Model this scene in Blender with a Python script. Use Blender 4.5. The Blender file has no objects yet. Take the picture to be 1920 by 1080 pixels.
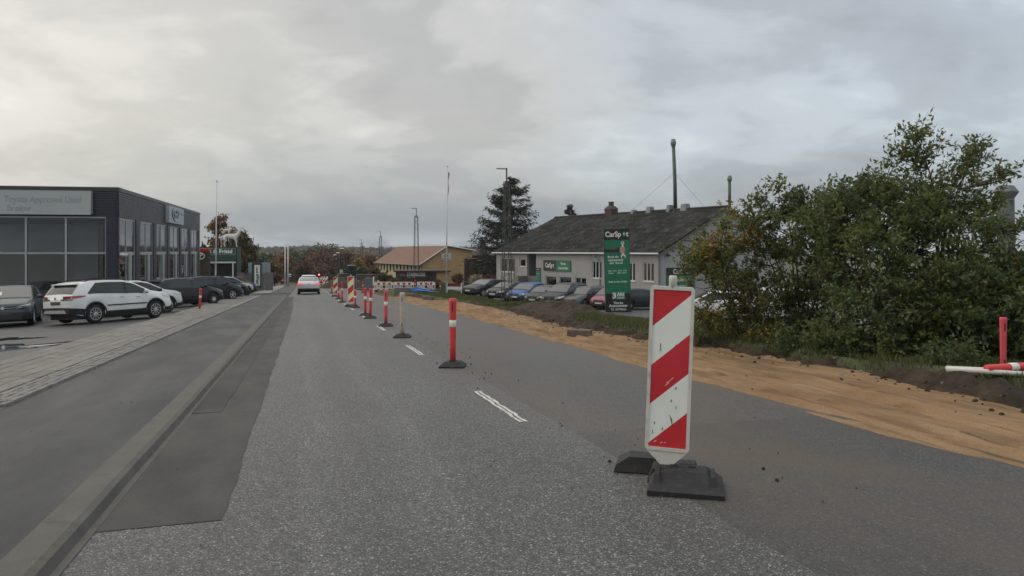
import bpy, bmesh, math, random
import numpy as np
from mathutils import Vector, Matrix

SC = bpy.context.scene
COL = SC.collection
rnd = random.Random(7)

# ------------------------------------------------------------------ camera
CAM_H, F, HY = 1.6, 1350.0, 470.0
cam = bpy.data.cameras.new('camera')
cam_ob = bpy.data.objects.new('camera', cam)
COL.objects.link(cam_ob)
cam_ob.location = (0, 0, CAM_H)
cam_ob.rotation_euler = (math.pi / 2, 0, 0)
cam.sensor_width = 36.0
cam.lens = F / 1920 * 36.0
cam.shift_y = -(540 - HY) / 1920
cam.clip_start = 0.1
cam.clip_end = 6000
SC.camera = cam_ob

# ------------------------------------------------------------------ view, world, sun
SC.render.engine = 'CYCLES'
SC.view_settings.view_transform = 'Standard'
SC.view_settings.look = 'None'
SC.view_settings.gamma = 1
SC.view_settings.use_curve_mapping = False
SC.view_settings.exposure = 0.56
SC.cycles.use_denoising = True
SC.cycles.max_bounces = 8
SC.cycles.transparent_max_bounces = 12

SUN_EL, SUN_AZ = math.radians(42), math.radians(-62)      # azimuth from +Y, negative to the left
world = bpy.data.worlds.new('World')
SC.world = world
world.use_nodes = True
wn, wl = world.node_tree.nodes, world.node_tree.links
wn.clear()


def wnode(t, **kw):
    n = wn.new(t)
    for k, v in kw.items():
        setattr(n, k, v)
    return n


def wmath(op, a, b=None, clamp=False):
    n = wnode('ShaderNodeMath', operation=op, use_clamp=clamp)
    for i, v in enumerate((a, b)):
        if v is None:
            continue
        if isinstance(v, (int, float)):
            n.inputs[i].default_value = v
        else:
            wl.new(v, n.inputs[i])
    return n.outputs[0]


def wramp(fac, stops, interp='EASE'):
    n = wnode('ShaderNodeValToRGB')
    n.color_ramp.interpolation = interp
    e = n.color_ramp.elements
    while len(e) < len(stops):
        e.new(0.5)
    for el, (p, c) in zip(e, stops):
        el.position = p
        el.color = c if isinstance(c, tuple) and len(c) == 4 else (*c, 1)
    wl.new(fac, n.inputs[0])
    return n.outputs[0]


def wmix(fac, a, b):
    n = wnode('ShaderNodeMix', data_type='RGBA')
    for s, v in ((n.inputs[0], fac), (n.inputs[6], a), (n.inputs[7], b)):
        if isinstance(v, (int, float)):
            s.default_value = v
        elif isinstance(v, tuple):
            s.default_value = v
        else:
            wl.new(v, s)
    return n.outputs[2]


out = wnode('ShaderNodeOutputWorld')
bg = wnode('ShaderNodeBackground')
bg.inputs['Strength'].default_value = 0.1
sky = wnode('ShaderNodeTexSky', sky_type='NISHITA')
sky.sun_disc = False
sky.sun_elevation = SUN_EL
sky.sun_rotation = SUN_AZ
sky.air_density = 1.3
sky.dust_density = 2.5
tc = wnode('ShaderNodeTexCoord')
sep = wnode('ShaderNodeSeparateXYZ')
wl.new(tc.outputs['Generated'], sep.inputs[0])
dx, dy, dz = sep.outputs
zc = wmath('MAXIMUM', dz, 0.0)
den = wmath('ADD', zc, 0.30)
com = wnode('ShaderNodeCombineXYZ')
wl.new(wmath('DIVIDE', dx, den), com.inputs[0])
wl.new(wmath('DIVIDE', dy, den), com.inputs[1])


def wnoise(scale, detail, rough, off, stretch=(1, 1, 1), dist=0.0):
    m = wnode('ShaderNodeMapping')
    m.inputs['Location'].default_value = off
    m.inputs['Scale'].default_value = stretch
    m.inputs['Rotation'].default_value = (0, 0, math.radians(14))
    wl.new(com.outputs[0], m.inputs[0])
    n = wnode('ShaderNodeTexNoise')
    n.inputs['Scale'].default_value = scale
    n.inputs['Detail'].default_value = detail
    n.inputs['Roughness'].default_value = rough
    n.inputs['Distortion'].default_value = dist
    wl.new(m.outputs[0], n.inputs['Vector'])
    return n.outputs['Fac']


n_big = wnoise(1.25, 4, 0.5, (1.35, 0.25, 0), (1.0, 1.0, 1), 0.5)
n_med = wnoise(3.0, 6, 0.55, (4.2, 2.9, 0), (1.0, 1.15, 1), 0.6)
n_fine = wnoise(9.0, 6, 0.6, (8.3, 1.9, 0), (0.8, 1.1, 1), 0.3)
mixn = wmath('ADD', wmath('ADD', wmath('MULTIPLY', n_big, 0.52), wmath('MULTIPLY', n_med, 0.36)), wmath('MULTIPLY', n_fine, 0.12))
cloud = wramp(mixn, [(0.34, (2.95, 2.97, 3.02)), (0.46, (3.6, 3.61, 3.63)), (0.55, (4.45, 4.45, 4.43)), (0.68, (5.7, 5.68, 5.6))])
# thinner cloud with a blue cast to the right, warm and bright to the left where the hidden sun is
hor = wmath('MAXIMUM', wmath('SQRT', wmath('ADD', wmath('MULTIPLY', dx, dx), wmath('MULTIPLY', dy, dy))), 0.001)
az = wmath('ADD', wmath('MULTIPLY', wmath('DIVIDE', dx, hor), 0.5), 0.5)
azw = wmath('ADD', az, wmath('MULTIPLY', wmath('SUBTRACT', n_big, 0.5), 0.35))
tint = wramp(azw, [(0.0, (1.24, 1.20, 1.09)), (0.24, (1.24, 1.19, 1.08)), (0.40, (1.0, .98, .935)), (0.52, (.94, .925, .90)), (0.62, (.885, .94, .985)), (0.76, (.93, 1.03, 1.13)), (1.0, (.98, 1.05, 1.13))], 'LINEAR')
mulc = wnode('ShaderNodeMix', data_type='RGBA', blend_type='MULTIPLY')
mulc.inputs[0].default_value = 1.0
wl.new(cloud, mulc.inputs[6])
wl.new(tint, mulc.inputs[7])
# slate-blue bank low over the hills, with a pale gap right above the horizon
low = wramp(dz, [(0.0, (1, 1, 1)), (0.045, (1, 1, 1)), (0.09, (0.5, 0.5, 0.5)), (0.17, (0, 0, 0))], 'EASE')
lown = wramp(azw, [(0.15, (0.15, 0.15, 0.15)), (0.33, (1, 1, 1)), (0.5, (0.85, 0.85, 0.85)), (0.72, (0.3, 0.3, 0.3))], 'LINEAR')
lowf = wmath('MULTIPLY', wmath('MULTIPLY', low, lown), 0.85)
c2 = wmix(lowf, mulc.outputs[2], (1.55, 1.95, 2.4, 1))
gap = wramp(dz, [(0.0, (0.6, 0.6, 0.6)), (0.012, (1, 1, 1)), (0.03, (0, 0, 0))], 'EASE')
gapn = wramp(n_med, [(0.40, (0.1, 0.1, 0.1)), (0.56, (1, 1, 1))], 'LINEAR')
c3 = wmix(wmath('MULTIPLY', wmath('MULTIPLY', gap, gapn), 0.8), c2, (3.7, 4.0, 4.3, 1))
# an overcast sky grows brighter towards the zenith
zen = wramp(dz, [(0.0, (.5, .5, .5)), (0.34, (.5, .5, .5)), (1.0, (.92, .92, .92))], 'EASE')
mz = wnode('ShaderNodeMix', data_type='RGBA', blend_type='MULTIPLY')
mz.inputs[0].default_value = 1.0
wl.new(c3, mz.inputs[6])
sc2 = wnode('ShaderNodeVectorMath', operation='SCALE')
sc2.inputs['Scale'].default_value = 2.0
wl.new(zen, sc2.inputs[0])
wl.new(sc2.outputs[0], mz.inputs[7])
fin = wmix(0.9, sky.outputs[0], mz.outputs[2])
wl.new(fin, bg.inputs['Color'])
wl.new(bg.outputs[0], out.inputs['Surface'])

sun = bpy.data.lights.new('sun', 'SUN')
sun.energy = 0.6
sun.angle = math.radians(85)
sun.color = (1.0, 0.95, 0.88)
sun_ob = bpy.data.objects.new('sun', sun)
COL.objects.link(sun_ob)
sd = Vector((math.sin(SUN_AZ) * math.cos(SUN_EL), math.cos(SUN_AZ) * math.cos(SUN_EL), math.sin(SUN_EL)))
sun_ob.rotation_euler = sd.to_track_quat('Z', 'Y').to_euler()
sun_ob.location = (-30, 20, 60)

# ------------------------------------------------------------------ coordinates
SN, CS = math.sin(math.radians(16.1)), math.cos(math.radians(16.1))
SLOPE = 0.0356


def st2xy(s, t):
    return (-SN * s + CS * t, CS * s + SN * t)


def xy2st(x, y):
    return (-SN * x + CS * y, CS * x + SN * y)


def sstep(a, b, x):
    q = np.clip((np.asarray(x, float) - a) / (b - a), 0, 1)
    return q * q * (3 - 2 * q)


def zt_st(s, t):
    s = np.asarray(s, float)
    t = np.asarray(t, float)
    pl = -SLOPE * np.minimum(s, 320)
    left = -(0.05 * sstep(-5.35, -5.9, t) + 0.032 * np.clip(-5.4 - t, 0, 14))
    rt = sstep(8.6, 18.0, t)
    nb = sstep(12, 38, s)
    lotz = np.where(s < 76, (pl - 0.25) * (1 - nb) - 2.7 * nb, pl)
    z = pl + left
    z = z * (1 - rt) + lotz * rt
    far = sstep(430, 1050, s)
    hill = 8.5 + 2.5 * np.sin(t / 170.0 + 0.6) + 1.5 * np.sin(t / 61.0 + 2.0) + 1.0 * np.sin(s / 90.0)
    return z + far * hill


def zt(x, y):
    s, t = xy2st(np.asarray(x, float), np.asarray(y, float))
    return zt_st(s, t)


def hit(px, py):
    """point of the terrain where a sight line through the picture meets it (measuring aid)"""
    k, v = (px - 960) / F, (py - HY) / F
    Y = np.geomspace(2.0, 1500, 9000)
    d = (CAM_H - v * Y) - zt(k * Y, Y)
    i = int(np.argmax(d < 0))
    y = Y[i]
    return Vector((k * y, y, float(zt(k * y, y))))


def at(px, py, Y):
    return Vector(((px - 960) / F * Y, Y, CAM_H - (py - HY) / F * Y))


# ------------------------------------------------------------------ materials
def new_mat(name):
    m = bpy.data.materials.new(name)
    m.use_nodes = True
    return m, m.node_tree.nodes, m.node_tree.links, m.node_tree.nodes['Principled BSDF']


def ramp(n, l, fac, stops, interp='LINEAR'):
    r = n.new('ShaderNodeValToRGB')
    r.color_ramp.interpolation = interp
    e = r.color_ramp.elements
    while len(e) < len(stops):
        e.new(0.5)
    for el, (p, c) in zip(e, stops):
        el.position = p
        el.color = (*c, 1) if len(c) == 3 else c
    l.new(fac, r.inputs[0])
    return r.outputs[0]


def noise(n, l, scale, detail=4, rough=0.55, stretch=None, coord='Object', dist=0.0):
    t = n.new('ShaderNodeTexCoord')
    o = t.outputs[coord] if coord != 'World' else n.new('ShaderNodeNewGeometry').outputs['Position']
    if stretch:
        mp = n.new('ShaderNodeMapping')
        mp.inputs['Scale'].default_value = stretch
        l.new(o, mp.inputs[0])
        o = mp.outputs[0]
    k = n.new('ShaderNodeTexNoise')
    k.inputs['Scale'].default_value = scale
    k.inputs['Detail'].default_value = detail
    k.inputs['Roughness'].default_value = rough
    k.inputs['Distortion'].default_value = dist
    l.new(o, k.inputs['Vector'])
    return k.outputs['Fac']


def voro(n, l, scale, out='Color', coord='Object', feature='F1'):
    t = n.new('ShaderNodeTexCoord')
    k = n.new('ShaderNodeTexVoronoi')
    k.feature = feature
    k.inputs['Scale'].default_value = scale
    l.new(t.outputs[coord], k.inputs['Vector'])
    return k.outputs[out]


def bump(n, l, b, h, strength=0.3, dist=0.02):
    k = n.new('ShaderNodeBump')
    k.inputs['Strength'].default_value = strength
    k.inputs['Distance'].default_value = dist
    l.new(h, k.inputs['Height'])
    l.new(k.outputs[0], b.inputs['Normal'])


def mixc(n, l, fac, a, b, blend='MIX'):
    k = n.new('ShaderNodeMix')
    k.data_type = 'RGBA'
    k.blend_type = blend
    for s, v in ((k.inputs[0], fac), (k.inputs[6], a), (k.inputs[7], b)):
        if isinstance(v, (int, float)):
            s.default_value = v
        elif isinstance(v, tuple):
            s.default_value = v if len(v) == 4 else (*v, 1)
        else:
            l.new(v, s)
    return k.outputs[2]


def mul(n, l, a, b, op='MULTIPLY'):
    k = n.new('ShaderNodeMath')
    k.operation = op
    for s, v in zip(k.inputs, (a, b)):
        if isinstance(v, (int, float)):
            s.default_value = v
        else:
            l.new(v, s)
    return k.outputs[0]


MATS = {}


def mat(name, col, rough=0.6, var=0.12, scale=6.0, metal=0.0, bmp=0.0, bscale=40.0, spec=0.5, coat=0.0, dirt=None, emit=0.0):
    """plain surface with a little procedural wear"""
    if name in MATS:
        return MATS[name]
    m, n, l, b = new_mat(name)
    f = noise(n, l, scale, 5)
    lo = tuple(max(0, c * (1 - var)) for c in col)
    hi = tuple(min(1, c * (1 + var)) for c in col)
    c = ramp(n, l, f, [(0.3, lo), (0.7, hi)])
    if dirt:
        g = noise(n, l, scale * 2.3, 8, 0.7)
        c = mixc(n, l, ramp(n, l, g, [(dirt[1], (0, 0, 0)), (dirt[1] + 0.14, (dirt[2],) * 3)]), c, dirt[0])
    l.new(c, b.inputs['Base Color'])
    r = ramp(n, l, f, [(0.25, (max(0.02, rough * 0.85),) * 3), (0.75, (min(1, rough * 1.15),) * 3)])
    l.new(r, b.inputs['Roughness'])
    b.inputs['Metallic'].default_value = metal
    b.inputs['Specular IOR Level'].default_value = spec
    b.inputs['Coat Weight'].default_value = coat
    b.inputs['Coat Roughness'].default_value = 0.06
    if emit:
        l.new(c, b.inputs['Emission Color'])
        b.inputs['Emission Strength'].default_value = emit
    if bmp:
        bump(n, l, b, noise(n, l, bscale, 4), bmp, 0.01)
    MATS[name] = m
    return m


def mat_chipseal(name, gain=1.0, contrast=1.0, dust=0.75, dust_from=0.40, rough=0.0, wheel=True):
    m, n, l, b = new_mat(name)
    v = voro(n, l, 120)
    g = n.new('ShaderNodeSeparateColor')
    l.new(v, g.inputs[0])
    mean = 0.078
    cc = lambda x: tuple(gain * (mean + (q - mean) * contrast) for q in x)
    chips = ramp(n, l, g.outputs[0], [(0.0, cc((0.030, 0.030, 0.031))), (0.5, cc((0.056, 0.056, 0.056))), (0.76, cc((0.098, 0.096, 0.093))), (0.93, cc((0.17, 0.168, 0.162))), (1.0, cc((0.40, 0.40, 0.385)))])
    v2 = voro(n, l, 47)
    g2 = n.new('ShaderNodeSeparateColor')
    l.new(v2, g2.inputs[0])
    fine = ramp(n, l, g2.outputs[1], [(0.0, (0.78, 0.78, 0.78)), (0.8, (1.0, 1.0, 1.0)), (1.0, (1.4, 1.4, 1.38))])
    c = mixc(n, l, 1.0, chips, fine, 'MULTIPLY')
    big = noise(n, l, 0.35, 6, 0.62, (1.0, 0.3, 1))
    c = mixc(n, l, 1.0, c, ramp(n, l, big, [(0.3, (0.84, 0.835, 0.83)), (0.7, (1.26, 1.25, 1.235))]), 'MULTIPLY')
    t = n.new('ShaderNodeTexCoord')
    sp = n.new('ShaderNodeSeparateXYZ')
    l.new(t.outputs['Object'], sp.inputs[0])
    if wheel:
        # polished wheel paths and a darker drip line between them
        wp = mul(n, l, mul(n, l, sp.outputs[0], 0.5, 'SUBTRACT'), 1.0, 'MULTIPLY')
        ab = n.new('ShaderNodeMath')
        ab.operation = 'ABSOLUTE'
        l.new(wp, ab.inputs[0])
        wv = mul(n, l, ab.outputs[0], noise(n, l, 0.8, 4, 0.5, (1, .25, 1)), 'ADD')
        path = ramp(n, l, wv, [(0.42, (0.86,) * 3), (0.72, (0.96,) * 3), (1.15, (1.14,) * 3), (1.55, (0.98,) * 3)])
        c = mixc(n, l, 1.0, c, path, 'MULTIPLY')
        st = ramp(n, l, noise(n, l, 1.7, 6, 0.72, (1, .45, 1)), [(0.60, (0, 0, 0)), (0.72, (.5,) * 3)])
        c = mixc(n, l, st, c, (0.035, 0.034, 0.033))
    # brown dust trodden in from the works, towards the right of the lane
    edge = ramp(n, l, mul(n, l, sp.outputs[0], 0.2), [(dust_from, (0, 0, 0)), (dust_from + .2, (1, 1, 1))])
    dn = ramp(n, l, noise(n, l, 0.55, 8, 0.68, (1, .5, 1)), [(0.38, (0, 0, 0)), (0.68, (dust,) * 3)])
    c = mixc(n, l, mul(n, l, edge, dn), c, (0.098, 0.074, 0.053))
    l.new(c, b.inputs['Base Color'])
    l.new(ramp(n, l, g.outputs[1], [(0, (0.40 + rough,) * 3), (1, (0.78,) * 3)]), b.inputs['Roughness'])
    b.inputs['Specular IOR Level'].default_value = 0.45
    bump(n, l, b, voro(n, l, 120, 'Distance'), 0.45, 0.010)
    return m


def mat_asphalt(name, base, rough=0.5, dust=0.0, dustcol=(0.13, 0.10, 0.075), stretch=(1, 0.25, 1), speck=1.0, wet=0.0, seed=0.0):
    m, n, l, b = new_mat(name)
    v = voro(n, l, 120)
    g = n.new('ShaderNodeSeparateColor')
    l.new(v, g.inputs[0])
    sp = ramp(n, l, g.outputs[0], [(0.0, (1 - 0.35 * speck,) * 3), (0.85, (1 + 0.1 * speck,) * 3), (1.0, (1 + 1.6 * speck,) * 3)])
    big = noise(n, l, 0.5 + seed, 6, 0.6, stretch)
    c = ramp(n, l, big, [(0.28, tuple(x * 0.88 for x in base)), (0.72, tuple(x * 1.13 for x in base))])
    c = mixc(n, l, 1.0, c, sp, 'MULTIPLY')
    if dust:
        dn = ramp(n, l, noise(n, l, 0.45 + seed, 8, 0.68, (1, 0.4, 1)), [(0.40, (0, 0, 0)), (0.70, (dust,) * 3)])
        c = mixc(n, l, dn, c, dustcol)
    l.new(c, b.inputs['Base Color'])
    rr = noise(n, l, 0.9 + seed, 6, 0.6, (1, 0.3, 1))
    l.new(ramp(n, l, rr, [(0.3, (rough * (1 - 0.2 * max(wet, 0.3)),) * 3), (0.65, (min(1, rough * 1.1),) * 3)]), b.inputs['Roughness'])
    b.inputs['Specular IOR Level'].default_value = 0.24
    bump(n, l, b, mixc(n, l, 0.5, voro(n, l, 120, 'Distance'), noise(n, l, 2.0, 5)), 0.22, 0.008)
    return m


def mat_leaf(name, stops, rough=0.5, trans=0.25, spec=0.35):
    m, n, l, b = new_mat(name)
    g = n.new('ShaderNodeNewGeometry')
    c = ramp(n, l, g.outputs['Random Per Island'], stops)
    l.new(c, b.inputs['Base Color'])
    b.inputs['Roughness'].default_value = rough
    b.inputs['Specular IOR Level'].default_value = spec
    tr = n.new('ShaderNodeBsdfTranslucent')
    l.new(c, tr.inputs['Color'])
    mx = n.new('ShaderNodeMixShader')
    mx.inputs[0].default_value = trans
    l.new(b.outputs[0], mx.inputs[1])
    l.new(tr.outputs[0], mx.inputs[2])
    l.new(mx.outputs[0], n['Material Output'].inputs['Surface'])
    return m


def mat_glass(name, tint=(0.75, 0.8, 0.8), ior=1.5, rough=0.0):
    """window glass: clear along the view, mirror-like at a slant"""
    m, n, l, b = new_mat(name)
    n.remove(b)
    tr = n.new('ShaderNodeBsdfTransparent')
    tr.inputs['Color'].default_value = (*tint, 1)
    gl = n.new('ShaderNodeBsdfGlossy')
    gl.inputs['Roughness'].default_value = rough
    gl.inputs['Color'].default_value = (0.95, 0.97, 1, 1)
    fr = n.new('ShaderNodeFresnel')
    fr.inputs['IOR'].default_value = ior
    mx = n.new('ShaderNodeMixShader')
    l.new(fr.outputs[0], mx.inputs[0])
    l.new(tr.outputs[0], mx.inputs[1])
    l.new(gl.outputs[0], mx.inputs[2])
    l.new(mx.outputs[0], n['Material Output'].inputs['Surface'])
    return m


# ------------------------------------------------------------------ mesh building
class MB:
    def __init__(self):
        self.v, self.f, self.m = [], [], []

    def add(self, vs, fs, mi=0, M=None):
        o = len(self.v)
        if M is not None:
            vs = [tuple(M @ Vector(p)) for p in vs]
        self.v.extend([tuple(p) for p in vs])
        self.f.extend([tuple(i + o for i in f) for f in fs])
        self.m.extend([mi] * len(fs))
        return self

    def box(self, x0, x1, y0, y1, z0, z1, mi=0, M=None):
        vs = [(x0, y0, z0), (x1, y0, z0), (x1, y1, z0), (x0, y1, z0), (x0, y0, z1), (x1, y0, z1), (x1, y1, z1), (x0, y1, z1)]
        return self.add(vs, [(3, 2, 1, 0), (4, 5, 6, 7), (0, 1, 5, 4), (1, 2, 6, 5), (2, 3, 7, 6), (3, 0, 4, 7)], mi, M)

    def frustum(self, a, b, z0, z1, mi=0, M=None):
        (ax0, ax1, ay0, ay1), (bx0, bx1, by0, by1) = a, b
        vs = [(ax0, ay0, z0), (ax1, ay0, z0), (ax1, ay1, z0), (ax0, ay1, z0), (bx0, by0, z1), (bx1, by0, z1), (bx1, by1, z1), (bx0, by1, z1)]
        return self.add(vs, [(3, 2, 1, 0), (4, 5, 6, 7), (0, 1, 5, 4), (1, 2, 6, 5), (2, 3, 7, 6), (3, 0, 4, 7)], mi, M)

    def quad(self, a, b, c, d, mi=0, M=None):
        return self.add([a, b, c, d], [(0, 1, 2, 3)], mi, M)

    def prism(self, poly, y0, y1, mi=0, M=None):
        """polygon in x,z pushed from y0 to y1 (front at y0)"""
        n = len(poly)
        vs = [(p[0], y0, p[1]) for p in poly] + [(p[0], y1, p[1]) for p in poly]
        fs = [tuple(range(n)), tuple(range(2 * n - 1, n - 1, -1))]
        fs += [(i, i + n, (i + 1) % n + n, (i + 1) % n) for i in range(n)]
        return self.add(vs, fs, mi, M)

    def tube(self, pts, rad, n=6, mi=0, M=None, cap=True):
        pts = [Vector(p) for p in pts]
        if not isinstance(rad, (list, tuple)):
            rad = [rad] * len(pts)
        vs, fs = [], []
        for i, p in enumerate(pts):
            d = (pts[min(i + 1, len(pts) - 1)] - pts[max(i - 1, 0)])
            d = d.normalized() if d.length > 1e-9 else Vector((0, 0, 1))
            a = d.cross(Vector((0, 0, 1)) if abs(d.z) < 0.9 else Vector((1, 0, 0))).normalized()
            b = d.cross(a)
            for k in range(n):
                q = 2 * math.pi * k / n
                vs.append(p + (a * math.cos(q) + b * math.sin(q)) * rad[i])
        for i in range(len(pts) - 1):
            for k in range(n):
                fs.append((i * n + k, i * n + (k + 1) % n, (i + 1) * n + (k + 1) % n, (i + 1) * n + k))
        if cap:
            fs.append(tuple(range(n - 1, -1, -1)))
            fs.append(tuple(range((len(pts) - 1) * n, len(pts) * n)))
        return self.add(vs, fs, mi, M)

    def lathe(self, prof, n=16, mi=0, M=None):
        """profile (r, z) spun about z"""
        vs, fs = [], []
        for r, z in prof:
            for k in range(n):
                q = 2 * math.pi * k / n
                vs.append((r * math.cos(q), r * math.sin(q), z))
        for i in range(len(prof) - 1):
            for k in range(n):
                fs.append((i * n + k, i * n + (k + 1) % n, (i + 1) * n + (k + 1) % n, (i + 1) * n + k))
        if prof[0][0] > 1e-4:
            fs.append(tuple(range(n - 1, -1, -1)))
        if prof[-1][0] > 1e-4:
            fs.append(tuple(range((len(prof) - 1) * n, len(prof) * n)))
        return self.add(vs, fs, mi, M)

    def mesh(self, name, mats, smooth=False):
        me = bpy.data.meshes.new(name)
        me.from_pydata(self.v, [], self.f)
        for m in (mats if isinstance(mats, (list, tuple)) else [mats]):
            me.materials.append(m)
        if any(self.m):
            me.polygons.foreach_set('material_index', self.m)
        if smooth:
            me.polygons.foreach_set('use_smooth', [True] * len(me.polygons))
        me.update()
        return me

    def build(self, name, mats, parent=None, smooth=False, **kw):
        return link(name, self.mesh(name, mats, smooth), parent, **kw)


def link(name, data, parent=None, **kw):
    o = bpy.data.objects.new(name, data)
    COL.objects.link(o)
    if parent is not None:
        o.parent = parent
    for k, v in kw.items():
        o[k] = v
    return o


def thing(name, label, cat, loc=(0, 0, 0), rz=0.0, group=None, M=None):
    o = bpy.data.objects.new(name, None)
    o.empty_display_size = 0.2
    COL.objects.link(o)
    if M is not None:
        o.matrix_world = M
    else:
        o.location = loc
        o.rotation_euler = (0, 0, rz)
    tag(o, label, cat, group)
    return o


def tag(o, label, cat, group=None):
    o['label'] = label
    o['category'] = cat
    if group:
        o['group'] = group
    return o


def copy_tree(o, parent=None):
    c = o.copy()
    COL.objects.link(c)
    if parent is not None:
        c.parent = parent
    for ch in [x for x in KIDS.get(o.name, [])]:
        copy_tree(ch, c)
    return c


KIDS = {}


def note_kids(o):
    for ch in list(o.children):
        KIDS.setdefault(o.name, []).append(ch)
        note_kids(ch)


def np_mesh(name, verts, quads, mats, smooth=False, tri=False):
    """big meshes straight from arrays"""
    k = 3 if tri else 4
    me = bpy.data.meshes.new(name)
    verts = np.asarray(verts, np.float32)
    quads = np.asarray(quads, np.int32)
    me.vertices.add(len(verts))
    me.vertices.foreach_set('co', verts.ravel())
    me.loops.add(len(quads) * k)
    me.loops.foreach_set('vertex_index', quads.ravel())
    me.polygons.add(len(quads))
    me.polygons.foreach_set('loop_start', np.arange(len(quads), dtype=np.int32) * k)
    me.polygons.foreach_set('loop_total', np.full(len(quads), k, np.int32))
    if smooth:
        me.polygons.foreach_set('use_smooth', np.ones(len(quads), bool))
    for m in (mats if isinstance(mats, (list, tuple)) else [mats]):
        me.materials.append(m)
    me.update(calc_edges=True)
    me.validate()
    return me


def grid_mesh(name, S, T, zfun, mats, smooth=True):
    """sheet over road coordinates s (along) and t (across)"""
    S, T = np.asarray(S, float), np.asarray(T, float)
    ss, tt = np.meshgrid(S, T, indexing='ij')
    x, y = st2xy(ss, tt)
    z = zfun(ss, tt)
    v = np.stack([x, y, z], -1).reshape(-1, 3)
    nT = len(T)
    i = np.arange((len(S) - 1) * (nT - 1))
    a = i // (nT - 1) * nT + i % (nT - 1)
    q = np.stack([a, a + 1, a + nT + 1, a + nT], -1)
    # the sheet's own frame is turned with the road so textures run along it
    c, s_ = CS, SN
    loc = np.stack([v[:, 0] * c + v[:, 1] * s_, -v[:, 0] * s_ + v[:, 1] * c, v[:, 2]], -1)
    return np_mesh(name, loc, q, mats, smooth)


ROADROT = math.radians(16.1)


def sheet(name, S, T, zfun, m, kind='structure', parent=None, **kw):
    o = link(name, grid_mesh(name, S, T, zfun, m), parent, **kw)
    if parent is None:
        o.rotation_euler = (0, 0, ROADROT)
    if kind:
        o['kind'] = kind
    return o


FONT_CACHE = {}


def text(name, body, size, m, parent, x, z, y=-0.004, align='CENTER', bold=0.0, sx=1.0, ext=0.002, M=None, shear=0.0, label=None, space=1.0):
    """flat lettering in the parent's x,z plane, facing -y"""
    cu = bpy.data.curves.new(name, 'FONT')
    cu.body = body
    cu.size = size
    cu.align_x = align
    cu.align_y = 'CENTER'
    cu.extrude = ext
    cu.offset = bold * size
    cu.shear = shear
    cu.space_character = space
    cu.resolution_u = 3
    tmp = bpy.data.objects.new(name, cu)
    COL.objects.link(tmp)
    bpy.context.view_layer.update()
    dg = bpy.context.evaluated_depsgraph_get()
    me = bpy.data.meshes.new_from_object(tmp.evaluated_get(dg))
    bpy.data.objects.remove(tmp)
    bpy.data.curves.remove(cu)
    T = Matrix.Translation((x, y, z)) @ Matrix.Rotation(math.pi / 2, 4, 'X') @ Matrix.Diagonal((sx, 1, 1, 1))
    if M is not None:
        T = M @ T
    me.transform(T)
    me.materials.clear()
    me.materials.append(m)
    o = link(name, me, parent)
    if label:
        o['label'] = label
    return o


# value noise for relief
def vnoise(x, y, seed=0):
    x, y = np.asarray(x, float), np.asarray(y, float)
    xi, yi = np.floor(x).astype(int), np.floor(y).astype(int)
    fx, fy = x - xi, y - yi
    fx, fy = fx * fx * (3 - 2 * fx), fy * fy * (3 - 2 * fy)

    def h(a, b):
        n = (a * 374761393 + b * 668265263 + seed * 144665) & 0x7fffffff
        n = ((n ^ (n >> 13)) * 1274126177) & 0x7fffffff
        return ((n ^ (n >> 16)) & 0xffff) / 65535.0
    return (h(xi, yi) * (1 - fx) + h(xi + 1, yi) * fx) * (1 - fy) + (h(xi, yi + 1) * (1 - fx) + h(xi + 1, yi + 1) * fx) * fy


def fbm(x, y, seed=0, oct=4):
    a, r, tot = 1.0, 0, 0
    for o in range(oct):
        r = r + a * vnoise(x * 2 ** o, y * 2 ** o, seed + o)
        tot += a
        a *= 0.5
    return r / tot - 0.5


def haze_box(density):
    mb = MB()
    mb.box(-1700, 1700, -60, 1950, -40, 42)
    o = mb.build('haze', bpy.data.materials.new('haze'))
    m = o.data.materials[0]
    m.use_nodes = True
    n, l = m.node_tree.nodes, m.node_tree.links
    n.clear()
    oo = n.new('ShaderNodeOutputMaterial')
    v = n.new('ShaderNodeVolumePrincipled')
    v.inputs['Color'].default_value = (.86, .90, .95, 1)
    v.inputs['Density'].default_value = density
    v.inputs['Anisotropy'].default_value = .2
    l.new(v.outputs[0], oo.inputs['Volume'])
    o['kind'] = 'stuff'
    return o
# =================================================================== SETTING
M_grass = None


def mat_grassland():
    m, n, l, b = new_mat('rough_grass')
    f = noise(n, l, 0.9, 7, 0.6)
    c = ramp(n, l, f, [(0.25, (0.045, 0.050, 0.024)), (0.5, (0.062, 0.070, 0.030)), (0.75, (0.092, 0.092, 0.044))])
    g = noise(n, l, 0.035, 5, 0.6)
    c = mixc(n, l, ramp(n, l, g, [(0.45, (0, 0, 0)), (0.6, (0.7, 0.7, 0.7))]), c, (0.11, 0.085, 0.04))
    l.new(c, b.inputs['Base Color'])
    b.inputs['Roughness'].default_value = 0.9
    b.inputs['Specular IOR Level'].default_value = 0.2
    bump(n, l, b, noise(n, l, 14, 5), 0.6, 0.06)
    return m


M_grass = mat_grassland()
S_ = np.concatenate([np.arange(-40, 0, 4), np.arange(0, 60, 1.0), np.arange(60, 130, 2.5), np.geomspace(130, 1900, 70)])
T_ = np.concatenate([-np.geomspace(900, 24, 45), np.arange(-22, 26, 0.8), np.geomspace(27, 1500, 60)])


def z_ground(s, t):
    z = zt_st(s, t)
    under = sstep(-5.6, -5.3, t) * (1 - sstep(7.6, 8.3, t)) * (1 - sstep(300, 330, s))
    lots = sstep(-24, -20, t) * (1 - sstep(-6.3, -5.5, t)) * (1 - sstep(90, 100, s))
    return z - 0.35 * under - 0.10 * lots * 0


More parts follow.
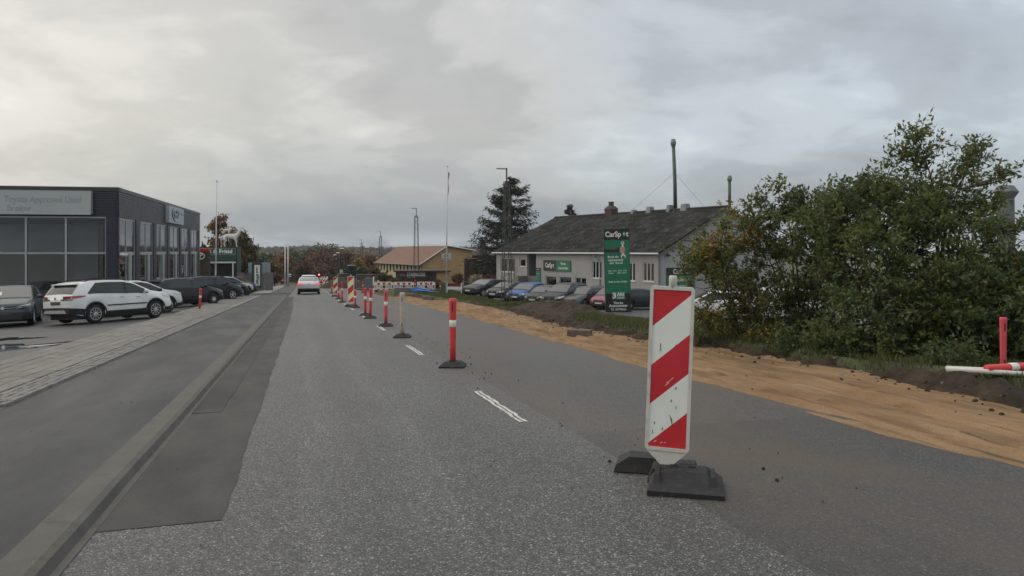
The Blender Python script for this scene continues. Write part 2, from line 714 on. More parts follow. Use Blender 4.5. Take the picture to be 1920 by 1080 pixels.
ground = sheet('ground', S_, T_, z_ground, M_grass)

# ---- the road: coarse chip seal, kept clear of the other strips by small steps
SR = np.concatenate([np.arange(-40, -8, 4.0), np.arange(-8, 40, 0.5), np.arange(40, 330, 3.0)])


def wav(s, k, a, seed=0):
    return (fbm(s * k, s * 0 + seed * 7.3, seed, 4)) * a


def strip(name, s0, s1, ds, tl, tr, dz, m, nt=2, kind='structure', zf=None):
    """sheet between two wandering edges tl(s), tr(s)"""
    S = np.arange(s0, s1 + 1e-6, ds) if not isinstance(ds, np.ndarray) else ds
    u = np.linspace(0, 1, nt)
    a, b2 = tl(S), tr(S)
    tt = a[:, None] * (1 - u) + b2[:, None] * u
    ss = np.repeat(S[:, None], nt, 1)
    z = (-SLOPE * ss + dz) if zf is None else zf(ss, tt)
    v = np.stack([ss * 0 + tt, ss, z], -1).reshape(-1, 3)
    i = np.arange((len(S) - 1) * (nt - 1))
    q0 = i // (nt - 1) * nt + i % (nt - 1)
    q = np.stack([q0, q0 + 1, q0 + nt + 1, q0 + nt], -1)
    o = link(name, np_mesh(name, v, q, m, True))
    o.rotation_euler = (0, 0, ROADROT)
    if kind:
        o['kind'] = kind
    return o


cst = lambda v: (lambda s: np.zeros_like(s) + v)
M_chip = mat_chipseal('chip_seal_asphalt', 1.08, .86)
M_far_lane = mat_chipseal('worn_dusty_asphalt', .98, .35, .8, .36, .1, False)
M_track = mat_asphalt('fresh_damp_asphalt', (0.030, 0.031, 0.033), 0.6, 0.15, (0.10, 0.098, 0.09), (1, 0.16, 1), 0.35, 0.8, 0.31)
M_patch = mat_asphalt('new_black_asphalt', (0.021, 0.021, 0.022), 0.65, 0.45, (0.105, 0.09, 0.07), (1, 0.3, 1), 0.35, 0.5, 0.27)
M_patch2 = mat_asphalt('smooth_grey_asphalt', (0.034, 0.034, 0.035), 0.65, 0.5, (0.11, 0.096, 0.078), (1, 0.3, 1), 0.35, 0.5, 0.71)
M_lot = mat_asphalt('car_park_asphalt', (0.060, 0.060, 0.060), 0.5, 0.3, (0.10, 0.095, 0.085), (1, 1, 1), 0.5, 0.7, 0.05)

strip('road', -8, 330, SR, cst(-1.30), lambda s: 2.62 + wav(s, .5, .16, 2), 0.0, M_chip, 5)
strip('road_far_lane', -8, 120, np.arange(-40, 120, 0.4), lambda s: 2.50 + wav(s, .6, .05, 3), lambda s: 6.3 + 0 * s, -0.005, M_far_lane, 4)
# darker recently swept piece of the far lane beside the camera
strip('road_dark_patch', -40, 6.9, 0.2, cst(2.45), lambda s: 6.2 + 0 * s, -0.0025,
      mat_chipseal('dark_dirty_asphalt', .74, .40, .85, .40, .1, False), 3)
strip('road_smooth_patch', 5.1, 62, 0.12, cst(-1.30), lambda s: -0.52 + wav(s, 1.3, .07, 6) + 0.5 * sstep(30, 62, s) * -0.6, 0.004, M_patch2, 3)
strip('road_repair_patch', 9.2, 58, 0.12, cst(-1.30), lambda s: -0.93 + wav(s, .7, .10, 8), 0.008, M_patch, 2)
strip('cycle_track', -40, 64, 0.5, lambda s: -3.42 + 0 * s, cst(-1.56), 0.082, M_track, 4)
# far part of the track and footway beyond the side street
strip('side_street', 64, 73, 0.5, lambda s: -14 + 0 * s, cst(-1.31), 0.006, M_patch2, 8, zf=lambda s, t: zt_st(s, np.minimum(t, -1.3)) + 0.012)
strip('far_cycle_track', 73, 150, 1.0, lambda s: -3.2 + 0 * s, cst(-1.31), 0.05, M_track, 2)
M_foot = mat('far_footway_concrete', (0.19, 0.18, 0.165), 0.8, 0.15, 1.0)
strip('far_footway', 73, 150, 1.0, lambda s: -5.0 + 0 * s, cst(-3.2), 0.09, M_foot, 2)

# ---- kerb: concrete with a sloped face, poured in place
M_kerb = mat('kerb_concrete', (0.088, 0.083, 0.070), 0.8, 0.28, 2.2, bmp=0.35, bscale=60, dirt=((0.06, 0.055, 0.045), 0.52, 0.7))
mb = MB()
ks = np.concatenate([np.arange(-40, -4, 2.0), np.arange(-4, 30, 0.5), np.arange(30, 64.1, 2)])
prof = [(-1.575, -0.1), (-1.575, 0.090), (-1.39, 0.084), (-1.345, 0.066), (-1.315, 0.012), (-1.27, 0.006), (-1.27, -0.1)]
vs, fs = [], []
for s in ks:
    w = float(wav(np.array([s]), 0.8, 0.02, 4)[0])
    for t, z in prof:
        vs.append((t + w, s, z - SLOPE * s))
n_ = len(prof)
for i in range(len(ks) - 1):
    for k in range(n_ - 1):
        fs.append((i * n_ + k, i * n_ + k + 1, (i + 1) * n_ + k + 1, (i + 1) * n_ + k))
fs += [tuple(range(n_)), tuple(range((len(ks) - 1) * n_, len(ks) * n_))]
mb.add(vs, fs)
kerb = mb.build('kerb', M_kerb)
kerb.rotation_euler = (0, 0, ROADROT)
kerb['kind'] = 'structure'
# ---- footway of paving stones between the track and the car park
M_pave = mat('paving_base_sand', (0.085, 0.078, 0.066), 0.95, 0.2, 8)
footway = strip('footway', -40, 64, 1.0, cst(-5.42), cst(-3.40), 0.085, M_pave, 2)
PAVE = [mat('paving_stone_%s' % k, c, 0.72, 0.14, 9, bmp=0.2, bscale=90, dirt=((0.07, 0.065, 0.055), 0.56, 0.5))
        for k, c in (('grey', (0.150, 0.140, 0.122)), ('pale', (0.170, 0.160, 0.141)), ('brown', (0.132, 0.120, 0.102)))]


def bevel_box(w, d, h, b=0.006):
    mb = MB()
    mb.frustum((-w / 2, w / 2, -d / 2, d / 2), (-w / 2, w / 2, -d / 2, d / 2), -0.03, h - b)
    mb.frustum((-w / 2, w / 2, -d / 2, d / 2), (-w / 2 + b, w / 2 - b, -d / 2 + b, d / 2 - b), h - b, h)
    return mb


PW, PL = 0.248, 0.497
pm = [bevel_box(PW - 0.012, PL - 0.012, 0.03).mesh('paving_stone', m) for m in PAVE]
rows = [-5.36 + PW / 2 + i * PW for i in range(6)]
cand = []
for j, t in enumerate(rows):
    for i in range(int((64 - 6) / PL)):
        s = 6.0 + i * PL + (0.25 if j % 2 else 0)
        if s + PL / 2 < 63.9:
            cand.append((s, t))
cand.sort(key=lambda p: p[0] - 1.2 * p[1])
# the ones in the frame, nearest first
def vis(s, t):
    x, y = st2xy(s, t)
    return y > 3 and abs(x / y) < 0.72
cand = [c for c in cand if vis(*c)]
for s, t in cand[:300]:
    o = link('paving_stone', pm[rnd.randrange(3)], footway)
    o.location = (t, s, -SLOPE * s + 0.088 + rnd.uniform(-.002, .003))
    o.rotation_euler = (rnd.uniform(-.004, .004) - SLOPE, rnd.uniform(-.006, .006), rnd.uniform(-.006, .006))
mbs = MB()
for s, t in cand[300:]:
    z = -SLOPE * s + 0.088
    w, d = (PW - .012) / 2, (PL - .012) / 2
    mbs.frustum((t - w, t + w, s - d, s + d), (t - w + .005, t + w - .005, s - d + .005, s + d - .005), z, z + 0.03, rnd.randrange(3))
mbs.build('far_paving', PAVE, footway, kind='stuff')
# band of small setts next to the track
SETT = [mat('sett_%s' % k, c, 0.75, 0.15, 14, bmp=0.25, bscale=120) for k, c in (('pale', (0.185, 0.176, 0.158)), ('grey', (0.145, 0.138, 0.126)))]
mbs = MB()
for j in range(4):
    t0 = -3.845 + j * 0.105
    s = 6.0
    while s < 40:
        d = rnd.uniform(0.09, 0.12)
        z = -SLOPE * s + 0.085 + rnd.uniform(-.004, .006)
        if vis(s, t0):
            mbs.frustum((t0, t0 + .101, s, s + d - .005), (t0 + .008, t0 + .093, s + .008, s + d - .013), z, z + .03, rnd.randrange(2))
        s += d
mbs.build('sett_band', SETT, footway, kind='stuff')
strip('sett_band_far', 40, 64, 1.0, cst(-3.845), cst(-3.43), 0.112, SETT[0], 2)

# ---- car park of the dealership, gently falling away from the road
strip('dealer_car_park', 4, 66, np.arange(-40, 66.1, 0.8), cst(-30), cst(-5.38), 0, M_lot, 30, zf=lambda s, t: zt_st(s, t) + 0.035 * sstep(-5.38, -5.7, t) + 0.02)
# puddle of rain water on it
M_wet = mat('rain_water', (0.02, 0.021, 0.022), 0.03, 0.1, 3, spec=0.6)
for k, (px, py, a, b2) in enumerate([(30, 655, 1.4, 0.35), (18, 640, .6, .2)]):
    h = hit(px, py)
    mb = MB()
    ring = []
    for i in range(26):
        q = 2 * math.pi * i / 26
        r = 1 + 0.45 * math.sin(3 * q + k) + .25 * math.sin(7 * q)
        x, y = h.x + a * r * math.cos(q), h.y + b2 * 3 * r * math.sin(q)
        ring.append((x, y, float(zt(x, y)) + 0.062))
    cx = (h.x, h.y, float(zt(h.x, h.y)) + 0.062)
    mb.add([cx] + ring, [(0, i + 1, (i + 1) % 26 + 1) for i in range(26)])
    mb.build('puddle', M_wet, kind='structure')

# ---- lane dashes (thermoplastic, worn)
def mat_paintline():
    m, n, l, b = new_mat('worn_road_paint')
    f = noise(n, l, 22, 6, 0.7)
    g = noise(n, l, 5, 6, 0.7, (6, 1, 1))
    c = ramp(n, l, mul(n, l, mul(n, l, f, 0.5), mul(n, l, g, 0.5), 'ADD'), [(0.38, (0.09, 0.085, 0.08)), (0.46, (0.5, 0.48, 0.44)), (0.7, (0.66, 0.65, 0.61))])
    l.new(c, b.inputs['Base Color'])
    b.inputs['Roughness'].default_value = 0.7
    return m


M_paint = mat_paintline()
for i in range(26):
    s0 = 0.5 + 7.0 * i
    mb = MB()
    for t0, t1 in ((2.245, 2.285), (2.305, 2.345)):
        vs, fs = [], []
        N = 14
        for k in range(N + 1):
            s = s0 + 2.2 * k / N
            w = 0.012 * math.sin(k * 2.3 + i) + 0.008 * math.sin(k * 5.1)
            vs += [(t0 + w * 0.4, s, -SLOPE * s + 0.005), (t1 + w, s, -SLOPE * s + 0.005)]
        fs = [(2 * k, 2 * k + 1, 2 * k + 3, 2 * k + 2) for k in range(N)]
        mb.add(vs, fs)
    o = mb.build('lane_dash', M_paint)
    o.rotation_euler = (0, 0, ROADROT)
    o['kind'] = 'structure'

# ---- sand strip and the dug soil bank
def mat_sand():
    m, n, l, b = new_mat('yellow_sand')
    f = noise(n, l, 1.6, 8, 0.65, (1.6, 0.5, 1))
    c = ramp(n, l, f, [(0.28, (0.15, 0.090, 0.047)), (0.5, (0.235, 0.148, 0.080)), (0.72, (0.31, 0.205, 0.122))])
    g = noise(n, l, 60, 3, 0.6)
    c = mixc(n, l, 1.0, c, ramp(n, l, g, [(0.3, (0.82,) * 3), (0.7, (1.15,) * 3)]), 'MULTIPLY')
    k = noise(n, l, 2.6, 8, 0.66, (1.9, .13, 1), 'Object', .6)  # both streak layers: moist sand tone that also paints in the ruts' shading
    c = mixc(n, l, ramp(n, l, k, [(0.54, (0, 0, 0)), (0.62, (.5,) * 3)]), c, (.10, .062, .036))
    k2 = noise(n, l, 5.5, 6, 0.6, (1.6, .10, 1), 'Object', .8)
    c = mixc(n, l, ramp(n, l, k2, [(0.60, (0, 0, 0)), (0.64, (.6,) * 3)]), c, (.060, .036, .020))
    l.new(c, b.inputs['Base Color'])
    b.inputs['Roughness'].default_value = 0.95
    b.inputs['Specular IOR Level'].default_value = 0.15
    bump(n, l, b, mixc(n, l, 0.5, g, noise(n, l, 9, 6, 0.6)), 0.35, 0.02)
    return m


def mat_soil():
    m, n, l, b = new_mat('dug_soil')
    f = noise(n, l, 3.0, 8, 0.68)
    c = ramp(n, l, f, [(0.28, (0.022, 0.017, 0.013)), (0.5, (0.05, 0.037, 0.026)), (0.68, (0.085, 0.06, 0.04)), (0.8, (0.15, 0.10, 0.06))])
    l.new(c, b.inputs['Base Color'])
    b.inputs['Roughness'].default_value = 0.95
    b.inputs['Specular IOR Level'].default_value = 0.2
    bump(n, l, b, noise(n, l, 18, 8, 0.7), 0.9, 0.05)
    return m


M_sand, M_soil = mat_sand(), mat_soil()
SAND_R = lambda s: 7.35 - 1.0 * sstep(10, 3, s) + 0.45 * fbm(s * 0.25, s * 0, 31, 3) + 0.25 * np.sin(s * .23)


def z_sand(s, t):
    e0 = 5.45 + 0.5 * sstep(6, 26, s) + 0.35 * fbm(s * 0.5, s * 0 + 3, 21, 4)
    prof = 0.055 * sstep(0, 0.45, t - e0) - 0.09 * sstep(0.15, -0.25, t - e0)
    ruts = 0
    for c, w, a, ph in ((0.10, .06, .05, 0.2), (.55, .05, .045, 1.9), (1.0, .07, .06, 4.0), (1.3, .05, .04, 2.7)):
        tc_ = e0 * 0.3 + 5.6 * 0.7 + c + 0.14 * np.sin(s * 0.42 + ph) + 0.06 * np.sin(s * 1.3 + ph)
        ruts = ruts - a * np.exp(-((t - tc_) / w) ** 2) * sstep(.30, .48, vnoise(s * 0.35, s * 0 + ph, 77)) + a * .4 * np.exp(-((t - tc_ - 2 * w) / w) ** 2)
    n = 0.07 * fbm(s * 0.9, t * 1.6, 41, 4) + 0.035 * fbm(s * 4, t * 6, 43, 3)
    grow = sstep(24, 30, s) * sstep(44, 38, s) * np.exp(-((t - 7.3) / 0.6) ** 2) * 0.25
    return -SLOPE * s + prof + (ruts + n) * sstep(-.1, .4, t - e0) + grow


SS = np.concatenate([np.arange(-2, 26, 0.09), np.arange(26, 56, 0.25)])
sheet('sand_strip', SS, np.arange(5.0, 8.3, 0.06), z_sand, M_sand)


def z_soil(s, t):
    e = SAND_R(s) + 0.35
    rise = sstep(-0.35, 0.45, t - e)
    base = np.where(t < e, -SLOPE * s - 0.22, zt_st(s, t))
    z = -SLOPE * s - 0.25 + rise * (zt_st(s, t) + SLOPE * s + 0.25)
    edge = np.exp(-((t - e - 0.5) / 0.45) ** 2)
    z = z + 0.16 * edge * (0.5 + 1.2 * (fbm(s * .8, t * .8, 51, 4) + .1))
    z = z + (0.42 * fbm(s * 1.7, t * 2.2, 52, 4) + 0.26 * fbm(s * 5, t * 6, 53, 3)) * np.exp(-((t - e - 0.35) / 0.95) ** 2)
    # heap of dug earth further along
    z = z + 0.55 * np.exp(-((s - 30) / 6.5) ** 2 - ((t - 10.6) / 1.0) ** 2) * (1 + 1.2 * fbm(s * 1.1, t * 1.6, 54, 4))
    z = z + 0.10 * np.exp(-((s - 3) / 4.5) ** 2 - ((t - 8.8) / .9) ** 2)
    # fade under the ground sheet at the back
    return z - 0.35 * sstep(10.9, 11.9, t) + 0.02


sheet('soil_bank', np.concatenate([np.arange(-2, 30, 0.11), np.arange(30, 60, 0.25)]), np.arange(6.9, 12.0, 0.085), z_soil, M_soil)

# turf lying on top of the bank, torn along the dug edge
M_turf = mat('turf_mat', (0.050, 0.058, 0.022), 0.95, 0.5, 3.0, bmp=1.0, bscale=26, dirt=((0.075, 0.06, 0.035), 0.5, 0.8))


def z_turf(s, t):
    e = SAND_R(s) + 0.85 + 0.6 * sstep(9, 5, s) + 0.9 * fbm(s * 0.6, s * 0 + 9, 61, 4) + 1.2 * sstep(18, 28, s) * sstep(40, 33, s) - 0.15 * sstep(5, 0, s) + 1.6 * sstep(22, 27, s) * sstep(38, 33, s)
    return zt_st(s, t) + 0.16 * sstep(0, 0.5, t - e) - 0.55 * sstep(0.25, -0.25, t - e) - 0.35 * (1 - sstep(16.5, 14.5, t)) * 1 + 0.35 * 0 + 0.10 * fbm(s * 1.2, t * 1.2, 62, 4) + 0.06 * np.exp(-((t - e - .4) / .3) ** 2)


sheet('turf', np.concatenate([np.arange(-2, 30, 0.12), np.arange(30, 100, 0.4)]), np.arange(7.6, 17.5, 0.14), z_turf, M_turf)
# ---- car park in front of the long grey building: level, pale grey
LOTP = [hit(868, 561), hit(905, 570), hit(955, 579), hit(1000, 588)]
BN = Vector((13.1, 64.5))              # near corner of the grey building
BU = Vector((-0.545, 0.838)).normalized()   # along its long front, away
BW = Vector((0.838, 0.545)).normalized()    # along its gable, away to the right


def bl(l, w):
    p = BN + BU * l + BW * w
    return p.x, p.y


mb = MB()
NL, NW = 40, 24
vs = []
for i in range(NL + 1):
    for j in range(NW + 1):
        l_ = -24 + 62 * i / NL
        w0 = -15.2 - 0.10 * (max(0, 16 - l_)) * 0 + 0.35 * math.sin(l_ * .5) + 0.1 * l_ * (l_ > 10)
        w_ = w0 + (1.0 - w0) * j / NW
        x, y = bl(l_, w_)
        vs.append((x, y, float(zt(x, y)) + 0.13))
mb.add(vs, [(i * (NW + 1) + j, (i + 1) * (NW + 1) + j, (i + 1) * (NW + 1) + j + 1, i * (NW + 1) + j + 1) for i in range(NL) for j in range(NW)])
M_lot2 = mat_asphalt('workshop_yard_asphalt', (0.10, 0.10, 0.097), 0.6, 0.3, (0.14, 0.13, 0.11), (1, 1, 1), 0.4, 0.4, 0.21)
mb.build('workshop_yard', M_lot2, smooth=True, kind='structure')

# ---- grass blades on the banks
def blades(name, pts, h, m, w=0.012, seed=1, lean=0.5):
    r = np.random.default_rng(seed)
    n = len(pts)
    a = r.uniform(0, 2 * np.pi, n)
    hh = h * r.uniform(0.5, 1.25, n)
    ww = w * r.uniform(0.7, 1.4, n)
    b = r.uniform(0, 2 * np.pi, n)
    L = r.uniform(0.1, lean, n) * hh
    p = np.asarray(pts, float)
    d = np.stack([np.cos(a) * ww, np.sin(a) * ww, 0 * a], -1)
    tip = np.stack([np.cos(b) * L, np.sin(b) * L, hh], -1)
    mid = np.stack([np.cos(b) * L * .35, np.sin(b) * L * .35, hh * .6], -1)
    v = np.stack([p - d, p + d, p + mid + d * .7, p + mid - d * .7, p + tip], 1).reshape(-1, 3)
    i = np.arange(n) * 5
    tri = np.concatenate([np.stack([i, i + 1, i + 2], -1), np.stack([i, i + 2, i + 3], -1), np.stack([i + 3, i + 2, i + 4], -1)])
    o = link(name, np_mesh(name, v, tri, m, False, True))
    o['kind'] = 'stuff'
    return o


M_blade = mat_leaf('grass_blades', [(0.0, (0.045, 0.06, 0.016)), (0.45, (0.075, 0.098, 0.028)), (0.8, (0.12, 0.125, 0.045)), (1.0, (0.19, 0.16, 0.08))], 0.6, 0.3)
r_ = np.random.default_rng(5)


def scatter(n, s0, s1, t0, t1, zf, bias=1.0):
    s = s0 + (s1 - s0) * r_.random(n) ** bias
    t = t0 + (t1 - t0) * r_.random(n)
    z = zf(s, t)
    x, y = st2xy(s, t)
    dens = fbm(s * .8, t * .8, 71, 3)
    k = (dens > -0.22 + 0.3 * r_.random(n) - 0.1)
    return np.stack([x, y, z], -1)[k]


def z_top(s, t):
    return np.maximum(np.maximum(z_turf(s, t), z_soil(s, t)), zt_st(s, t))


p = scatter(150000, 3, 34, 7.3, 13.5, z_top, 1.3)
s_, t_ = xy2st(p[:, 0], p[:, 1])
p = p[z_turf(s_, t_) > z_soil(s_, t_) - 0.03]
blades('verge_grass', p, 0.11, M_blade, 0.007, 3)
p = scatter(110000, 33, 78, 8.6, 19.0, z_top, 1.2)
s_, t_ = xy2st(p[:, 0], p[:, 1])
blades('verge_grass_far', p, 0.10, M_blade, 0.011, 4)
p = scatter(14000, 73, 120, -14, -5.2, zt_st, 1.2)
blades('lawn_grass', p, 0.12, M_blade, 0.03, 6)

# loose crumbs of soil and stones on the road edge
mb = MB()
for k in range(190):
    if k < 165:
        s, t = rnd.uniform(4, 30), rnd.gauss(2.75, .35)
    else:
        s, t = rnd.uniform(3, 24), rnd.uniform(2.8, 5.6)
    x, y = st2xy(s, t)
    r = rnd.choice([.004, .006, .008, .008, .012, .016])
    mb.lathe([(r * .5, -.3 * r), (r, .2 * r), (r * .6, .8 * r), (0, r)], 5, 0, Matrix.Translation((x, y, -SLOPE * s + .004)) @ Matrix.Rotation(rnd.uniform(0, 6), 4, 'Z') @ Matrix.Diagonal((1, rnd.uniform(.5, 1.3), 1, 1)))
mb.build('soil_crumbs', M_soil, kind='stuff')
mb = MB()
for k in range(60):
    s, t = rnd.uniform(2, 24), rnd.uniform(-3.3, -1.7) if k % 2 else rnd.uniform(-1.2, 2.2)
    x, y = st2xy(s, t)
    z = -SLOPE * s + (.104 if t < -1.5 else .006)
    a = rnd.uniform(0, 6.3)
    r = rnd.uniform(.01, .03)
    dx_, dy_ = r * math.cos(a), r * math.sin(a)
    mb.add([(x - dx_, y - dy_, z), (x + dy_ * .4, y - dx_ * .4, z + .006), (x + dx_, y + dy_, z + .003), (x - dy_ * .4, y + dx_ * .4, z + .007)], [(0, 1, 2, 3)])
mb.build('fallen_leaves', mat('dead_leaf', (0.07, 0.05, 0.03), 0.8, 0.5, 3), kind='stuff')

mb = MB()
for k in range(650):
    s = 3 + 37 * rnd.random() ** 1.3
    t = float(SAND_R(np.array([s]))[0]) + rnd.gauss(.55, .38) if k % 8 else rnd.uniform(5.6, 7.0)
    x, y = st2xy(s, t)
    z = float(max(z_sand(np.array(s), np.array(t)), z_soil(np.array(s), np.array(t))))
    r = rnd.choice([.008, .012, .016, .022, .032]) if k % 8 else rnd.choice([.005, .007, .01, .014])
    mb.lathe([(r * .5, -.4 * r), (r, .1 * r), (r * .7, .7 * r), (0, .9 * r)], 6, 1 if rnd.random() < .1 else 0, Matrix.Translation((x, y, z)) @ Matrix.Rotation(rnd.uniform(0, 6), 4, 'Z') @ Matrix.Rotation(rnd.uniform(-.5, .5), 4, 'X') @ Matrix.Diagonal((1, rnd.uniform(.5, 1.4), 1, 1)))
mb.build('soil_clods', [M_soil, mat('pale_stone', (.20, .185, .16), .85, .3, 9)], kind='stuff')

# =================================================================== BUILDINGS
def rot2(x, y):
    return Matrix.Rotation(math.atan2(y, x), 4, 'Z')


M_white = mat('white_frame', (0.62, 0.62, 0.60), 0.5, 0.06, 4)
M_clad = mat('blue_black_cladding', (0.024, 0.030, 0.050), 0.38, 0.12, 1.5, metal=0.0, spec=0.6)
M_cladr = mat('dark_grey_cladding', (0.052, 0.057, 0.070), 0.4, 0.1, 1.5, spec=0.6)
M_coping = mat('coping_metal', (0.05, 0.05, 0.053), 0.4, 0.1, 3, metal=0.3)
M_alu = mat('aluminium_frame', (0.42, 0.43, 0.43), 0.4, 0.08, 4, metal=0.4)
M_dkframe = mat('dark_frame', (0.05, 0.052, 0.055), 0.45, 0.1, 4)
M_glass = mat_glass('window_glass', (0.86, 0.87, 0.88), 1.5)
M_glass_d = mat_glass('grey_window_glass', (0.50, 0.53, 0.54), 2.9)
M_plinth = mat('plinth_concrete', (0.16, 0.155, 0.14), 0.8, 0.2, 2, bmp=0.2)
M_inner = mat('showroom_wall', (0.72, 0.73, 0.74), 0.8, 0.05, 1)
M_floor = mat('showroom_floor', (0.42, 0.42, 0.43), 0.15, 0.08, 2)
M_signgrey = mat('sign_grey', (0.40, 0.425, 0.43), 0.45, 0.05, 1.0)
M_faded = mat('faded_grey_letters', (0.30, 0.32, 0.32), 0.5, 0.1, 9)
M_black = mat('black_plastic', (0.012, 0.012, 0.013), 0.5, 0.2, 6)
M_rubber = mat('black_rubber', (0.016, 0.016, 0.017), 0.75, 0.35, 7, bmp=0.3, bscale=90, dirt=((0.06, 0.052, 0.043), 0.52, 0.6))
M_navy = mat('navy_emblem', (0.012, 0.03, 0.05), 0.4, 0.1, 3)
M_ltblue = mat('pale_blue_emblem', (0.45, 0.6, 0.68), 0.4, 0.05, 3)
M_letw = mat('white_letters', (0.72, 0.72, 0.70), 0.5, 0.04, 6)


def ribs(mb, x0, x1, z0, z1, pitch, y, dep, M, mi=0):
    n = max(1, int(round((z1 - z0) / pitch)))
    p = (z1 - z0) / n
    vs = []
    for i in range(n):
        z = z0 + i * p
        for zz, yy in ((0.0, y), (0.12, y - dep), (0.58, y - dep), (0.70, y)):
            vs += [(x0, yy, z + zz * p), (x1, yy, z + zz * p)]
    vs += [(x0, y, z1), (x1, y, z1)]
    k = len(vs) // 2
    mb.add(vs, [(2 * i, 2 * i + 1, 2 * i + 3, 2 * i + 2) for i in range(k - 1)], mi, M)


C0 = Vector((-21.9, 40.0, -1.95))
dealer = thing('car_dealership', 'dark flat-roofed car dealership with large showroom windows left of the road', 'car dealership', C0)
Mf = rot2(.985, .17)          # front: x to the right, y inwards
Mr = rot2(-.257, .966)        # long side: x away from the camera, y inwards
fxp = lambda px: (40 * (px - 960) / F + 21.9) / (.985 - .17 * (px - 960) / F)
rxp = lambda px: (-21.9 - 40 * (px - 960) / F) / (.257 + .966 * (px - 960) / F)
BZ = 1.95                      # local z = world z + BZ
ZT = 5.12 + BZ                 # roof edge
ZW = 3.36 + BZ                 # window heads
ZM = 1.47 + BZ                 # transom
FL, RL = -16.0, 28.0
# walls
mb = MB()
ribs(mb, FL, 0.0, ZW + .12, ZT - .25, .125, 0, .055, Mf)
xa, xb = fxp(199), 0.0
ribs(mb, xa, xb, -0.1, ZW + .12, .125, 0, .055, Mf)
mb.box(FL, 0, .12, .3, ZW + .1, ZT - .05, 0, Mf)
mb.box(xa, -.1, .1, .4, -.3, ZW + .1, 0, Mf)
mb.build('front_wall', M_clad, dealer)
mb = MB()
ribs(mb, 0.0, RL, ZW + .12, ZT - .25, .125, 0, .055, Mr)
mb.box(0.02, RL, .12, .3, ZW + .1, ZT - .05, 0, Mr)
bays = [(222, 254), (262, 287), (293, 313), (318, 336), (340, 354), (358, 371)]
edges = [0.0] + [v for a, b2 in bays for v in (rxp(a), rxp(b2))] + [RL]
cols_ = [(edges[i], edges[i + 1]) for i in range(0, len(edges), 2)]
mb.build('side_wall', M_cladr, dealer)
for a, b2 in cols_:
    if b2 - a < .25:
        b2 = a + .25
    mb = MB()
    ribs(mb, a, b2, -1.6, ZW + .12, .125, 0, .055, Mr)
    mb.quad((a, .45, -1.6), (a, 0, -1.6), (a, 0, ZW + .1), (a, .45, ZW + .1), 0, Mr)
    mb.quad((b2, 0, -1.6), (b2, .45, -1.6), (b2, .45, ZW + .1), (b2, 0, ZW + .1), 0, Mr)
    mb.build('pier', M_clad, dealer)
mb = MB()
mb.box(FL, 0.06, -.06, .35, ZT - .22, ZT, 0, Mf)
mb.box(0.05, RL + .05, -.06, .35, ZT - .225, ZT - .002, 0, Mr)
mb.build('roof_coping', M_coping, dealer)
# roof deck and the hidden rear and end
pr = Mr @ Vector((RL, 0, 0))
pl = Mf @ Vector((FL, 0, 0))
back = Mr @ Vector((RL, 15, 0))
mb = MB()
mb.add([(0, .1, ZT - .1), (pr.x, pr.y, ZT - .1), (back.x, back.y, ZT - .1), (pl.x, pl.y + .1, ZT - .1)], [(0, 1, 2, 3)])
mb.build('roof', M_coping, dealer)
mb = MB()
mb.add([(pr.x, pr.y, -2), (back.x, back.y, -2), (back.x, back.y, ZT - .2), (pr.x, pr.y, ZT - .2)], [(0, 1, 2, 3)])
mb.add([(back.x, back.y, -2), (pl.x, pl.y, -2), (pl.x, pl.y, 3.75), (back.x, back.y, 3.75)], [(0, 1, 2, 3)])
mb.add([(back.x, back.y, ZW), (pl.x, pl.y, ZW), (pl.x, pl.y, ZT - .2), (back.x, back.y, ZT - .2)], [(0, 1, 2, 3)])  # band below this left open in the unseen rear wall to admit sky light
mb.build('end_wall', mat('end_wall_grey', (.30, .30, .30), .8), dealer)
# interior
mb = MB()
mb.add([(-.3, .35, ZW + .11), (pr.x - .3, pr.y - .1, ZW + .11), (back.x, back.y, ZW + .11), (pl.x, pl.y + .35, ZW + .11)], [(0, 3, 2, 1)])
mb.build('showroom_ceiling', mat('showroom_ceiling', (0.40, 0.40, 0.39), 0.8, 0.05, 1), dealer)
mb = MB()
mb.add([(0, .02, .12), (pr.x + .05, pr.y, .12), (back.x, back.y, .12), (pl.x, pl.y + .02, .12)], [(0, 1, 2, 3)])
mb.build('showroom_floor', M_floor, dealer)
mb = MB()
mb.box(FL, -4.2, 9.5, 9.7, .14, ZW, 0, Mf)
mb.box(-4.6, -3.2, 6.0, 6.2, .14, ZW, 0, Mf)
mb.box(-9.5, -8.2, 4.0, 4.6, .1, 2.4, 0, Mf)
mb.build('showroom_partition', M_inner, dealer)
# front glazing
mull = [fxp(48 + 75 * k) for k in range(-5, 3)]
mull[-1] = xa
mb = MB()
for x in mull:
    mb.box(x - .045, x + .045, .02, .16, .32, ZW + .05, 0, Mf)
mb.build('mullions', M_alu, dealer)
mb = MB()
mb.box(mull[0], mull[-1], .03, .15, ZM - .04, ZM + .04, 0, Mf)
mb.box(mull[0], mull[-1], .01, .17, .24, .32, 0, Mf)
mb.box(mull[0], mull[-1], .01, .17, ZW + .04, ZW + .12, 0, Mf)
mb.build('transoms', M_alu, dealer)
for a, b2 in zip(mull[:-1], mull[1:]):
    for z0, z1 in ((.32, ZM - .04), (ZM + .04, ZW + .04)):
        mb = MB()
        mb.box(a + .05, b2 - .05, .08, .10, z0, z1, 0, Mf)
        mb.build('pane', M_glass, dealer)
mb = MB()
mb.box(FL, 0, -.05, .3, -2.5, .22, 0, Mf)
mb.box(FL, -.02, -.35, -.05, -2.5, -.12, 0, Mf)
mb.build('plinth', M_plinth, dealer)
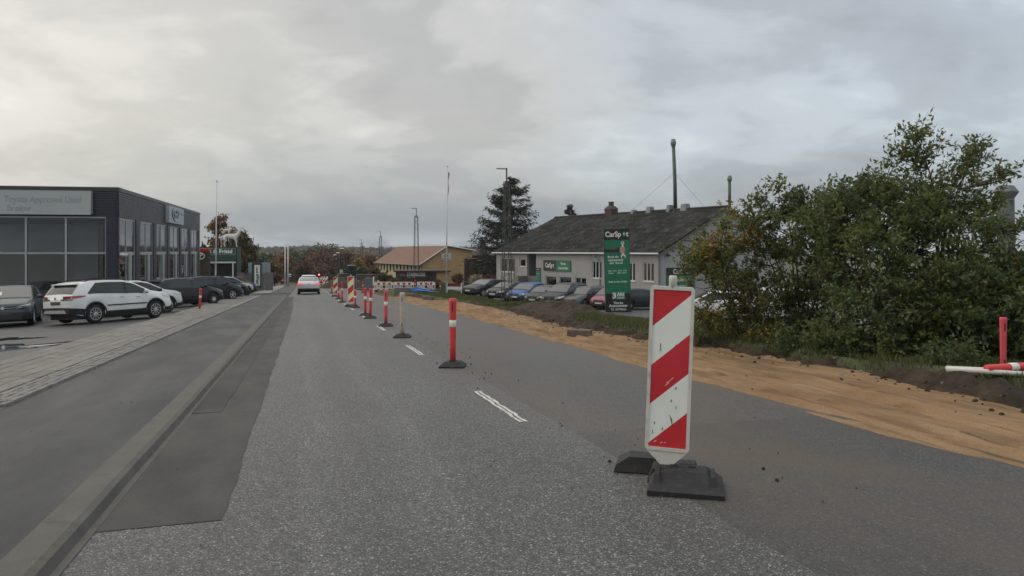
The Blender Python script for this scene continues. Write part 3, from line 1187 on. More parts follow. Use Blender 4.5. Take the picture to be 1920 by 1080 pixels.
# side glazing: six bays, each with a window and a narrow door-like light below
for a, b2 in bays:
    x0, x1 = rxp(a), rxp(b2)
    xm = x0 + (x1 - x0) * .47
    mb = MB()
    for x, w in ((x0 + .05, .1), (xm, .08), (x1 - .05, .1)):
        mb.box(x - w / 2, x + w / 2, .03, .14, -1.2, ZW, 0, Mr)
    mb.box(x0, x1, .035, .135, ZM - .14, ZM + .06, 0, Mr)
    mb.box(x0, x1, .035, .135, ZW - .02, ZW + .1, 0, Mr)
    mb.box(x0 + (x1 - x0) * .62, x0 + (x1 - x0) * .78, .00, .13, -1.2, ZM - .1, 0, Mr)
    fr_ = mb.build('window_frame', M_alu, dealer)
    for p0, p1 in ((x0 + .1, xm - .04), (xm + .04, x1 - .1)):
        for z0, z1 in ((-1.0, ZM - .14), (ZM + .06, ZW - .02)):
            mb = MB()
            mb.box(p0, p1, .06, .08, z0, z1, 0, Mr)
            mb.build('pane', M_glass_d, fr_)
mb = MB()
mb.box(.2, RL, .3, .5, -3.6, -1.0, 0, Mr)
mb.build('footing', M_plinth, dealer)
# small white security camera on the corner
mb = MB()
mb.tube([(0.25, -.05, ZM - .1), (.25, -.42, ZM - .12)], .09, 8, 0, Mr)
mb.build('security_camera', M_white, dealer)
# long sign on the front
sx0, sx1, sz0, sz1 = FL + 3, fxp(174), BZ + 1.6 + 68 / F * 39.6, BZ + 1.6 + 111 / F * 39.6
sg = thing('fascia_sign', 'long pale grey fascia sign with faded lettering on the dealership front', 'sign', C0)
mb = MB()
mb.box(sx0, sx1, -.32, -.04, sz0, sz1, 0, Mf)
mb.build('sign_board', M_signgrey, sg)
mb = MB()
mb.box(sx0, sx1 + .02, -.335, -.30, sz0 - .03, sz0 + .03, 0, Mf)
mb.box(sx1 - .03, sx1 + .03, -.33, -.04, sz0 + .03, sz1 + .02, 0, Mf)
mb.box(sx0, sx1 + .02, -.325, -.04, sz1, sz1 + .02, 0, Mf)
mb.build('sign_edge', M_alu, sg)
text('lettering', 'Toyota Approved Used', .50, M_faded, sg, fxp(13), BZ + 1.6 + 95 / F * 39.5, -.325, 'LEFT', .012, M=Mf, sx=.80)
text('lettering', 'Brøker', .46, M_faded, sg, fxp(18), BZ + 1.6 + 78 / F * 39.5, -.325, 'LEFT', .012, M=Mf, sx=.92)
mb = MB()
mb.box(fxp(3), fxp(4.2), -.328, -.32, BZ + 1.6 + 77 / F * 39.5, BZ + 1.6 + 102 / F * 39.5, 0, Mf)
mb.build('divider', M_faded, sg)
# square sign with an emblem on the long side


def ellipse_ring(mb, cx, cz, rx, rz, w, y, mi=0, M=None, n=28, rot=0.0, dep=.02):
    vs, fs = [], []
    for k in range(n):
        q = 2 * math.pi * k / n
        for r, yy in ((1, y), (0, y)):
            a, b2 = (rx, rz) if r else (rx - w, rz - w)
            vs.append((cx + a * math.cos(q), yy, cz + b2 * math.sin(q)))
        vs.append((cx + rx * math.cos(q), y + dep, cz + rz * math.sin(q)))
        vs.append((cx + (rx - w) * math.cos(q), y + dep, cz + (rz - w) * math.sin(q)))
    for k in range(n):
        a, b2 = 4 * k, 4 * ((k + 1) % n)
        fs += [(a, a + 1, b2 + 1, b2), (a + 2, a, b2, b2 + 2), (a + 1, a + 3, b2 + 3, b2 + 1)]
    mb.add(vs, fs, mi, M)


def disc(mb, cx, cz, rx, rz, y, mi=0, M=None, n=28, dep=.03):
    mb.prism([(cx + rx * math.cos(2 * math.pi * k / n), cz + rz * math.sin(2 * math.pi * k / n)) for k in range(n)], y, y + dep, mi, M)


q0, q1 = rxp(309), rxp(337)
qs = thing('emblem_sign', 'square pale sign with round emblem on the dealership side facing the road', 'sign', C0)
zq0, zq1 = BZ + 1.6 + 52 / F * 53, BZ + 1.6 + 84 / F * 53
mb = MB()
mb.box(q0, q1, -.30, -.04, zq0, zq1, 0, Mr)
mb.build('sign_board', M_signgrey, qs)
mb = MB()
disc(mb, q0 + 2.2, (zq0 + zq1) / 2 + .08, 1.25, .52, -.34, 0, Mr)
mb.build('emblem_disc', M_navy, qs)
mb = MB()
ellipse_ring(mb, q0 + 2.2, (zq0 + zq1) / 2 + .08, 1.2, .50, .09, -.37, 0, Mr)
ellipse_ring(mb, q0 + 2.2, (zq0 + zq1) / 2 + .22, .75, .22, .07, -.372, 0, Mr)
ellipse_ring(mb, q0 + 2.2, (zq0 + zq1) / 2 + .06, .38, .44, .07, -.374, 0, Mr)
mb.build('emblem', M_ltblue, qs)
text('lettering', 'Toyota', .34, M_faded, qs, q0 + 3.7, (zq0 + zq1) / 2 + .2, -.306, 'LEFT', .01, M=Mr, sx=1.9)

# ---- slatted wall with a second emblem beyond the dealership
h = hit(395, 540)
W2 = at(372, 515, 70)
slat_wall = thing('slatted_sign_wall', 'brown slatted wall with white oval emblem and red top past the dealership', 'sign wall', (at(386, 0, 70).x, 70, float(zt(at(386, 0, 70).x, 70))))
gz = slat_wall.location.z
zz = lambda py, Y=70: CAM_H - (py - HY) / F * Y - gz
mb = MB()
mb.box(-1.2, .25, .06, .5, -.5, zz(466))
mb.build('wall', mat('dark_brown_board', (0.03, 0.022, 0.016), .7), slat_wall)
M_slat = mat('brown_slat', (0.10, 0.068, 0.042), 0.65, 0.25, 3)
k = 0
sl_me = None
z = .1
while z < zz(472) - .05:
    mb = MB()
    mb.box(-1.2, .27, 0, .07, 0, .11)
    if sl_me is None:
        sl_me = mb.mesh('slat', M_slat)
    o = link('slat', sl_me, slat_wall)
    o.location = (0, 0, z)
    z += .15
mb = MB()
mb.box(-1.22, .29, -.06, .5, zz(471.5), zz(466))
mb.build('red_cap', mat('sign_red', (0.48, 0.015, 0.02), .4), slat_wall)
mb = MB()
disc(mb, -.62, zz(480), .62, .40, -.08)
mb.build('emblem_disc', M_black, slat_wall)
mb = MB()
ellipse_ring(mb, -.62, zz(480), .58, .37, .09, -.12)
ellipse_ring(mb, -.62, zz(477.5), .36, .15, .07, -.121)
ellipse_ring(mb, -.62, zz(480.5), .19, .32, .07, -.122)
mb.build('emblem', M_letw, slat_wall)

# ---- green riding shop
GP = at(441, 0, 84)
gz = float(zt(GP.x, 84))
shop = thing('green_shop', 'dark green flat-roofed shop with white lettering and a canopy beyond the parked cars', 'shop', (GP.x, 84, gz), math.radians(12))
zz = lambda py, Y=84: CAM_H - (py - HY) / F * Y - gz
M_dgreen = mat('dark_green_panel', (0.012, 0.045, 0.034), 0.5, 0.12, 1)
M_dgreen2 = mat('deep_green_wall', (0.010, 0.030, 0.024), 0.6, 0.15, 1)
mb = MB()
mb.box(-6, .2, .1, 3, -1, zz(463))
mb.build('walls', M_dgreen2, shop)
mb = MB()
mb.box(-6, .12, -.12, .1, zz(489), zz(464))
mb.build('fascia', M_dgreen, shop)
mb = MB()
for a in ((-6, .05, zz(466), zz(465.3)), (-6, .05, zz(477.6), zz(477)), (-.0, .05, zz(477), zz(466))):
    mb.box(a[0], a[1], -.15, -.12, a[2], a[3])
mb.build('fascia_line', mat('pale_green_line', (0.25, 0.38, 0.33), .5), shop)
text('lettering', 'Land & Fritid', .62, M_letw, shop, -.28, zz(471.6), -.125, 'RIGHT', .035, sx=1.12)
mb = MB()
mb.box(-6, .1, -1.3, -.12, zz(493), zz(490.5))
mb.build('canopy', M_white, shop)
mb = MB()
mb.box(-.12, 0, -1.25, -1.13, -.3, zz(493))
mb.build('canopy_post', M_white, shop)
mb = MB()
mb.box(-5, -.6, .06, .1, .1, zz(498))
mb.build('entrance_glass', mat('dark_glass', (0.012, 0.016, 0.016), 0.08, 0.1, 2, spec=.6), shop)
mb = MB()
mb.box(-2.6, -1.5, -.4, -.3, .9, 1.9)
mb.build('red_banner', mat('banner_red', (0.30, 0.02, 0.05), .5), shop)

# ---- long grey workshop
WB = -2.7
work = thing('grey_workshop', 'long grey rendered car workshop with dark corrugated roof behind the row of cars', 'workshop', (BN.x, BN.y, WB), math.atan2(-BU.y, -BU.x))
LL, HW, EV, RG = 27.5, 9.1, 4.15, 8.45      # length, half width, eaves, ridge above the yard


def wx(px):
    k = (px - 960) / F
    return -(BN.x - BN.y * k) / (-BU.x + BU.y * k)


def wz(py, px):
    d = BN.y + BU.y * (-wx(px))
    return CAM_H - (py - HY) / F * d - WB


def mat_render(name, c):
    m, n, l, b = new_mat(name)
    f = noise(n, l, 0.7, 6, 0.6, (1, 1, .4))
    g = noise(n, l, 5, 7, 0.7, (3, 3, .5))
    a = ramp(n, l, f, [(0.3, tuple(x * .86 for x in c)), (0.7, tuple(x * 1.08 for x in c))])
    a = mixc(n, l, ramp(n, l, g, [(0.54, (0, 0, 0)), (0.75, (.45,) * 3)]), a, tuple(x * .6 for x in c))
    l.new(a, b.inputs['Base Color'])
    b.inputs['Roughness'].default_value = .9
    bump(n, l, b, noise(n, l, 30, 5), .2, .01)
    return m


M_render = mat_render('grey_render', (0.36, 0.345, 0.345))
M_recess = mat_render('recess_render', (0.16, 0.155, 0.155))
# front wall with openings: build as a grid of boxes around the openings
OP = [  # px0, px1, py0, py1, kind
    (938, 965, 484, 510, 'win2'), (974, 985, 485, 500, 'win1'), (988, 1005, 474, 560, 'recess'),
    (1022, 1043, 517, 546, 'shop'), (1048, 1071, 518, 547, 'shop'), (1078, 1099, 520, 562, 'door'),
    (1110, 1128, 489, 522, 'tall'), (1172, 1191, 492, 527, 'tall'), (1205, 1226, 492, 528, 'tall')]
rects = []
for a, b2, c, d, kd in OP:
    xm_ = (a + b2) / 2
    rects.append([wx(a), wx(b2), wz(d, xm_) if kd not in ('recess', 'door') else (0.0 if kd == 'door' else 0.0), min(wz(c, xm_), EV - .02), kd])
xs = sorted(set([-LL, 0.0] + [r[0] for r in rects] + [r[1] for r in rects]))
mb = MB()
for x0, x1 in zip(xs[:-1], xs[1:]):
    inside = [r for r in rects if r[0] <= x0 + 1e-6 and r[1] >= x1 - 1e-6]
    z = -.3
    for r in sorted(inside, key=lambda r: r[2]):
        if r[2] > z + .01:
            mb.box(x0, x1, 0, .3, z, r[2])
        z = r[3]
    if z < EV:
        mb.box(x0, x1, 0, .3, z, EV)
mb.build('front_wall', M_render, work)
mb = MB()
mb.add([(0, 0.001, -.3), (0, 2 * HW, -.3), (0, 2 * HW, EV), (0, HW, RG - .12), (0, 0.001, EV)], [(0, 1, 2, 3, 4)])
mb.add([(-LL, 0.001, -.3), (-LL, 2 * HW, -.3), (-LL, 2 * HW, EV), (-LL, HW, RG - .12), (-LL, 0.001, EV)], [(4, 3, 2, 1, 0)])
mb.add([(0, 2 * HW, -.3), (-LL, 2 * HW, -.3), (-LL, 2 * HW, EV), (0, 2 * HW, EV)], [(0, 1, 2, 3)])
mb.build('gable_walls', M_render, work)
mb = MB()
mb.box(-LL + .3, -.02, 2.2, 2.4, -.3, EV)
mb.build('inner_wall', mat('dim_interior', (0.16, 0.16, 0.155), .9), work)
for x0, x1, z0, z1, kd in rects:
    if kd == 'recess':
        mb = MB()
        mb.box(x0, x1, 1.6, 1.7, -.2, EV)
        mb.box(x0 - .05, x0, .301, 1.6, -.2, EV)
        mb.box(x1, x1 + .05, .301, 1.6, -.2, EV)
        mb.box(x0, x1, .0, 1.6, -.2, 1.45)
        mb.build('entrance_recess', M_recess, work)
        continue
    mb = MB()
    w = .09
    yo = .08
    mb.box(x0, x0 + w, yo, yo + .1, z0, z1)
    mb.box(x1 - w, x1, yo, yo + .1, z0, z1)
    mb.box(x0 + w, x1 - w, yo + .001, yo + .099, z1 - w, z1)
    mb.box(x0 + w, x1 - w, yo + .001, yo + .099, z0, z0 + w)
    nm = {'tall': 2, 'win2': 1, 'door': 1}.get(kd, 0)
    for i in range(nm):
        xx = x0 + (x1 - x0) * (i + 1) / (nm + 1)
        mb.box(xx - .04, xx + .04, yo + .002, yo + .098, z0 + w, z1 - w)
    fr_ = mb.build('door_frame' if kd == 'door' else 'window_frame', M_white, work)
    for i in range(nm + 1):
        a = x0 + (x1 - x0) * i / (nm + 1) + (.04 if i else w)
        b2 = x0 + (x1 - x0) * (i + 1) / (nm + 1) - (.04 if i < nm else w)
        mb = MB()
        mb.box(a, b2, yo + .04, yo + .06, z0 + w, z1 - w)
        mb.build('pane', M_glass_d, fr_)
    mb = MB()
    mb.box(x0 - .06, x1 + .06, -.06, yo, z0 - .07, z0 - .003)
    if kd != 'door':
        mb.build('sill', M_white, fr_)
    if kd in ('tall', 'win2'):     # pale blinds half drawn behind
        mb = MB()
        for i in range(5):
            xx = x0 + (x1 - x0) * (.12 + .19 * i)
            mb.box(xx, xx + .09, .35, .36, z0, z1)
        mb.build('blind', mat('grey_blind', (0.25, 0.24, 0.23), .8), fr_)
# roof: corrugated fibre-cement sheets laid in courses


def mat_fibre(name, c):
    m, n, l, b = new_mat(name)
    f = noise(n, l, .5, 8, 0.65, None, 'World')
    a = ramp(n, l, f, [(0.3, tuple(x * .75 for x in c)), (0.7, tuple(x * 1.25 for x in c))])
    g = noise(n, l, 1.6, 9, 0.75, (1.2, 1.2, .8), 'World')
    a = mixc(n, l, ramp(n, l, g, [(0.54, (0, 0, 0)), (0.64, (.75,) * 3)]), a, (0.15, 0.145, 0.115))
    g2 = noise(n, l, 1.0, 6, 0.7, None, 'World')
    a = mixc(n, l, ramp(n, l, g2, [(0.52, (0, 0, 0)), (0.64, (.6,) * 3)]), a, (0.026, 0.030, 0.016))
    l.new(a, b.inputs['Base Color'])
    b.inputs['Roughness'].default_value = .9
    b.inputs['Specular IOR Level'].default_value = .2
    return m


FIB = [mat_fibre('fibre_cement_%s' % k, c) for k, c in (('dark', (0.030, 0.029, 0.028)), ('grey', (0.050, 0.048, 0.046)), ('brown', (0.041, 0.036, 0.032)))]
sl = math.hypot(HW + .35, (RG - EV) * (HW + .35) / HW)
ang = math.atan2(RG - EV, HW)
nc, nr = 26, 9
SW, SLN = (LL + .8) / nc, sl / nr


def corr(w, ln, waves=6, a=.028):
    mb = MB()
    vs = []
    n = waves * 4
    for i in range(n + 1):
        x = w * i / n
        z = a * math.cos(2 * math.pi * i / 4)
        vs += [(x, -.06, z + .02), (x, ln, z)]
    mb.add(vs, [(2 * i, 2 * i + 2, 2 * i + 3, 2 * i + 1) for i in range(n)])
    vs2 = [(v[0], v[1], v[2] - .012) for v in vs[::2]]
    o = len(mb.v)
    mb.add(vs2, [])
    mb.f += [(2 * i, o + i, o + i + 1, 2 * (i + 1)) for i in range(n)]
    mb.m += [0] * n
    return mb


sheets = [corr(SW, SLN).mesh('roof_sheet', m) for m in FIB]
rf = thing('roof', '', '')
for k in ('label', 'category'):
    del rf[k]
rf.parent = work
mbk = MB()
e = .05
mbk.add([(-LL - .3, -.3, EV - .15), (.4, -.3, EV - .15), (.4, HW, RG - .02 - .1), (-LL - .3, HW, RG - .12)], [(0, 1, 2, 3)])
mbk.add([(.4, 2 * HW + .3, EV - .15), (-LL - .3, 2 * HW + .3, EV - .15), (-LL - .3, HW, RG - .12), (.4, HW, RG - .12)], [(0, 1, 2, 3)])
mbk.build('roof_deck', FIB[0], rf)
Mroof = Matrix.Translation((-LL - .4, -.35, EV - .35 * (RG - EV) / HW + .08)) @ Matrix.Rotation(ang, 4, 'X')
for j in range(nr):
    for i in range(nc):
        o = link('roof_sheet', sheets[rnd.choice([0, 0, 1, 1, 2])], rf)
        o.matrix_local = Mroof @ Matrix.Translation((i * SW + rnd.uniform(-.012, .012), j * SLN + rnd.uniform(-.03, .03), .012 * j * 0 + rnd.uniform(0, .018)))
mb = MB()
mb.tube([(-LL - .4, HW, RG + .12), (.4, HW, RG + .12)], .13, 8)
mb.build('ridge_cap', FIB[1], rf)
mb = MB()
mb.tube([(-LL - .4, -.42, EV - .12), (.4, -.42, EV - .12)], .075, 8)
mb.build('gutter', M_white, work)
mb = MB()
for px, sgn in ((1119, 1), (960, 1)):
    x = wx(px)
    mb.tube([(x, -.42, EV - .15), (x + .15, -.12, EV - .6), (x + .55, -.06, EV - .9), (x + .55, -.06, .1)], .05, 6)
    mb.build('downpipe', mat('grey_pipe', (.2, .2, .2), .5), work)
    mb = MB()
mb = MB()
for sd_ in (0, 1):
    y0, y1 = (-.42, HW) if sd_ == 0 else (2 * HW + .42, HW)
    z0, z1 = EV - .22, RG + .06
    mb.add([(.42, y0, z0 - .22), (.42, y1, z1 - .22), (.42, y1, z1), (.42, y0, z0), (.36, y0, z0 - .22), (.36, y1, z1 - .22), (.36, y1, z1), (.36, y0, z0)],
           [(0, 1, 2, 3), (7, 6, 5, 4), (0, 4, 5, 1), (3, 2, 6, 7), (0, 3, 7, 4)])
mb.build('bargeboard', mat('barge_grey', (.10, .10, .10), .7), work)
mb = MB()
for z in (EV + .35, EV + 1.05):
    y = HW * (z - EV) / (RG - EV)
    mb.box(.0, .09, y + .3, 2 * HW - y - .3, z, z + .10)
mb.build('gable_trim', mat('trim_grey', (.13, .13, .13), .7), work)
mb = MB()
mb.box(.0, .22, 1.1, 1.3, EV - .35, EV - .2)
mb.tube([(.1, 1.0, EV - .1), (.3, .8, EV - .25)], .07, 6)
mb.build('wall_lamp', M_black, work)
# chimney of brick


def mat_brick(name):
    m, n, l, b = new_mat(name)
    t = n.new('ShaderNodeTexCoord')
    k = n.new('ShaderNodeTexBrick')
    k.inputs['Color1'].default_value = (0.115, 0.045, 0.035, 1)
    k.inputs['Color2'].default_value = (0.085, 0.035, 0.028, 1)
    k.inputs['Mortar'].default_value = (0.16, 0.13, 0.11, 1)
    k.inputs['Scale'].default_value = 3.2
    k.inputs['Mortar Size'].default_value = 0.012
    mp = n.new('ShaderNodeMapping')
    mp.inputs['Rotation'].default_value = (math.pi / 2, 0, 0)
    l.new(t.outputs['Object'], mp.inputs[0])
    l.new(mp.outputs[0], k.inputs['Vector'])
    f = noise(n, l, 3, 6)
    c = mixc(n, l, 1.0, k.outputs['Color'], ramp(n, l, f, [(0.3, (.75,) * 3), (.7, (1.2,) * 3)]), 'MULTIPLY')
    l.new(c, b.inputs['Base Color'])
    b.inputs['Roughness'].default_value = .9
    bump(n, l, b, k.outputs['Fac'], -.4, .01)
    return m


M_brick = mat_brick('chimney_brick')
rx = lambda px: -(BN.x + BW.x * HW - (BN.y + BW.y * HW) * (px - 960) / F) / (-BU.x + BU.y * (px - 960) / F)
x = rx(1146)
ch = thing('chimney', '', '')
for k in ('label', 'category'):
    del ch[k]
ch.parent = work
ch.location = (x, HW, RG)
mb = MB()
mb.box(-.6, .6, -.5, .5, -.6, .62)
mb.build('chimney_stack', M_brick, ch)
mb = MB()
mb.frustum((-.68, .68, -.58, .58), (-.6, .6, -.5, .5), .62, .74)
mb.frustum((-.6, .6, -.5, .5), (-.36, .36, -.3, .3), .74, 1.02)
mb.frustum((-.22, .22, -.22, .22), (-.2, .2, -.2, .2), 1.02, 1.45)
mb.frustum((-.26, .26, -.26, .26), (-.26, .26, -.26, .26), 1.45, 1.52)
mb.build('chimney_cap', mat('weathered_cap', (.06, .06, .055), .9), ch)
M_vent = mat('galvanised_metal', (.20, .21, .21), .5, .15, 3, metal=.5)
for px, w, hgt in ((1189, .22, .4), (1219, .34, .62), (1256, .24, .65), (1285, .42, .66)):
    mb = MB()
    x = rx(px)
    mb.frustum((x - w, x + w, HW - .4, HW + .4), (x - w * .7, x + w * .7, HW - .3, HW + .3), RG - .2, RG + hgt)
    mb.build('roof_vent', M_vent, work)
M_flue = mat('green_grey_steel', (.075, .10, .092), .45, .15, 3, metal=.3)
fl = thing('flue_pipe', 'tall thin green-grey flue pipe held by guy wires above the workshop roof', 'flue', work.matrix_world @ Vector((0, 0, 0)))
x = rx(1260)
wm_ = Matrix.Translation((BN.x, BN.y, WB)) @ Matrix.Rotation(math.atan2(-BU.y, -BU.x), 4, 'Z')
base = wm_ @ Vector((x, HW + .5, RG - .25))
d_ = base.y
fl.location = base
top = (HY - 268) / F * d_ + CAM_H - base.z
mb = MB()
mb.tube([(0, 0, 0), (-.05, 0, top * .45), (-.22, 0, top)], [.21, .19, .18], 10)
mb.build('pipe', M_flue, fl, True)
mb = MB()
mb.lathe([(.19, 0), (.3, .35), (.3, .5), (.2, .85), (.0, .87)], 12, 0, Matrix.Translation((-.22, 0, top - .45)))
mb.build('cowl', M_vent, fl)
mb = MB()
for gx, gy in ((-5.2, -1.5), (3.6, -.5), (-1.0, -3.5)):
    mb.tube([(-.1, 0, top * .58), (gx, gy, -.1)], .012, 4)
mb.build('guy_wire', mat('wire_steel', (.12, .12, .12), .5), fl)
fl2 = thing('flue_pipe', 'short green-grey flue pipe at the gable end of the workshop ridge', 'flue', wm_ @ Vector((rx(1364), HW + .3, RG - .2)))
top = 3.1
mb = MB()
mb.tube([(0, 0, 0), (0, 0, top - .3)], .15, 10)
mb.build('pipe', M_flue, fl2, True)
mb = MB()
mb.lathe([(.15, 0), (.24, .2), (.24, .32), (.16, .6), (.0, .62)], 12, 0, Matrix.Translation((0, 0, top - .4)))
mb.build('cowl', M_vent, fl2)

# signs on the workshop
M_sgreen = mat('sign_green', (0.012, 0.155, 0.078), .42, .05, .6)
M_sblack = mat('sign_black', (0.012, 0.013, 0.013), .4, .1, 1)


def wall_sign(label, x0, x1, z0, z1, split, M=None):
    o = thing('wall_sign', label, 'sign', (BN.x, BN.y, WB), math.atan2(-BU.y, -BU.x))
    return o


o = wall_sign('wide sign, half black half green, above the workshop shop windows', 0, 0, 0, 0, 0)
x0, xm_, x1 = wx(1020), wx(1044), wx(1071)
z0, z1 = wz(508, 1045), wz(488, 1045)
mb = MB()
mb.box(x0, xm_, -.1, -.003, z0, z1)
mb.build('black_panel', M_sblack, o)
mb = MB()
mb.box(xm_ + .002, x1, -.1, -.003, z0 - .02, z1)
mb.build('green_panel', M_sgreen, o)
text('lettering', 'CarSp·t', .72, M_letw, o, (x0 + xm_) / 2, (z0 + z1) / 2, -.106, bold=.025, sx=.72)
text('lettering', 'Vores', .40, M_letw, o, (xm_ + x1) / 2, (z0 + z1) / 2 + .22, -.106, bold=.02, sx=.9)
text('lettering', 'Autocenter', .40, M_letw, o, (xm_ + x1) / 2, (z0 + z1) / 2 - .24, -.106, bold=.02, sx=.9)
o = wall_sign('narrow upright green and black sign beside the workshop entrance', 0, 0, 0, 0, 0)
x0, x1 = wx(1006.5), wx(1014)
mb = MB()
mb.box(x0, x1, -.1, -.003, wz(530, 1010), wz(508, 1010))
mb.build('green_panel', M_sgreen, o)
mb = MB()
mb.box(x0, x1, -.1, -.003, wz(508, 1010) + .002, wz(502, 1010))
mb.box(x0, x1, -.1, -.003, wz(541, 1010), wz(530, 1010) - .002)
mb.build('black_panel', M_sblack, o)
text('lettering', 'CarSpot', .13, M_letw, o, (x0 + x1) / 2, wz(505, 1010), -.106, bold=.02, sx=.9)
for py, tx in ((513, 'Book din'), (518, 'tid'), (524, '8-17')):
    text('lettering', tx, .12, M_letw, o, (x0 + x1) / 2, wz(py, 1010), -.106, bold=.01, sx=.8)
text('lettering', '3', .4, M_letw, o, (x0 + x1) / 2, wz(531, 1010), -.106, bold=.02)
# sign on the gable
o = thing('wall_sign', 'black and green sign on the workshop gable half hidden by the bush', 'sign', (BN.x, BN.y, WB), math.atan2(-BU.y, -BU.x))
Mg = Matrix.Rotation(math.pi / 2, 4, 'Z')
mb = MB()
mb.box(1.0, 4.6, -.1, -.003, 2.05, 2.75, 0, Mg)
mb.build('black_panel', M_sblack, o)
mb = MB()
mb.box(1.0, 4.6, -.1, -.003, 0.75, 2.048, 0, Mg)
mb.build('green_panel', M_sgreen, o)
text('lettering', 'CarSp·t', .62, M_letw, o, 2.7, 2.38, -.106, bold=.02, M=Mg)
text('lettering', 'Autocenter', .42, M_letw, o, 2.8, 1.62, -.106, bold=.015, M=Mg)
text('lettering', 'Book din værkstedstid her', .22, M_letw, o, 2.8, 1.1, -.106, bold=.01, M=Mg)
# steps and railing at the entrance
x0, x1 = wx(958), wx(989)
mb = MB()
st = (x1 - x0) / 8
for i in range(8):
    mb.box(x0 + i * st, x0 + (i + 1) * st, -1.3, -.003, -.1, .18 * (i + 1))
mb.build('steps', M_plinth, work)
mb = MB()
for i in range(9):
    mb.tube([(x0 + i * st, -1.28, .18 * i), (x0 + i * st, -1.28, .18 * i + 1.05)], .018, 4)
mb.tube([(x0, -1.28, 1.05), (x1, -1.28, .18 * 8 + 1.05)], .025, 5)
mb.build('railing', M_dkframe, work)

# ---- yellow building with the red roof
YP = Vector((-13.9, 110.0))
YU = Vector((-.45, .893)).normalized()
YW = Vector((.893, .45)).normalized()
yz = -3.9
yel = thing('yellow_building', 'ochre yellow building with a red roof and a row of windows beyond the barriers', 'building', (YP.x, YP.y, yz), math.atan2(-YU.y, -YU.x))
ye, yr, yre = -.36 - yz, 2.26 - yz, 1.55 - yz
YL, WP, WE = 24.0, 4.24, 8.5
M_ochre = mat_render('ochre_render', (0.46, 0.305, 0.145))
M_cream = mat_render('cream_render', (0.50, 0.43, 0.29))
mb = MB()
mb.add([(0, 0, -.5), (0, WE, -.5), (0, WE, yre), (0, WP, yr), (0, 0, ye)], [(0, 1, 2, 3, 4)])
mb.build('gable_wall', M_ochre, yel)
mb = MB()
nwin = 13
sp_ = YL / nwin
wins = []
mbw = MB()
zb_, zt_ = ye - 1.55, ye - .35
mbw.box(-YL, 0, .0, .25, -.5, zb_)
mbw.box(-YL, 0, .0, .25, zt_, ye)
for i in range(nwin):
    x0 = -YL + i * sp_
    mbw.box(x0, x0 + sp_ * .28, 0, .25, zb_, zt_)
    mbw.box(x0 + sp_ * .78, x0 + sp_, 0, .25, zb_, zt_)
    wins.append((x0 + sp_ * .28, x0 + sp_ * .78))
mbw.build('side_wall', M_cream, yel)
wf, wp_ = None, None
for x0, x1 in wins:
    if wf is None:
        w = x1 - x0
        m1 = MB()
        m1.box(0, .07, .1, .2, 0, zt_ - zb_)
        m1.box(w - .07, w, .1, .2, 0, zt_ - zb_)
        m1.box(.07, w - .07, .101, .199, 0, .07)
        m1.box(.07, w - .07, .101, .199, zt_ - zb_ - .07, zt_ - zb_)
        m1.box(w / 2 - .03, w / 2 + .03, .102, .198, .07, zt_ - zb_ - .07)
        wf = m1.mesh('window', M_dkframe)
        m1 = MB()
        m1.box(.07, w - .07, .14, .16, .07, zt_ - zb_ - .07)
        wp_ = m1.mesh('pane', mat('dark_window', (.03, .035, .035), .1, .2, 1, spec=.6))
    a = link('window', wf, yel)
    a.location = (x0, 0, zb_)
    link('pane', wp_, a)
M_rtile = mat('red_tile', (0.205, 0.105, 0.075), .8, .22, 1.2, bmp=.3, bscale=8, dirt=((.12, .06, .04), .5, .6))
mb = MB()
th = .12
# tile courses as real steps
NC = 18
for i in range(NC):
    a, b2 = i / NC, (i + 1) / NC
    y0, y1 = -.5 + (WP + .5) * a, -.5 + (WP + .5) * b2
    z0, z1 = ye - .28 + (yr - ye + .36) * a, ye - .28 + (yr - ye + .36) * b2
    mb.add([(-YL - .3, y0, z0 + .07), (.35, y0, z0 + .07), (.35, y1, z1 + .03), (-YL - .3, y1, z1 + .03), (-YL - .3, y0, z0), (.35, y0, z0)], [(0, 1, 2, 3), (4, 5, 1, 0)])
mb.add([(-YL - .3, WP, yr + .1), (.35, WP, yr + .1), (.35, WE + .5, yre + .05), (-YL - .3, WE + .5, yre + .05)], [(0, 1, 2, 3)])
mb.build('roof', M_rtile, yel)
mb = MB()
mb.tube([(.4, -.5, ye - .25), (.4, WP, yr + .08)], .1, 4)
mb.tube([(.4, WP, yr + .08), (.4, WE + .5, yre + .05)], .1, 4)
mb.build('bargeboard', mat('pale_barge', (.5, .46, .42), .6), yel)
mb = MB()
mb.tube([(-YL - .3, -.55, ye - .28), (.35, -.55, ye - .28)], .09, 6)
mb.build('gutter', mat('brown_gutter', (.06, .04, .035), .5), yel)
o = thing('square_sign', 'square white sign with dark emblem on the ochre gable', 'sign', (YP.x, YP.y, yz), math.atan2(-YU.y, -YU.x))
Mg2 = Matrix.Rotation(math.pi / 2, 4, 'Z')
yx = lambda px: (-13.9 - 110 * (px - 960) / F) / (-.893 + .45 * (px - 960) / F)
a, b2 = yx(827), yx(845.5)
z0, z1 = CAM_H - (488 - HY) / F * 111.5 - yz, CAM_H - (475 - HY) / F * 111.5 - yz
mb = MB()
mb.box(a, b2, -.12, -.003, z0, z1, 0, Mg2)
mb.build('sign_board', mat('pale_sign', (.52, .55, .55), .5), o)
mb = MB()
ellipse_ring(mb, (a + b2) / 2, (z0 + z1) / 2 + .18, .3, .26, .09, -.15, 0, Mg2)
mb.build('emblem', M_navy, o)
text('lettering', 'AUTODOC', .26, M_navy, o, (a + b2) / 2, z0 + .2, -.126, bold=.03, M=Mg2)

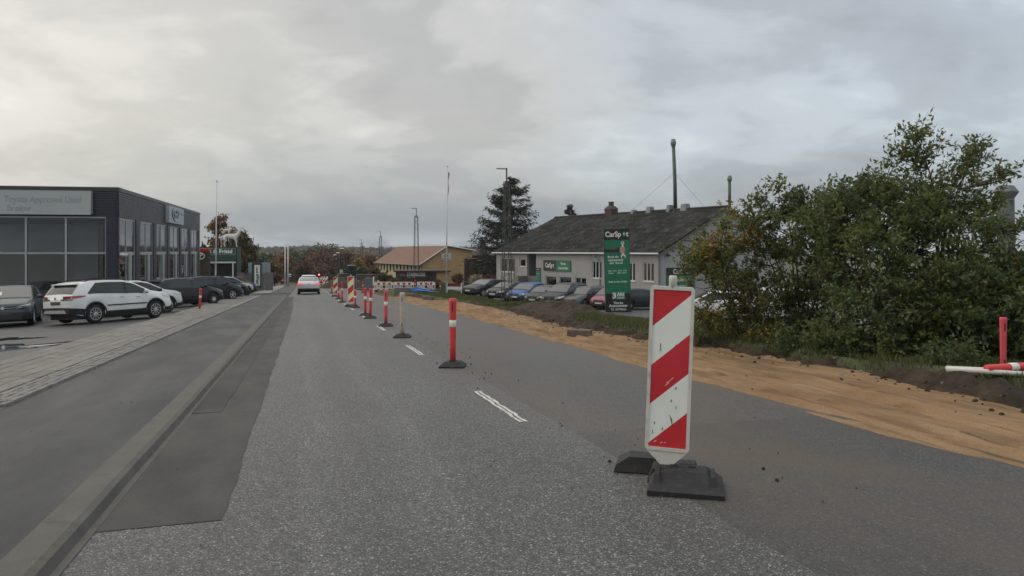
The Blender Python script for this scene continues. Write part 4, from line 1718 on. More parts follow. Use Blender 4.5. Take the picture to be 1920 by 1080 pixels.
# ---- low maroon annexe with flat roof and sign
AP = at(742, 0, 98)
az_ = float(zt(AP.x, 98))
ann = thing('maroon_annexe', 'low maroon flat-roofed annexe with white lettering behind the barriers', 'annexe', (AP.x, 98, az_), math.radians(6))
zz = lambda py, Y=98: CAM_H - (py - HY) / F * Y - az_
M_maroon = mat('maroon_boards', (0.045, 0.018, 0.017), .7, .2, 2)
mb = MB()
mb.box(0, 5.5, 0, .3, -.5, zz(510))
mb.build('sign_wall', M_maroon, ann)
mb = MB()
mb.box(5.5, 7.2, .02, 6, -.5, zz(510))
mb.build('yellow_wall', M_ochre, ann)
mb = MB()
mb.box(-.2, 7.5, -.4, 6, zz(510), zz(507.5))
mb.build('flat_roof', mat('maroon_roof_edge', (.03, .018, .017), .7), ann)
text('lettering', 'STARK', .66, mat('dim_letters', (.25, .24, .23), .6), ann, 0.1, zz(515), -.006, 'LEFT', .02, sx=.62)
text('lettering', 'STAERKODE', .72, M_letw, ann, 1.5, zz(515), -.006, 'LEFT', .03, sx=.62)
text('lettering', 'byggecenter', .25, mat('dim_letters', (.25, .24, .23), .6), ann, 1.5, zz(520), -.006, 'LEFT', .01)
# ---- maroon block and dark carport at the right of the yellow building
AP = at(871, 0, 100)
az_ = float(zt(AP.x, 100))
blk = thing('maroon_block', 'maroon flat-roofed block with dark carport between the ochre and grey buildings', 'outbuilding', (AP.x, 100, az_), math.radians(5))
zz = lambda py, Y=100: CAM_H - (py - HY) / F * Y - az_
mb = MB()
mb.box(0, 1.7, 0, 5, -.5, zz(485))
mb.build('block_wall', M_maroon, blk)
mb = MB()
mb.box(1.7, 6.0, .5, 6, zz(492), zz(489))
mb.build('carport_roof', mat('dark_roof_felt', (.045, .045, .047), .8), blk)
mb = MB()
mb.box(1.72, 6.0, 5, 5.2, -.5, zz(492))
mb.build('carport_back', mat('dark_boards', (.02, .018, .018), .8), blk)
for x in (3.0, 4.4, 5.8):
    mb = MB()
    mb.box(x - .08, x + .08, .6, .76, -.5, zz(492))
    mb.build('carport_post', mat('dark_post', (.05, .045, .04), .8), blk)
mb = MB()
mb.box(.95, 1.15, -.1, -.003, zz(494), zz(492.5))
mb.build('wall_lamp', M_letw, blk)
# brick chimney of a hidden house
CP = at(904, 0, 125)
o = thing('brick_house', 'low house with dark roof and red chimney under the big conifer', 'house', (CP.x, 125, float(zt(CP.x, 125))))
zz = lambda py, Y=125: CAM_H - (py - HY) / F * Y - o.location.z
mb = MB()
mb.box(-3, 7, 0, 8, -.5, zz(478))
mb.build('walls', M_brick, o)
mb = MB()
mb.add([(-3.4, -.4, zz(479)), (7.4, -.4, zz(479)), (7.4, 4, zz(463)), (-3.4, 4, zz(463)), (-3.4, 8.4, zz(479)), (7.4, 8.4, zz(479))], [(0, 1, 2, 3), (3, 2, 5, 4), (0, 3, 4), (1, 5, 2)])
mb.build('roof', mat('dark_roof_tile', (.035, .03, .028), .85), o)
mb = MB()
mb.box(-.5, .5, 3.6, 4.4, zz(468), zz(449))
mb.build('chimney', M_brick, o)
# grey precast wall on the left
CP = at(446, 0, 86)
o = thing('grey_fence', 'grey panel fence beside the green shop', 'fence', (CP.x, 86, float(zt(CP.x, 86))), math.radians(20))
M_pan = mat('grey_fence_panel', (.15, .15, .145), .8, .15, 2)
pmesh = None
for i in range(5):
    if pmesh is None:
        mb = MB()
        mb.box(.03, 1.0, 0, .06, .1, 2.1)
        for k in range(5):
            mb.box(.06 + k * .19, .2 + k * .19, .01, .05, 2.1, 2.35)
        pmesh = mb.mesh('fence_panel', M_pan)
    a = link('fence_panel', pmesh, o)
    a.location = (i * 1.05 - 1.2, 0, 0)
# green mesh cabinet by the barriers, grey site box
# =================================================================== CARS
def mat_paint(name, c, metal=0.0):
    m, n, l, b = new_mat('car_paint_' + name)
    f = noise(n, l, 2.5, 5)
    col = ramp(n, l, f, [(0.3, tuple(x * .92 for x in c)), (0.7, tuple(min(1, x * 1.06) for x in c))])
    # road film towards the sills
    g = noise(n, l, 9, 6, .7)
    col = mixc(n, l, ramp(n, l, g, [(0.5, (0, 0, 0)), (0.75, (.10,) * 3)]), col, (.07, .067, .06))
    l.new(col, b.inputs['Base Color'])
    b.inputs['Roughness'].default_value = 0.34
    b.inputs['Metallic'].default_value = metal
    b.inputs['Coat Weight'].default_value = 0.12
    b.inputs['Specular IOR Level'].default_value = 0.3
    b.inputs['Coat Roughness'].default_value = 0.07
    return m


PAINT = {k: mat_paint(k, *v) for k, v in dict(
    white=((.72, .72, .70),), black=((.008, .0085, .009),), charcoal=((.024, .025, .027), .15), slate=((.055, .068, .082), .35),
    pearl=((.55, .56, .56), .2), bright=((.62, .63, .64), .25), silver=((.42, .43, .44), .5), grey=((.10, .10, .10), .35), blue=((.018, .075, .24), .2), rose=((.27, .085, .115), .1),
    darkgreen=((.014, .018, .017), .15), graphite=((.028, .031, .036), .2), red=((.25, .03, .03),)).items()}
M_cglass = mat('car_glass', (.034, .040, .042), .04, .1, 2, spec=.5)
M_trim = mat('black_trim', (.018, .018, .019), .6, .15, 8)
M_tyre = mat('tyre', (.017, .017, .017), .85, .2, 9)
M_alloy = mat('alloy', (.52, .52, .52), .3, .08, 6, metal=.7)
M_steelcap = mat('wheel_cover', (.40, .41, .41), .4, .08, 6, metal=.3)
M_dkalloy = mat('dark_disc', (.02, .02, .021), .6, .1, 5)
M_lamp = mat('lamp_lens', (.62, .64, .64), .08, .06, 9, spec=.7, coat=.6)
M_lampd = mat('smoked_lens', (.10, .105, .11), .08, .1, 9, spec=.7, coat=.6)
M_tail = mat('tail_lens', (.30, .012, .018), .12, .15, 9, spec=.6, coat=.6)
M_taillit = mat('lit_tail_lamp', (.75, .03, .04), .2, .05, 9, emit=0.9)
M_chrome = mat('chrome', (.7, .7, .7), .15, .05, 4, metal=.9)
M_plate = mat('plate_white', (.6, .6, .58), .5, .05, 5)
M_plated = mat('dealer_plate', (.05, .05, .055), .5, .1, 5)
M_paper = mat('paper_notice', (.62, .66, .62), .7, .06, 9)

CT = dict(
    suv=dict(L=4.46, W=1.83, H=1.62, r=.345, xr=.90, wb=2.64, sill=.26, hood=3.42, ws=2.60, top=[(0, .95), (.05, 1.06), (.20, 1.28), (.36, 1.49), (.55, 1.555), (.9, 1.60), (1.5, 1.62), (2.2, 1.60), (2.6, 1.52), (3.42, 1.13), (3.65, 1.10), (4.1, 1.03), (4.3, .96), (4.42, .84), (4.46, .70)],
             belt=[(0, 1.08), (1.0, 1.09), (2.2, 1.04), (3.4, 1.0), (4.46, .62)], sg=(.62, 3.22), slant=.42, rw=(.09, .36), clad=True, dash=5),
    csuv=dict(L=4.36, W=1.80, H=1.55, r=.345, xr=.86, wb=2.64, sill=.24, hood=3.28, ws=2.45, top=[(0, .98), (.06, 1.06), (.30, 1.18), (.65, 1.40), (1.1, 1.50), (1.6, 1.55), (2.1, 1.54), (2.45, 1.47), (3.28, 1.05), (3.5, 1.0), (4.0, .93), (4.22, .85), (4.32, .74), (4.36, .62)],
              belt=[(0, 1.02), (.8, 1.10), (1.6, 1.02), (3.3, .96), (4.36, .6)], sg=(1.15, 3.08), slant=.30, rw=(.12, .62), clad=True, dash=5),
    hatch=dict(L=3.95, W=1.72, H=1.48, r=.30, xr=.72, wb=2.50, sill=.20, hood=3.05, ws=2.20, top=[(0, .88), (.05, .98), (.20, 1.18), (.36, 1.35), (.6, 1.43), (1.2, 1.48), (1.8, 1.47), (2.2, 1.40), (3.05, .98), (3.2, .94), (3.62, .85), (3.82, .76), (3.91, .66), (3.95, .54)],
               belt=[(0, .98), (.9, .97), (3.0, .90), (3.95, .5)], sg=(.62, 2.86), slant=.35, rw=(.08, .34), clad=False, dash=7),
    estate=dict(L=4.65, W=1.80, H=1.48, r=.32, xr=.98, wb=2.70, sill=.20, hood=3.48, ws=2.62, top=[(0, .92), (.06, 1.0), (.22, 1.2), (.40, 1.38), (.7, 1.44), (1.6, 1.48), (2.2, 1.46), (2.62, 1.39), (3.48, .98), (3.65, .95), (4.2, .86), (4.5, .76), (4.6, .66), (4.65, .54)],
                belt=[(0, 1.0), (1.0, .98), (3.4, .90), (4.65, .5)], sg=(.50, 3.30), slant=.25, rw=(.09, .38), clad=False, dash=7),
    mpv=dict(L=4.42, W=1.80, H=1.65, r=.32, xr=.90, wb=2.68, sill=.21, hood=3.48, ws=2.50, top=[(0, .98), (.05, 1.08), (.16, 1.35), (.28, 1.55), (.6, 1.62), (1.4, 1.65), (2.1, 1.63), (2.5, 1.55), (3.48, 1.08), (3.65, 1.03), (4.1, .94), (4.30, .82), (4.38, .7), (4.42, .56)],
             belt=[(0, 1.05), (1.0, 1.04), (3.4, .98), (4.42, .52)], sg=(.40, 3.28), slant=.2, rw=(.08, .27), clad=False, dash=6),
    liftback=dict(L=4.70, W=1.85, H=1.44, r=.335, xr=.98, wb=2.87, sill=.18, hood=3.72, ws=2.65, top=[(0, .90), (.03, 1.02), (.12, 1.06), (.42, 1.09), (.95, 1.25), (1.5, 1.39), (2.0, 1.44), (2.35, 1.43), (2.65, 1.38), (3.72, .96), (3.9, .92), (4.3, .82), (4.55, .72), (4.66, .6), (4.70, .48)],
                  belt=[(0, .98), (1.0, .97), (3.5, .88), (4.7, .46)], sg=(.95, 3.45), slant=.75, rw=(.46, 1.5), clad=False, dash=7),
    van=dict(L=5.0, W=1.92, H=1.95, r=.33, xr=1.0, wb=3.05, sill=.24, hood=4.2, ws=3.35, top=[(0, 1.5), (.04, 1.80), (.12, 1.90), (.5, 1.94), (2.0, 1.95), (3.0, 1.93), (3.35, 1.84), (4.2, 1.15), (4.35, 1.10), (4.7, 1.0), (4.88, .86), (4.96, .72), (5.0, .56)],
             belt=[(0, 1.1), (1, 1.1), (4.2, 1.05), (5.0, .52)], sg=(2.9, 4.0), slant=.1, rw=(.03, .035), clad=False, dash=6),
)
WHEELS = {}


def wheel_meshes(r, style):
    key = (round(r, 3), style)
    if key in WHEELS:
        return WHEELS[key]
    R = Matrix.Rotation(math.pi / 2, 4, 'X')       # spin axis along y, outer face towards -y
    w = .205
    mb = MB()
    mb.lathe([(r * .66, -w / 2), (r * .93, -w / 2), (r, -w / 2 + .03), (r, w / 2 - .03), (r * .93, w / 2), (r * .66, w / 2 - .012)], 24, 0, R)
    ty = mb.mesh('wheel', M_tyre, True)
    mb = MB()
    mb.lathe([(0.0, .04), (r * .60, .04), (r * .63, w / 2 - .02), (r * .67, w / 2 - .005), (r * .69, w / 2 - .02)], 24, 1, R)
    if style == 'cover':
        mb.lathe([(r * .62, w / 2 - .02), (r * .3, w / 2 + .0), (0, w / 2 + .01)], 24, 0, R)
        for k in range(9):
            q = 2 * math.pi * k / 9
            mb.lathe([(.035, w / 2 - .0), (.03, w / 2 + .004), (0, w / 2 + .004)], 6, 1, R @ Matrix.Translation((r * .44 * math.cos(q), r * .44 * math.sin(q), 0)))
    else:
        ns = style
        for k in range(ns):
            q = 2 * math.pi * k / ns
            for d_ in ((-.11, .11) if ns <= 5 else (0,)):
                sw = .022 if ns <= 5 else .017
                mb.frustum((-sw, sw, .03, r * .66), (-sw * .6, sw * .6, .03, r * .66), w / 2 - .045, w / 2 - .002, 0, R @ Matrix.Rotation(q, 4, 'Z') @ Matrix.Rotation(d_, 4, 'Z'))
        mb.lathe([(.075, w / 2 - .04), (.07, w / 2), (0, w / 2 + .004)], 12, 0, R)
        for k in range(24):
            pass
        mb.lathe([(r * .62, w / 2 - .03), (r * .63, w / 2 - .001), (r * .68, w / 2 - .001), (r * .69, w / 2 - .03)], 24, 0, R)
    ri = mb.mesh('rim', [M_alloy if style != 'cover' else M_steelcap, M_dkalloy], False)
    WHEELS[key] = (ty, ri)
    return ty, ri


def car(kind, label, paint, px, py, heading, cat='car', group=None, scale=1.05, style=5, front='dark', rear='red', lit=False, plate='white',
        rails=False, clad=None, arch=False, mould=False, pos=None, roof=None, notice=False, name='parked_car', grille=True, lampw=.42, hood_lip=0):
    p = dict(CT[kind])
    L, W = p['L'], p['W']
    tx, tz = zip(*p['top'])
    bx_, bz_ = zip(*p['belt'])
    top = lambda x: float(np.interp(x, tx, tz))
    belt = lambda x: float(np.interp(x, bx_, bz_))
    ra = p['r'] + .055
    xr, xf = p['xr'], p['xr'] + p['wb']
    zw = p['r']

    def plan(x):
        f = np.interp(x, [0, .03, .10, .25, .6], [.84, .90, .95, .985, 1.0])
        g = np.interp(L - x, [0, .03, .08, .2, .45, .9], [.74, .83, .89, .95, .985, 1.0])
        return W / 2 * float(min(f, g))

    def zbot(x):
        z = float(np.interp(x, [0, .25, .6, L - .7, L - .2, L], [.42, .33, p['sill'], p['sill'], .25, .30]))
        for c in (xr, xf):
            q = ra * ra - (x - c) ** 2
            if q > 0:
                z = max(z, zw + math.sqrt(q))
        return z

    def section(x):
        """half outline from sill to roof centre as (y, z)"""
        t = top(x)
        h = plan(x)
        zb = zbot(x)
        b = min(belt(x), t - .05)
        zb = min(zb, b - .08)
        y = [.93, .972, .996, 1.0, .985, .95]
        fz = [0, .10, .32, .55, .84, 1.0]
        out_ = [(h * a, zb + (b - zb) * f) for a, f in zip(y, fz)]
        z6 = max(t - .045, b + .003)
        y6 = .95 * h - max(0, z6 - b) * .30
        out_ += [(y6, z6), (y6 - .05, max(t - .012, b + .006)), (.5 * y6, t + .004), (0, t + .012)]
        return out_

    def hw(x, z):
        s = section(x)[:8]
        zs = [q[1] for q in s]
        return float(np.interp(z, zs, [q[0] for q in s]))

    def ztop(x, y):
        s = section(x)[5:][::-1]
        return float(np.interp(abs(y), [q[0] for q in s], [q[1] for q in s]))

    xs_ = set(np.linspace(0, L, 30)) | set(tx) | {.03, .1, L - .03, L - .1, .25, L - .2, L - .45}
    for c in (xr, xf):
        xs_ |= {c + ra * math.cos(a) for a in np.linspace(0, math.pi, 13)} | {c - ra - .004, c + ra + .004}
    xs_ = sorted(x for x in xs_ if 0 <= x <= L)
    X0 = -L / 2
    n = 19
    V, Fc = [], []
    for x in xs_:
        s = section(x)
        ring = [(y, z) for y, z in s] + [(-y, z) for y, z in s[-2::-1]]
        V += [(x + X0, y, z) for y, z in ring]
    for i in range(len(xs_) - 1):
        for k in range(n - 1):
            Fc.append((i * n + k, i * n + k + 1, (i + 1) * n + k + 1, (i + 1) * n + k))
    o2 = len(V)
    for end, base in ((0, 0), (1, (len(xs_) - 1) * n)):
        ring = list(range(base, base + n))
        x = xs_[0] if end == 0 else xs_[-1]
        # rounded cap
        cx = x + X0 + (-.035 if end == 0 else .045)
        inner = []
        zc_ = sum(V[i][2] for i in ring) / n
        for i in ring:
            inner.append(len(V))
            V.append((cx, V[i][1] * .93, zc_ + (V[i][2] - zc_) * .90))
        for k in range(n - 1):
            q = (ring[k], ring[k + 1], inner[k + 1], inner[k])
            Fc.append(q if end == 1 else q[::-1])
        Fc.append(tuple(inner) if end == 1 else tuple(inner[::-1]))
    EX = (-.035, .045)

    wpos = hit(px, py) if pos is None else Vector(pos)
    e = .6
    nrm = Vector((-(float(zt(wpos.x + e, wpos.y)) - float(zt(wpos.x - e, wpos.y))) / (2 * e), -(float(zt(wpos.x, wpos.y + e)) - float(zt(wpos.x, wpos.y - e))) / (2 * e), 1)).normalized()
    fx = Vector((math.cos(math.radians(heading)), math.sin(math.radians(heading)), 0))
    fx = (fx - nrm * fx.dot(nrm)).normalized()
    fy = nrm.cross(fx)
    Mw = Matrix(((fx.x, fy.x, nrm.x, wpos.x), (fx.y, fy.y, nrm.y, wpos.y), (fx.z, fy.z, nrm.z, wpos.z + (CARLIFT if pos is None else 0)), (0, 0, 0, 1))) @ Matrix.Diagonal((scale, scale, scale, 1))
    root = thing(name, label, cat, group=group, M=Mw)
    mb = MB()
    mb.v, mb.f, mb.m = V, Fc, [0] * len(Fc)
    body = mb.build('body', PAINT[paint], root, True)

    mb = MB()
    mb.box(X0 + .25, X0 + L - .3, -W / 2 * .8, W / 2 * .8, .17, .5)
    mb.box(X0 + .5, X0 + L - .5, -W / 2 * .9, W / 2 * .9, .5, .72)
    mb.build('underbody', M_trim, root)

    def side_patch(nm, cols, m, off=.008, sides=(1, -1), parent=None):
        for sg_ in sides:
            mb = MB()
            vs = []
            for x, z0, z1 in cols:
                for z in np.linspace(z0, z1, 3):
                    vs.append((x + X0, sg_ * (hw(x, z) + off), z))
            k = len(cols)
            fs = [(3 * i + j, 3 * i + j + 1, 3 * i + j + 4, 3 * i + j + 3) for i in range(k - 1) for j in range(2)]
            if sg_ < 0:
                fs = [f[::-1] for f in fs]
            mb.add(vs, fs)
            mb.build(nm, m, parent or root, True)

    def top_patch(nm, xa, xb, m, inset=.05, off=.01, nx=8, ny=8, half=None):
        mb = MB()
        vs = []
        for x in np.linspace(xa, xb, nx):
            ym = (section(x)[6][0] - inset) if half is None else half
            for y in np.linspace(-ym, ym, ny + 1):
                vs.append((x + X0, y, ztop(x, y) + off))
        k = ny + 1
        mb.add(vs, [(i * k + j, (i + 1) * k + j, (i + 1) * k + j + 1, i * k + j + 1) for i in range(nx - 1) for j in range(ny)])
        return mb.build(nm, m, root, True)

    def wrap(nm, end, y0, xin, z00, z01, z10, z11, m, off=.012, sides=(1, -1), both=False, parent=None):
        """strip that starts at y0 on the end face and runs round the corner to xin along the side"""
        for sg_ in sides:
            mb = MB()
            smp = []
            zm = (z00 + z01) / 2
            xe = 0.0 if end == 0 else L
            hm = hw(xe, zm)
            if y0 < hm:
                for y in np.linspace(y0, hm * .93, 3):
                    smp.append(('c', y / hm))
            for x in np.linspace(.0, xin, 7):
                smp.append(('s', x))
            vs = []
            tot = len(smp) - 1
            for i, (kd, v) in enumerate(smp):
                q = i / tot
                for z in (z00 + (z10 - z00) * q, z01 + (z11 - z01) * q):
                    if kd == 'c':
                        x = xe + EX[end]
                        y = v * hw(xe, z)
                        vs.append((x + X0 + (-off if end == 0 else off), sg_ * y, z))
                    else:
                        x = v if end == 0 else L - v
                        dd = max(0, 1 - v / .12)
                        vs.append((x + X0 + (-off if end == 0 else off) * dd, sg_ * (hw(x, z) + off), z))
            fs = [(2 * i, 2 * i + 1, 2 * i + 3, 2 * i + 2) for i in range(tot)]
            flip = (sg_ > 0) != (end == 1)
            if not flip:
                fs = [f[::-1] for f in fs]
            mb.add(vs, fs)
            mb.build(nm, m, parent or root)

    # glass
    g0, g1 = p['sg']

    def gcols(a, b):
        cs = []
        for x in np.linspace(a, b, 9):
            zlo = min(belt(x), top(x) - .05) + .025
            zhi = top(x) - .085
            zhi = min(zhi, zlo + .03 + (x - g0) * (.42 / max(p['slant'], .05)))
            cs.append((x, zlo, max(zhi, zlo + .01)))
        return cs
    xb_ = xr + p['wb'] * (.50 if kind != 'van' else .9)
    if kind == 'van':
        side_patch('side_window', gcols(g0, g1), M_cglass)
    else:
        side_patch('rear_side_window', gcols(g0, xb_ - .045), M_cglass)
        side_patch('front_side_window', gcols(xb_ + .045, g1), M_cglass)
        side_patch('pillar_trim', [(xb_ - .045, belt(xb_) + .02, top(xb_) - .085), (xb_ + .045, belt(xb_) + .02, top(xb_) - .085)], M_trim, .007)
    wsn = top_patch('windscreen', p['ws'] + .06, p['hood'] - .05, M_cglass)
    if kind != 'van':
        top_patch('rear_window', p['rw'][0], p['rw'][1], M_cglass, .03)
    top_patch('scuttle', p['hood'] - .05, p['hood'] + .05, M_trim, .06)
    # door seams and handles
    zs0 = lambda x: zbot(x) + .05
    for xx in (xb_, g1 - .02, xr + .42 if kind != 'van' else xb_):
        side_patch('door_seam', [(xx - .005, max(zs0(xx), .32), belt(xx)), (xx + .005, max(zs0(xx), .32), belt(xx))], M_trim, .003)
    for xx in (xb_ - .12 - .55 * 0 + .9, xb_ - .22):
        xx = min(xx, g1 - .5) if xx > xb_ else xx
        side_patch('door_handle', [(xx - .20 + .12, belt(xx) - .13, belt(xx) - .10), (xx + .1, belt(xx) - .13, belt(xx) - .10)], PAINT[paint] if paint != 'white' else M_steelcap, .028)
    # mirrors
    for sg_ in (1, -1):
        xm_ = g1 - .22
        y = hw(xm_, belt(xm_)) * sg_
        mb = MB()
        mb.tube([(xm_ + X0, y, belt(xm_) + .04), (xm_ + X0, y + .1 * sg_, belt(xm_) + .07)], .03, 5)
        Mm = Matrix.Translation((xm_ + X0, y + .17 * sg_, belt(xm_) + .11))
        mb.lathe([(.0, -.085), (.055, -.08), (.09, -.03), (.09, .03), (.055, .08), (0, .085)], 8, 0, Mm @ Matrix.Rotation(math.pi / 2, 4, 'X') @ Matrix.Diagonal((.7, .8, 1.15, 1)))
        mb.build('mirror', PAINT['black'] if paint not in ('white', 'silver', 'grey', 'slate') else PAINT[paint], root, True)
    cl = p['clad'] if clad is None else clad
    if cl:
        for c in (xr, xf):
            for sg_ in (1, -1):
                mb = MB()
                vs = []
                A = np.linspace(-.25, math.pi + .25, 17)
                for a in A:
                    for rr, of in ((ra - .03, .0), (ra - .005, .03), (ra + .06, .03), (ra + .075, .0)):
                        x = c + rr * math.cos(a)
                        z = max(zw + rr * math.sin(a), .2)
                        x = min(max(x, .0), L)
                        vs.append((x + X0, sg_ * (hw(x, z) + of), z))
                fs = [(4 * i + j, 4 * i + j + 1, 4 * i + j + 5, 4 * i + j + 4) for i in range(16) for j in range(3)]
                if sg_ < 0:
                    fs = [f[::-1] for f in fs]
                mb.add(vs, fs)
                mb.build('arch_trim', M_trim, root, True)
        side_patch('sill_trim', [(x, zbot(x), zbot(x) + .17) for x in np.linspace(xr + ra + .03, xf - ra - .03, 6)], M_trim, .014)
        wrap('rear_bumper_trim', 0, 0.0, xr - ra - .04, .40, .64, .34, .56, M_trim, .034)
        wrap('front_bumper_trim', 1, 0.0, L - xf - ra - .04, .26, .46, .28, .42, M_trim, .034)
        mb = MB()
        mb.frustum((X0 - .095, X0 - .04, -.62, .62), (X0 - .095, X0 - .04, -.52, .52), .42, .54)
        mb.build('skid_plate', M_steelcap, root)
    else:
        wrap('rear_bumper_trim', 0, 0.0, .25, .40, .50, .38, .46, M_trim, .012)
    if mould:
        side_patch('side_moulding', [(x, .62, .665) for x in np.linspace(xr + ra + .06, xf - ra - .02, 7)], M_trim, .022)
    # lamps
    tb = belt(0.0)
    tl = M_taillit if lit else M_tail
    if kind == 'suv':
        wrap('tail_lamp', 0, .42, .52, tb - .17, tb - .03, tb - .06, tb - .02, tl)
        wrap('tail_lamp_clear', 0, .30, .06, tb - .18, tb - .13, tb - .17, tb - .11, M_lampd, .018)
    elif kind == 'liftback':
        wrap('tail_lamp', 0, .50, .30, .81, .91, .87, .95, tl, .016)
    elif kind == 'van':
        wrap('tail_lamp', 0, .74, .12, 1.0, 1.5, 1.0, 1.5, tl)
    else:
        wrap('tail_lamp', 0, .50, .26, tb - .24, tb - .06, tb - .18, tb - .04, tl)
    zf = top(L - .12)
    lm = M_lampd if front == 'dark' else M_lamp
    wrap('headlight', 1, .66 - lampw * .55, .55 if kind not in ('hatch',) else .5, zf - .19, zf - .05, zf - .02, zf + .07, lm, .014)
    if front != 'dark' or kind == 'csuv':
        wrap('lamp_chrome', 1, .66 - lampw * .4, .30, zf - .09, zf - .06, zf - .03, zf + .01, M_chrome, .02)
    if grille:
        wrap('grille', 1, 0.0, .02, zf - .19, zf - .07, zf - .19, zf - .07, M_trim, .010)
        wrap('lower_grille', 1, 0.0, .16, .34, .52, .36, .48, M_trim, .012)
        wrap('grille_bar', 1, 0.0, .0, zf - .135, zf - .12, zf - .135, zf - .12, M_chrome, .018)
        mb = MB()
        disc(mb, 0, zf - .12, .065, .065, -.0, 0, Matrix.Translation((X0 + L + EX[1] + .022, 0, 0)) @ Matrix.Rotation(math.pi / 2, 4, 'Z'), 12, .02)
        mb.build('badge', M_chrome, root)
        side_patch('fog_lamp', [(L - .19, .40, .46), (L - .12, .40, .46)], M_lampd, .02)
    # plates
    pm_ = M_plate if plate == 'white' else M_plated
    zp = .80 if kind in ('suv', 'csuv', 'mpv') else .74
    mb = MB()
    mb.box(X0 - .062, X0 - .04, -.26, .26, zp - .055, zp + .055)
    mb.build('rear_plate', pm_, root)
    mb = MB()
    mb.box(X0 + L + .05, X0 + L + .068, -.26, .26, .42, .53)
    mb.build('front_plate', pm_, root)
    mb = MB()
    disc(mb, 0, tb - .1, .055, .05, 0, 0, Matrix.Translation((X0 - .06, 0, 0)) @ Matrix.Rotation(-math.pi / 2, 4, 'Z'), 12, .02)
    mb.build('rear_badge', M_chrome, root)
    if kind in ('suv', 'hatch', 'csuv', 'mpv', 'estate'):
        xq = p['rw'][1]
        mb = MB()
        yy = section(xq)[6][0] - .06
        zq = top(xq)
        mb.add([(X0 + xq + .12, -yy, zq + .03), (X0 + xq + .12, yy, zq + .03), (X0 + xq - .13, yy * .94, zq + .012), (X0 + xq - .13, -yy * .94, zq + .012),
                (X0 + xq + .12, -yy, zq - .03), (X0 + xq + .12, yy, zq - .03), (X0 + xq - .13, yy * .94, zq - .02), (X0 + xq - .13, -yy * .94, zq - .02)],
               [(0, 1, 2, 3), (7, 6, 5, 4), (3, 2, 6, 7), (0, 3, 7, 4), (2, 1, 5, 6)])
        mb.build('roof_spoiler', PAINT[paint], root)
    if rails:
        for sg_ in (1, -1):
            mb = MB()
            pts = [(X0 + x, sg_ * (section(x)[6][0] - .06), top(x) + (.015 if i in (0, 6) else .055)) for i, x in enumerate(np.linspace(p['rw'][1] + .25, p['ws'] - .1, 7))]
            mb.tube(pts, .016, 5)
            mb.build('roof_rail', M_trim, root)
    if roof:
        top_patch('roof_panel', p['rw'][1] + .12, p['ws'] + .02, PAINT[roof], .02, .006)
    if notice:
        mb = MB()
        xw = p['hood'] - .30
        mb.add([(X0 + xw - .16, -.52, ztop(xw - .16, .5) + .02), (X0 + xw + .10, -.55, ztop(xw + .1, .5) + .02), (X0 + xw + .10, -.20, ztop(xw + .1, .2) + .02), (X0 + xw - .16, -.20, ztop(xw - .16, .2) + .02)], [(0, 1, 2, 3)])
        mb.build('price_notice', M_paper, root)
    # wheels
    ty, ri = wheel_meshes(p['r'], style)
    for c in (xr, xf):
        for sg_ in (-1, 1):
            w = link('wheel', ty, root)
            w.location = (c + X0, sg_ * (W / 2 - .115), zw)
            if sg_ > 0:
                w.rotation_euler = (0, 0, math.pi)
            link('rim', ri, w)
    return root


CARLIFT = 0.075
G1 = 'cars for sale outside the dealership'
H1 = 62
car('suv', 'white compact SUV with black wheel arches, rear towards the footway', 'white', 210, 604, 66, group=G1, scale=1.0, style=10, rails=True, mould=True, plate='dark', roof='black', front='light')
car('csuv', 'slate blue crossover with a paper notice behind its windscreen, at the left edge', 'slate', 22, 612, -62, group=G1, scale=1.0, style=5, notice=True, plate='dark')
car('suv', 'pale silver crossover with black arches half hidden behind the white compact SUV', 'pearl', 248, 592, H1, group=G1, scale=.98, style=5, plate='dark', front='light', clad=True)
car('hatch', 'dark grey hatchback behind the red post at the footway edge', 'charcoal', 343, 577, H1 - 2, group=G1, scale=1.12, style='cover', plate='dark')
car('suv', 'black SUV between the dark grey hatchback and the grey crossover', 'black', 388, 567, H1, group=G1, scale=1.08, style=5, plate='dark', rails=True)
car('csuv', 'charcoal crossover with silver roof rails, third from the wooden post', 'darkgreen', 406, 562, H1, group=G1, scale=1.14, style=5, plate='dark', rails=True)
car('csuv', 'silver grey crossover with pale bonnet, second from the wooden post', 'silver', 423, 558, H1 + 2, group=G1, scale=1.12, style=5, roof='white', plate='dark', front='light')
car('suv', 'graphite SUV parked nearest the wooden post', 'graphite', 435, 554, H1 + 2, group=G1, scale=1.08, style=5, plate='dark')
# the one inside the showroom
ps = Vector((-27.0, 42.3, -1.80))
car('csuv', 'grey crossover standing inside the showroom behind the glass', 'silver', 0, 0, 58, scale=1.05, plate='dark', pos=ps, style=5, name='display_car')
ps = Vector((-25.2, 45.6, -1.80))
car('suv', 'black SUV standing deep inside the showroom', 'black', 0, 0, 20, scale=1.05, plate='dark', pos=ps, style=5, name='display_car')
# traffic
CARLIFT = 0.012
car('liftback', 'silver liftback with lit red tail lamps driving away down the lane', 'bright', 579, 551, 105.5, scale=1.12, lit=True, style=5, name='moving_car')
car('mpv', 'pale tall hatchback with lit tail lamps ahead of the silver liftback', 'bright', 579, 545, 105.5, scale=1.13, lit=True, style=5, name='moving_car')
car('hatch', 'dark hatchback with red lamps far down the left side of the lane', 'black', 536, 532.5, 104, scale=1.0, lit=True, name='moving_car')
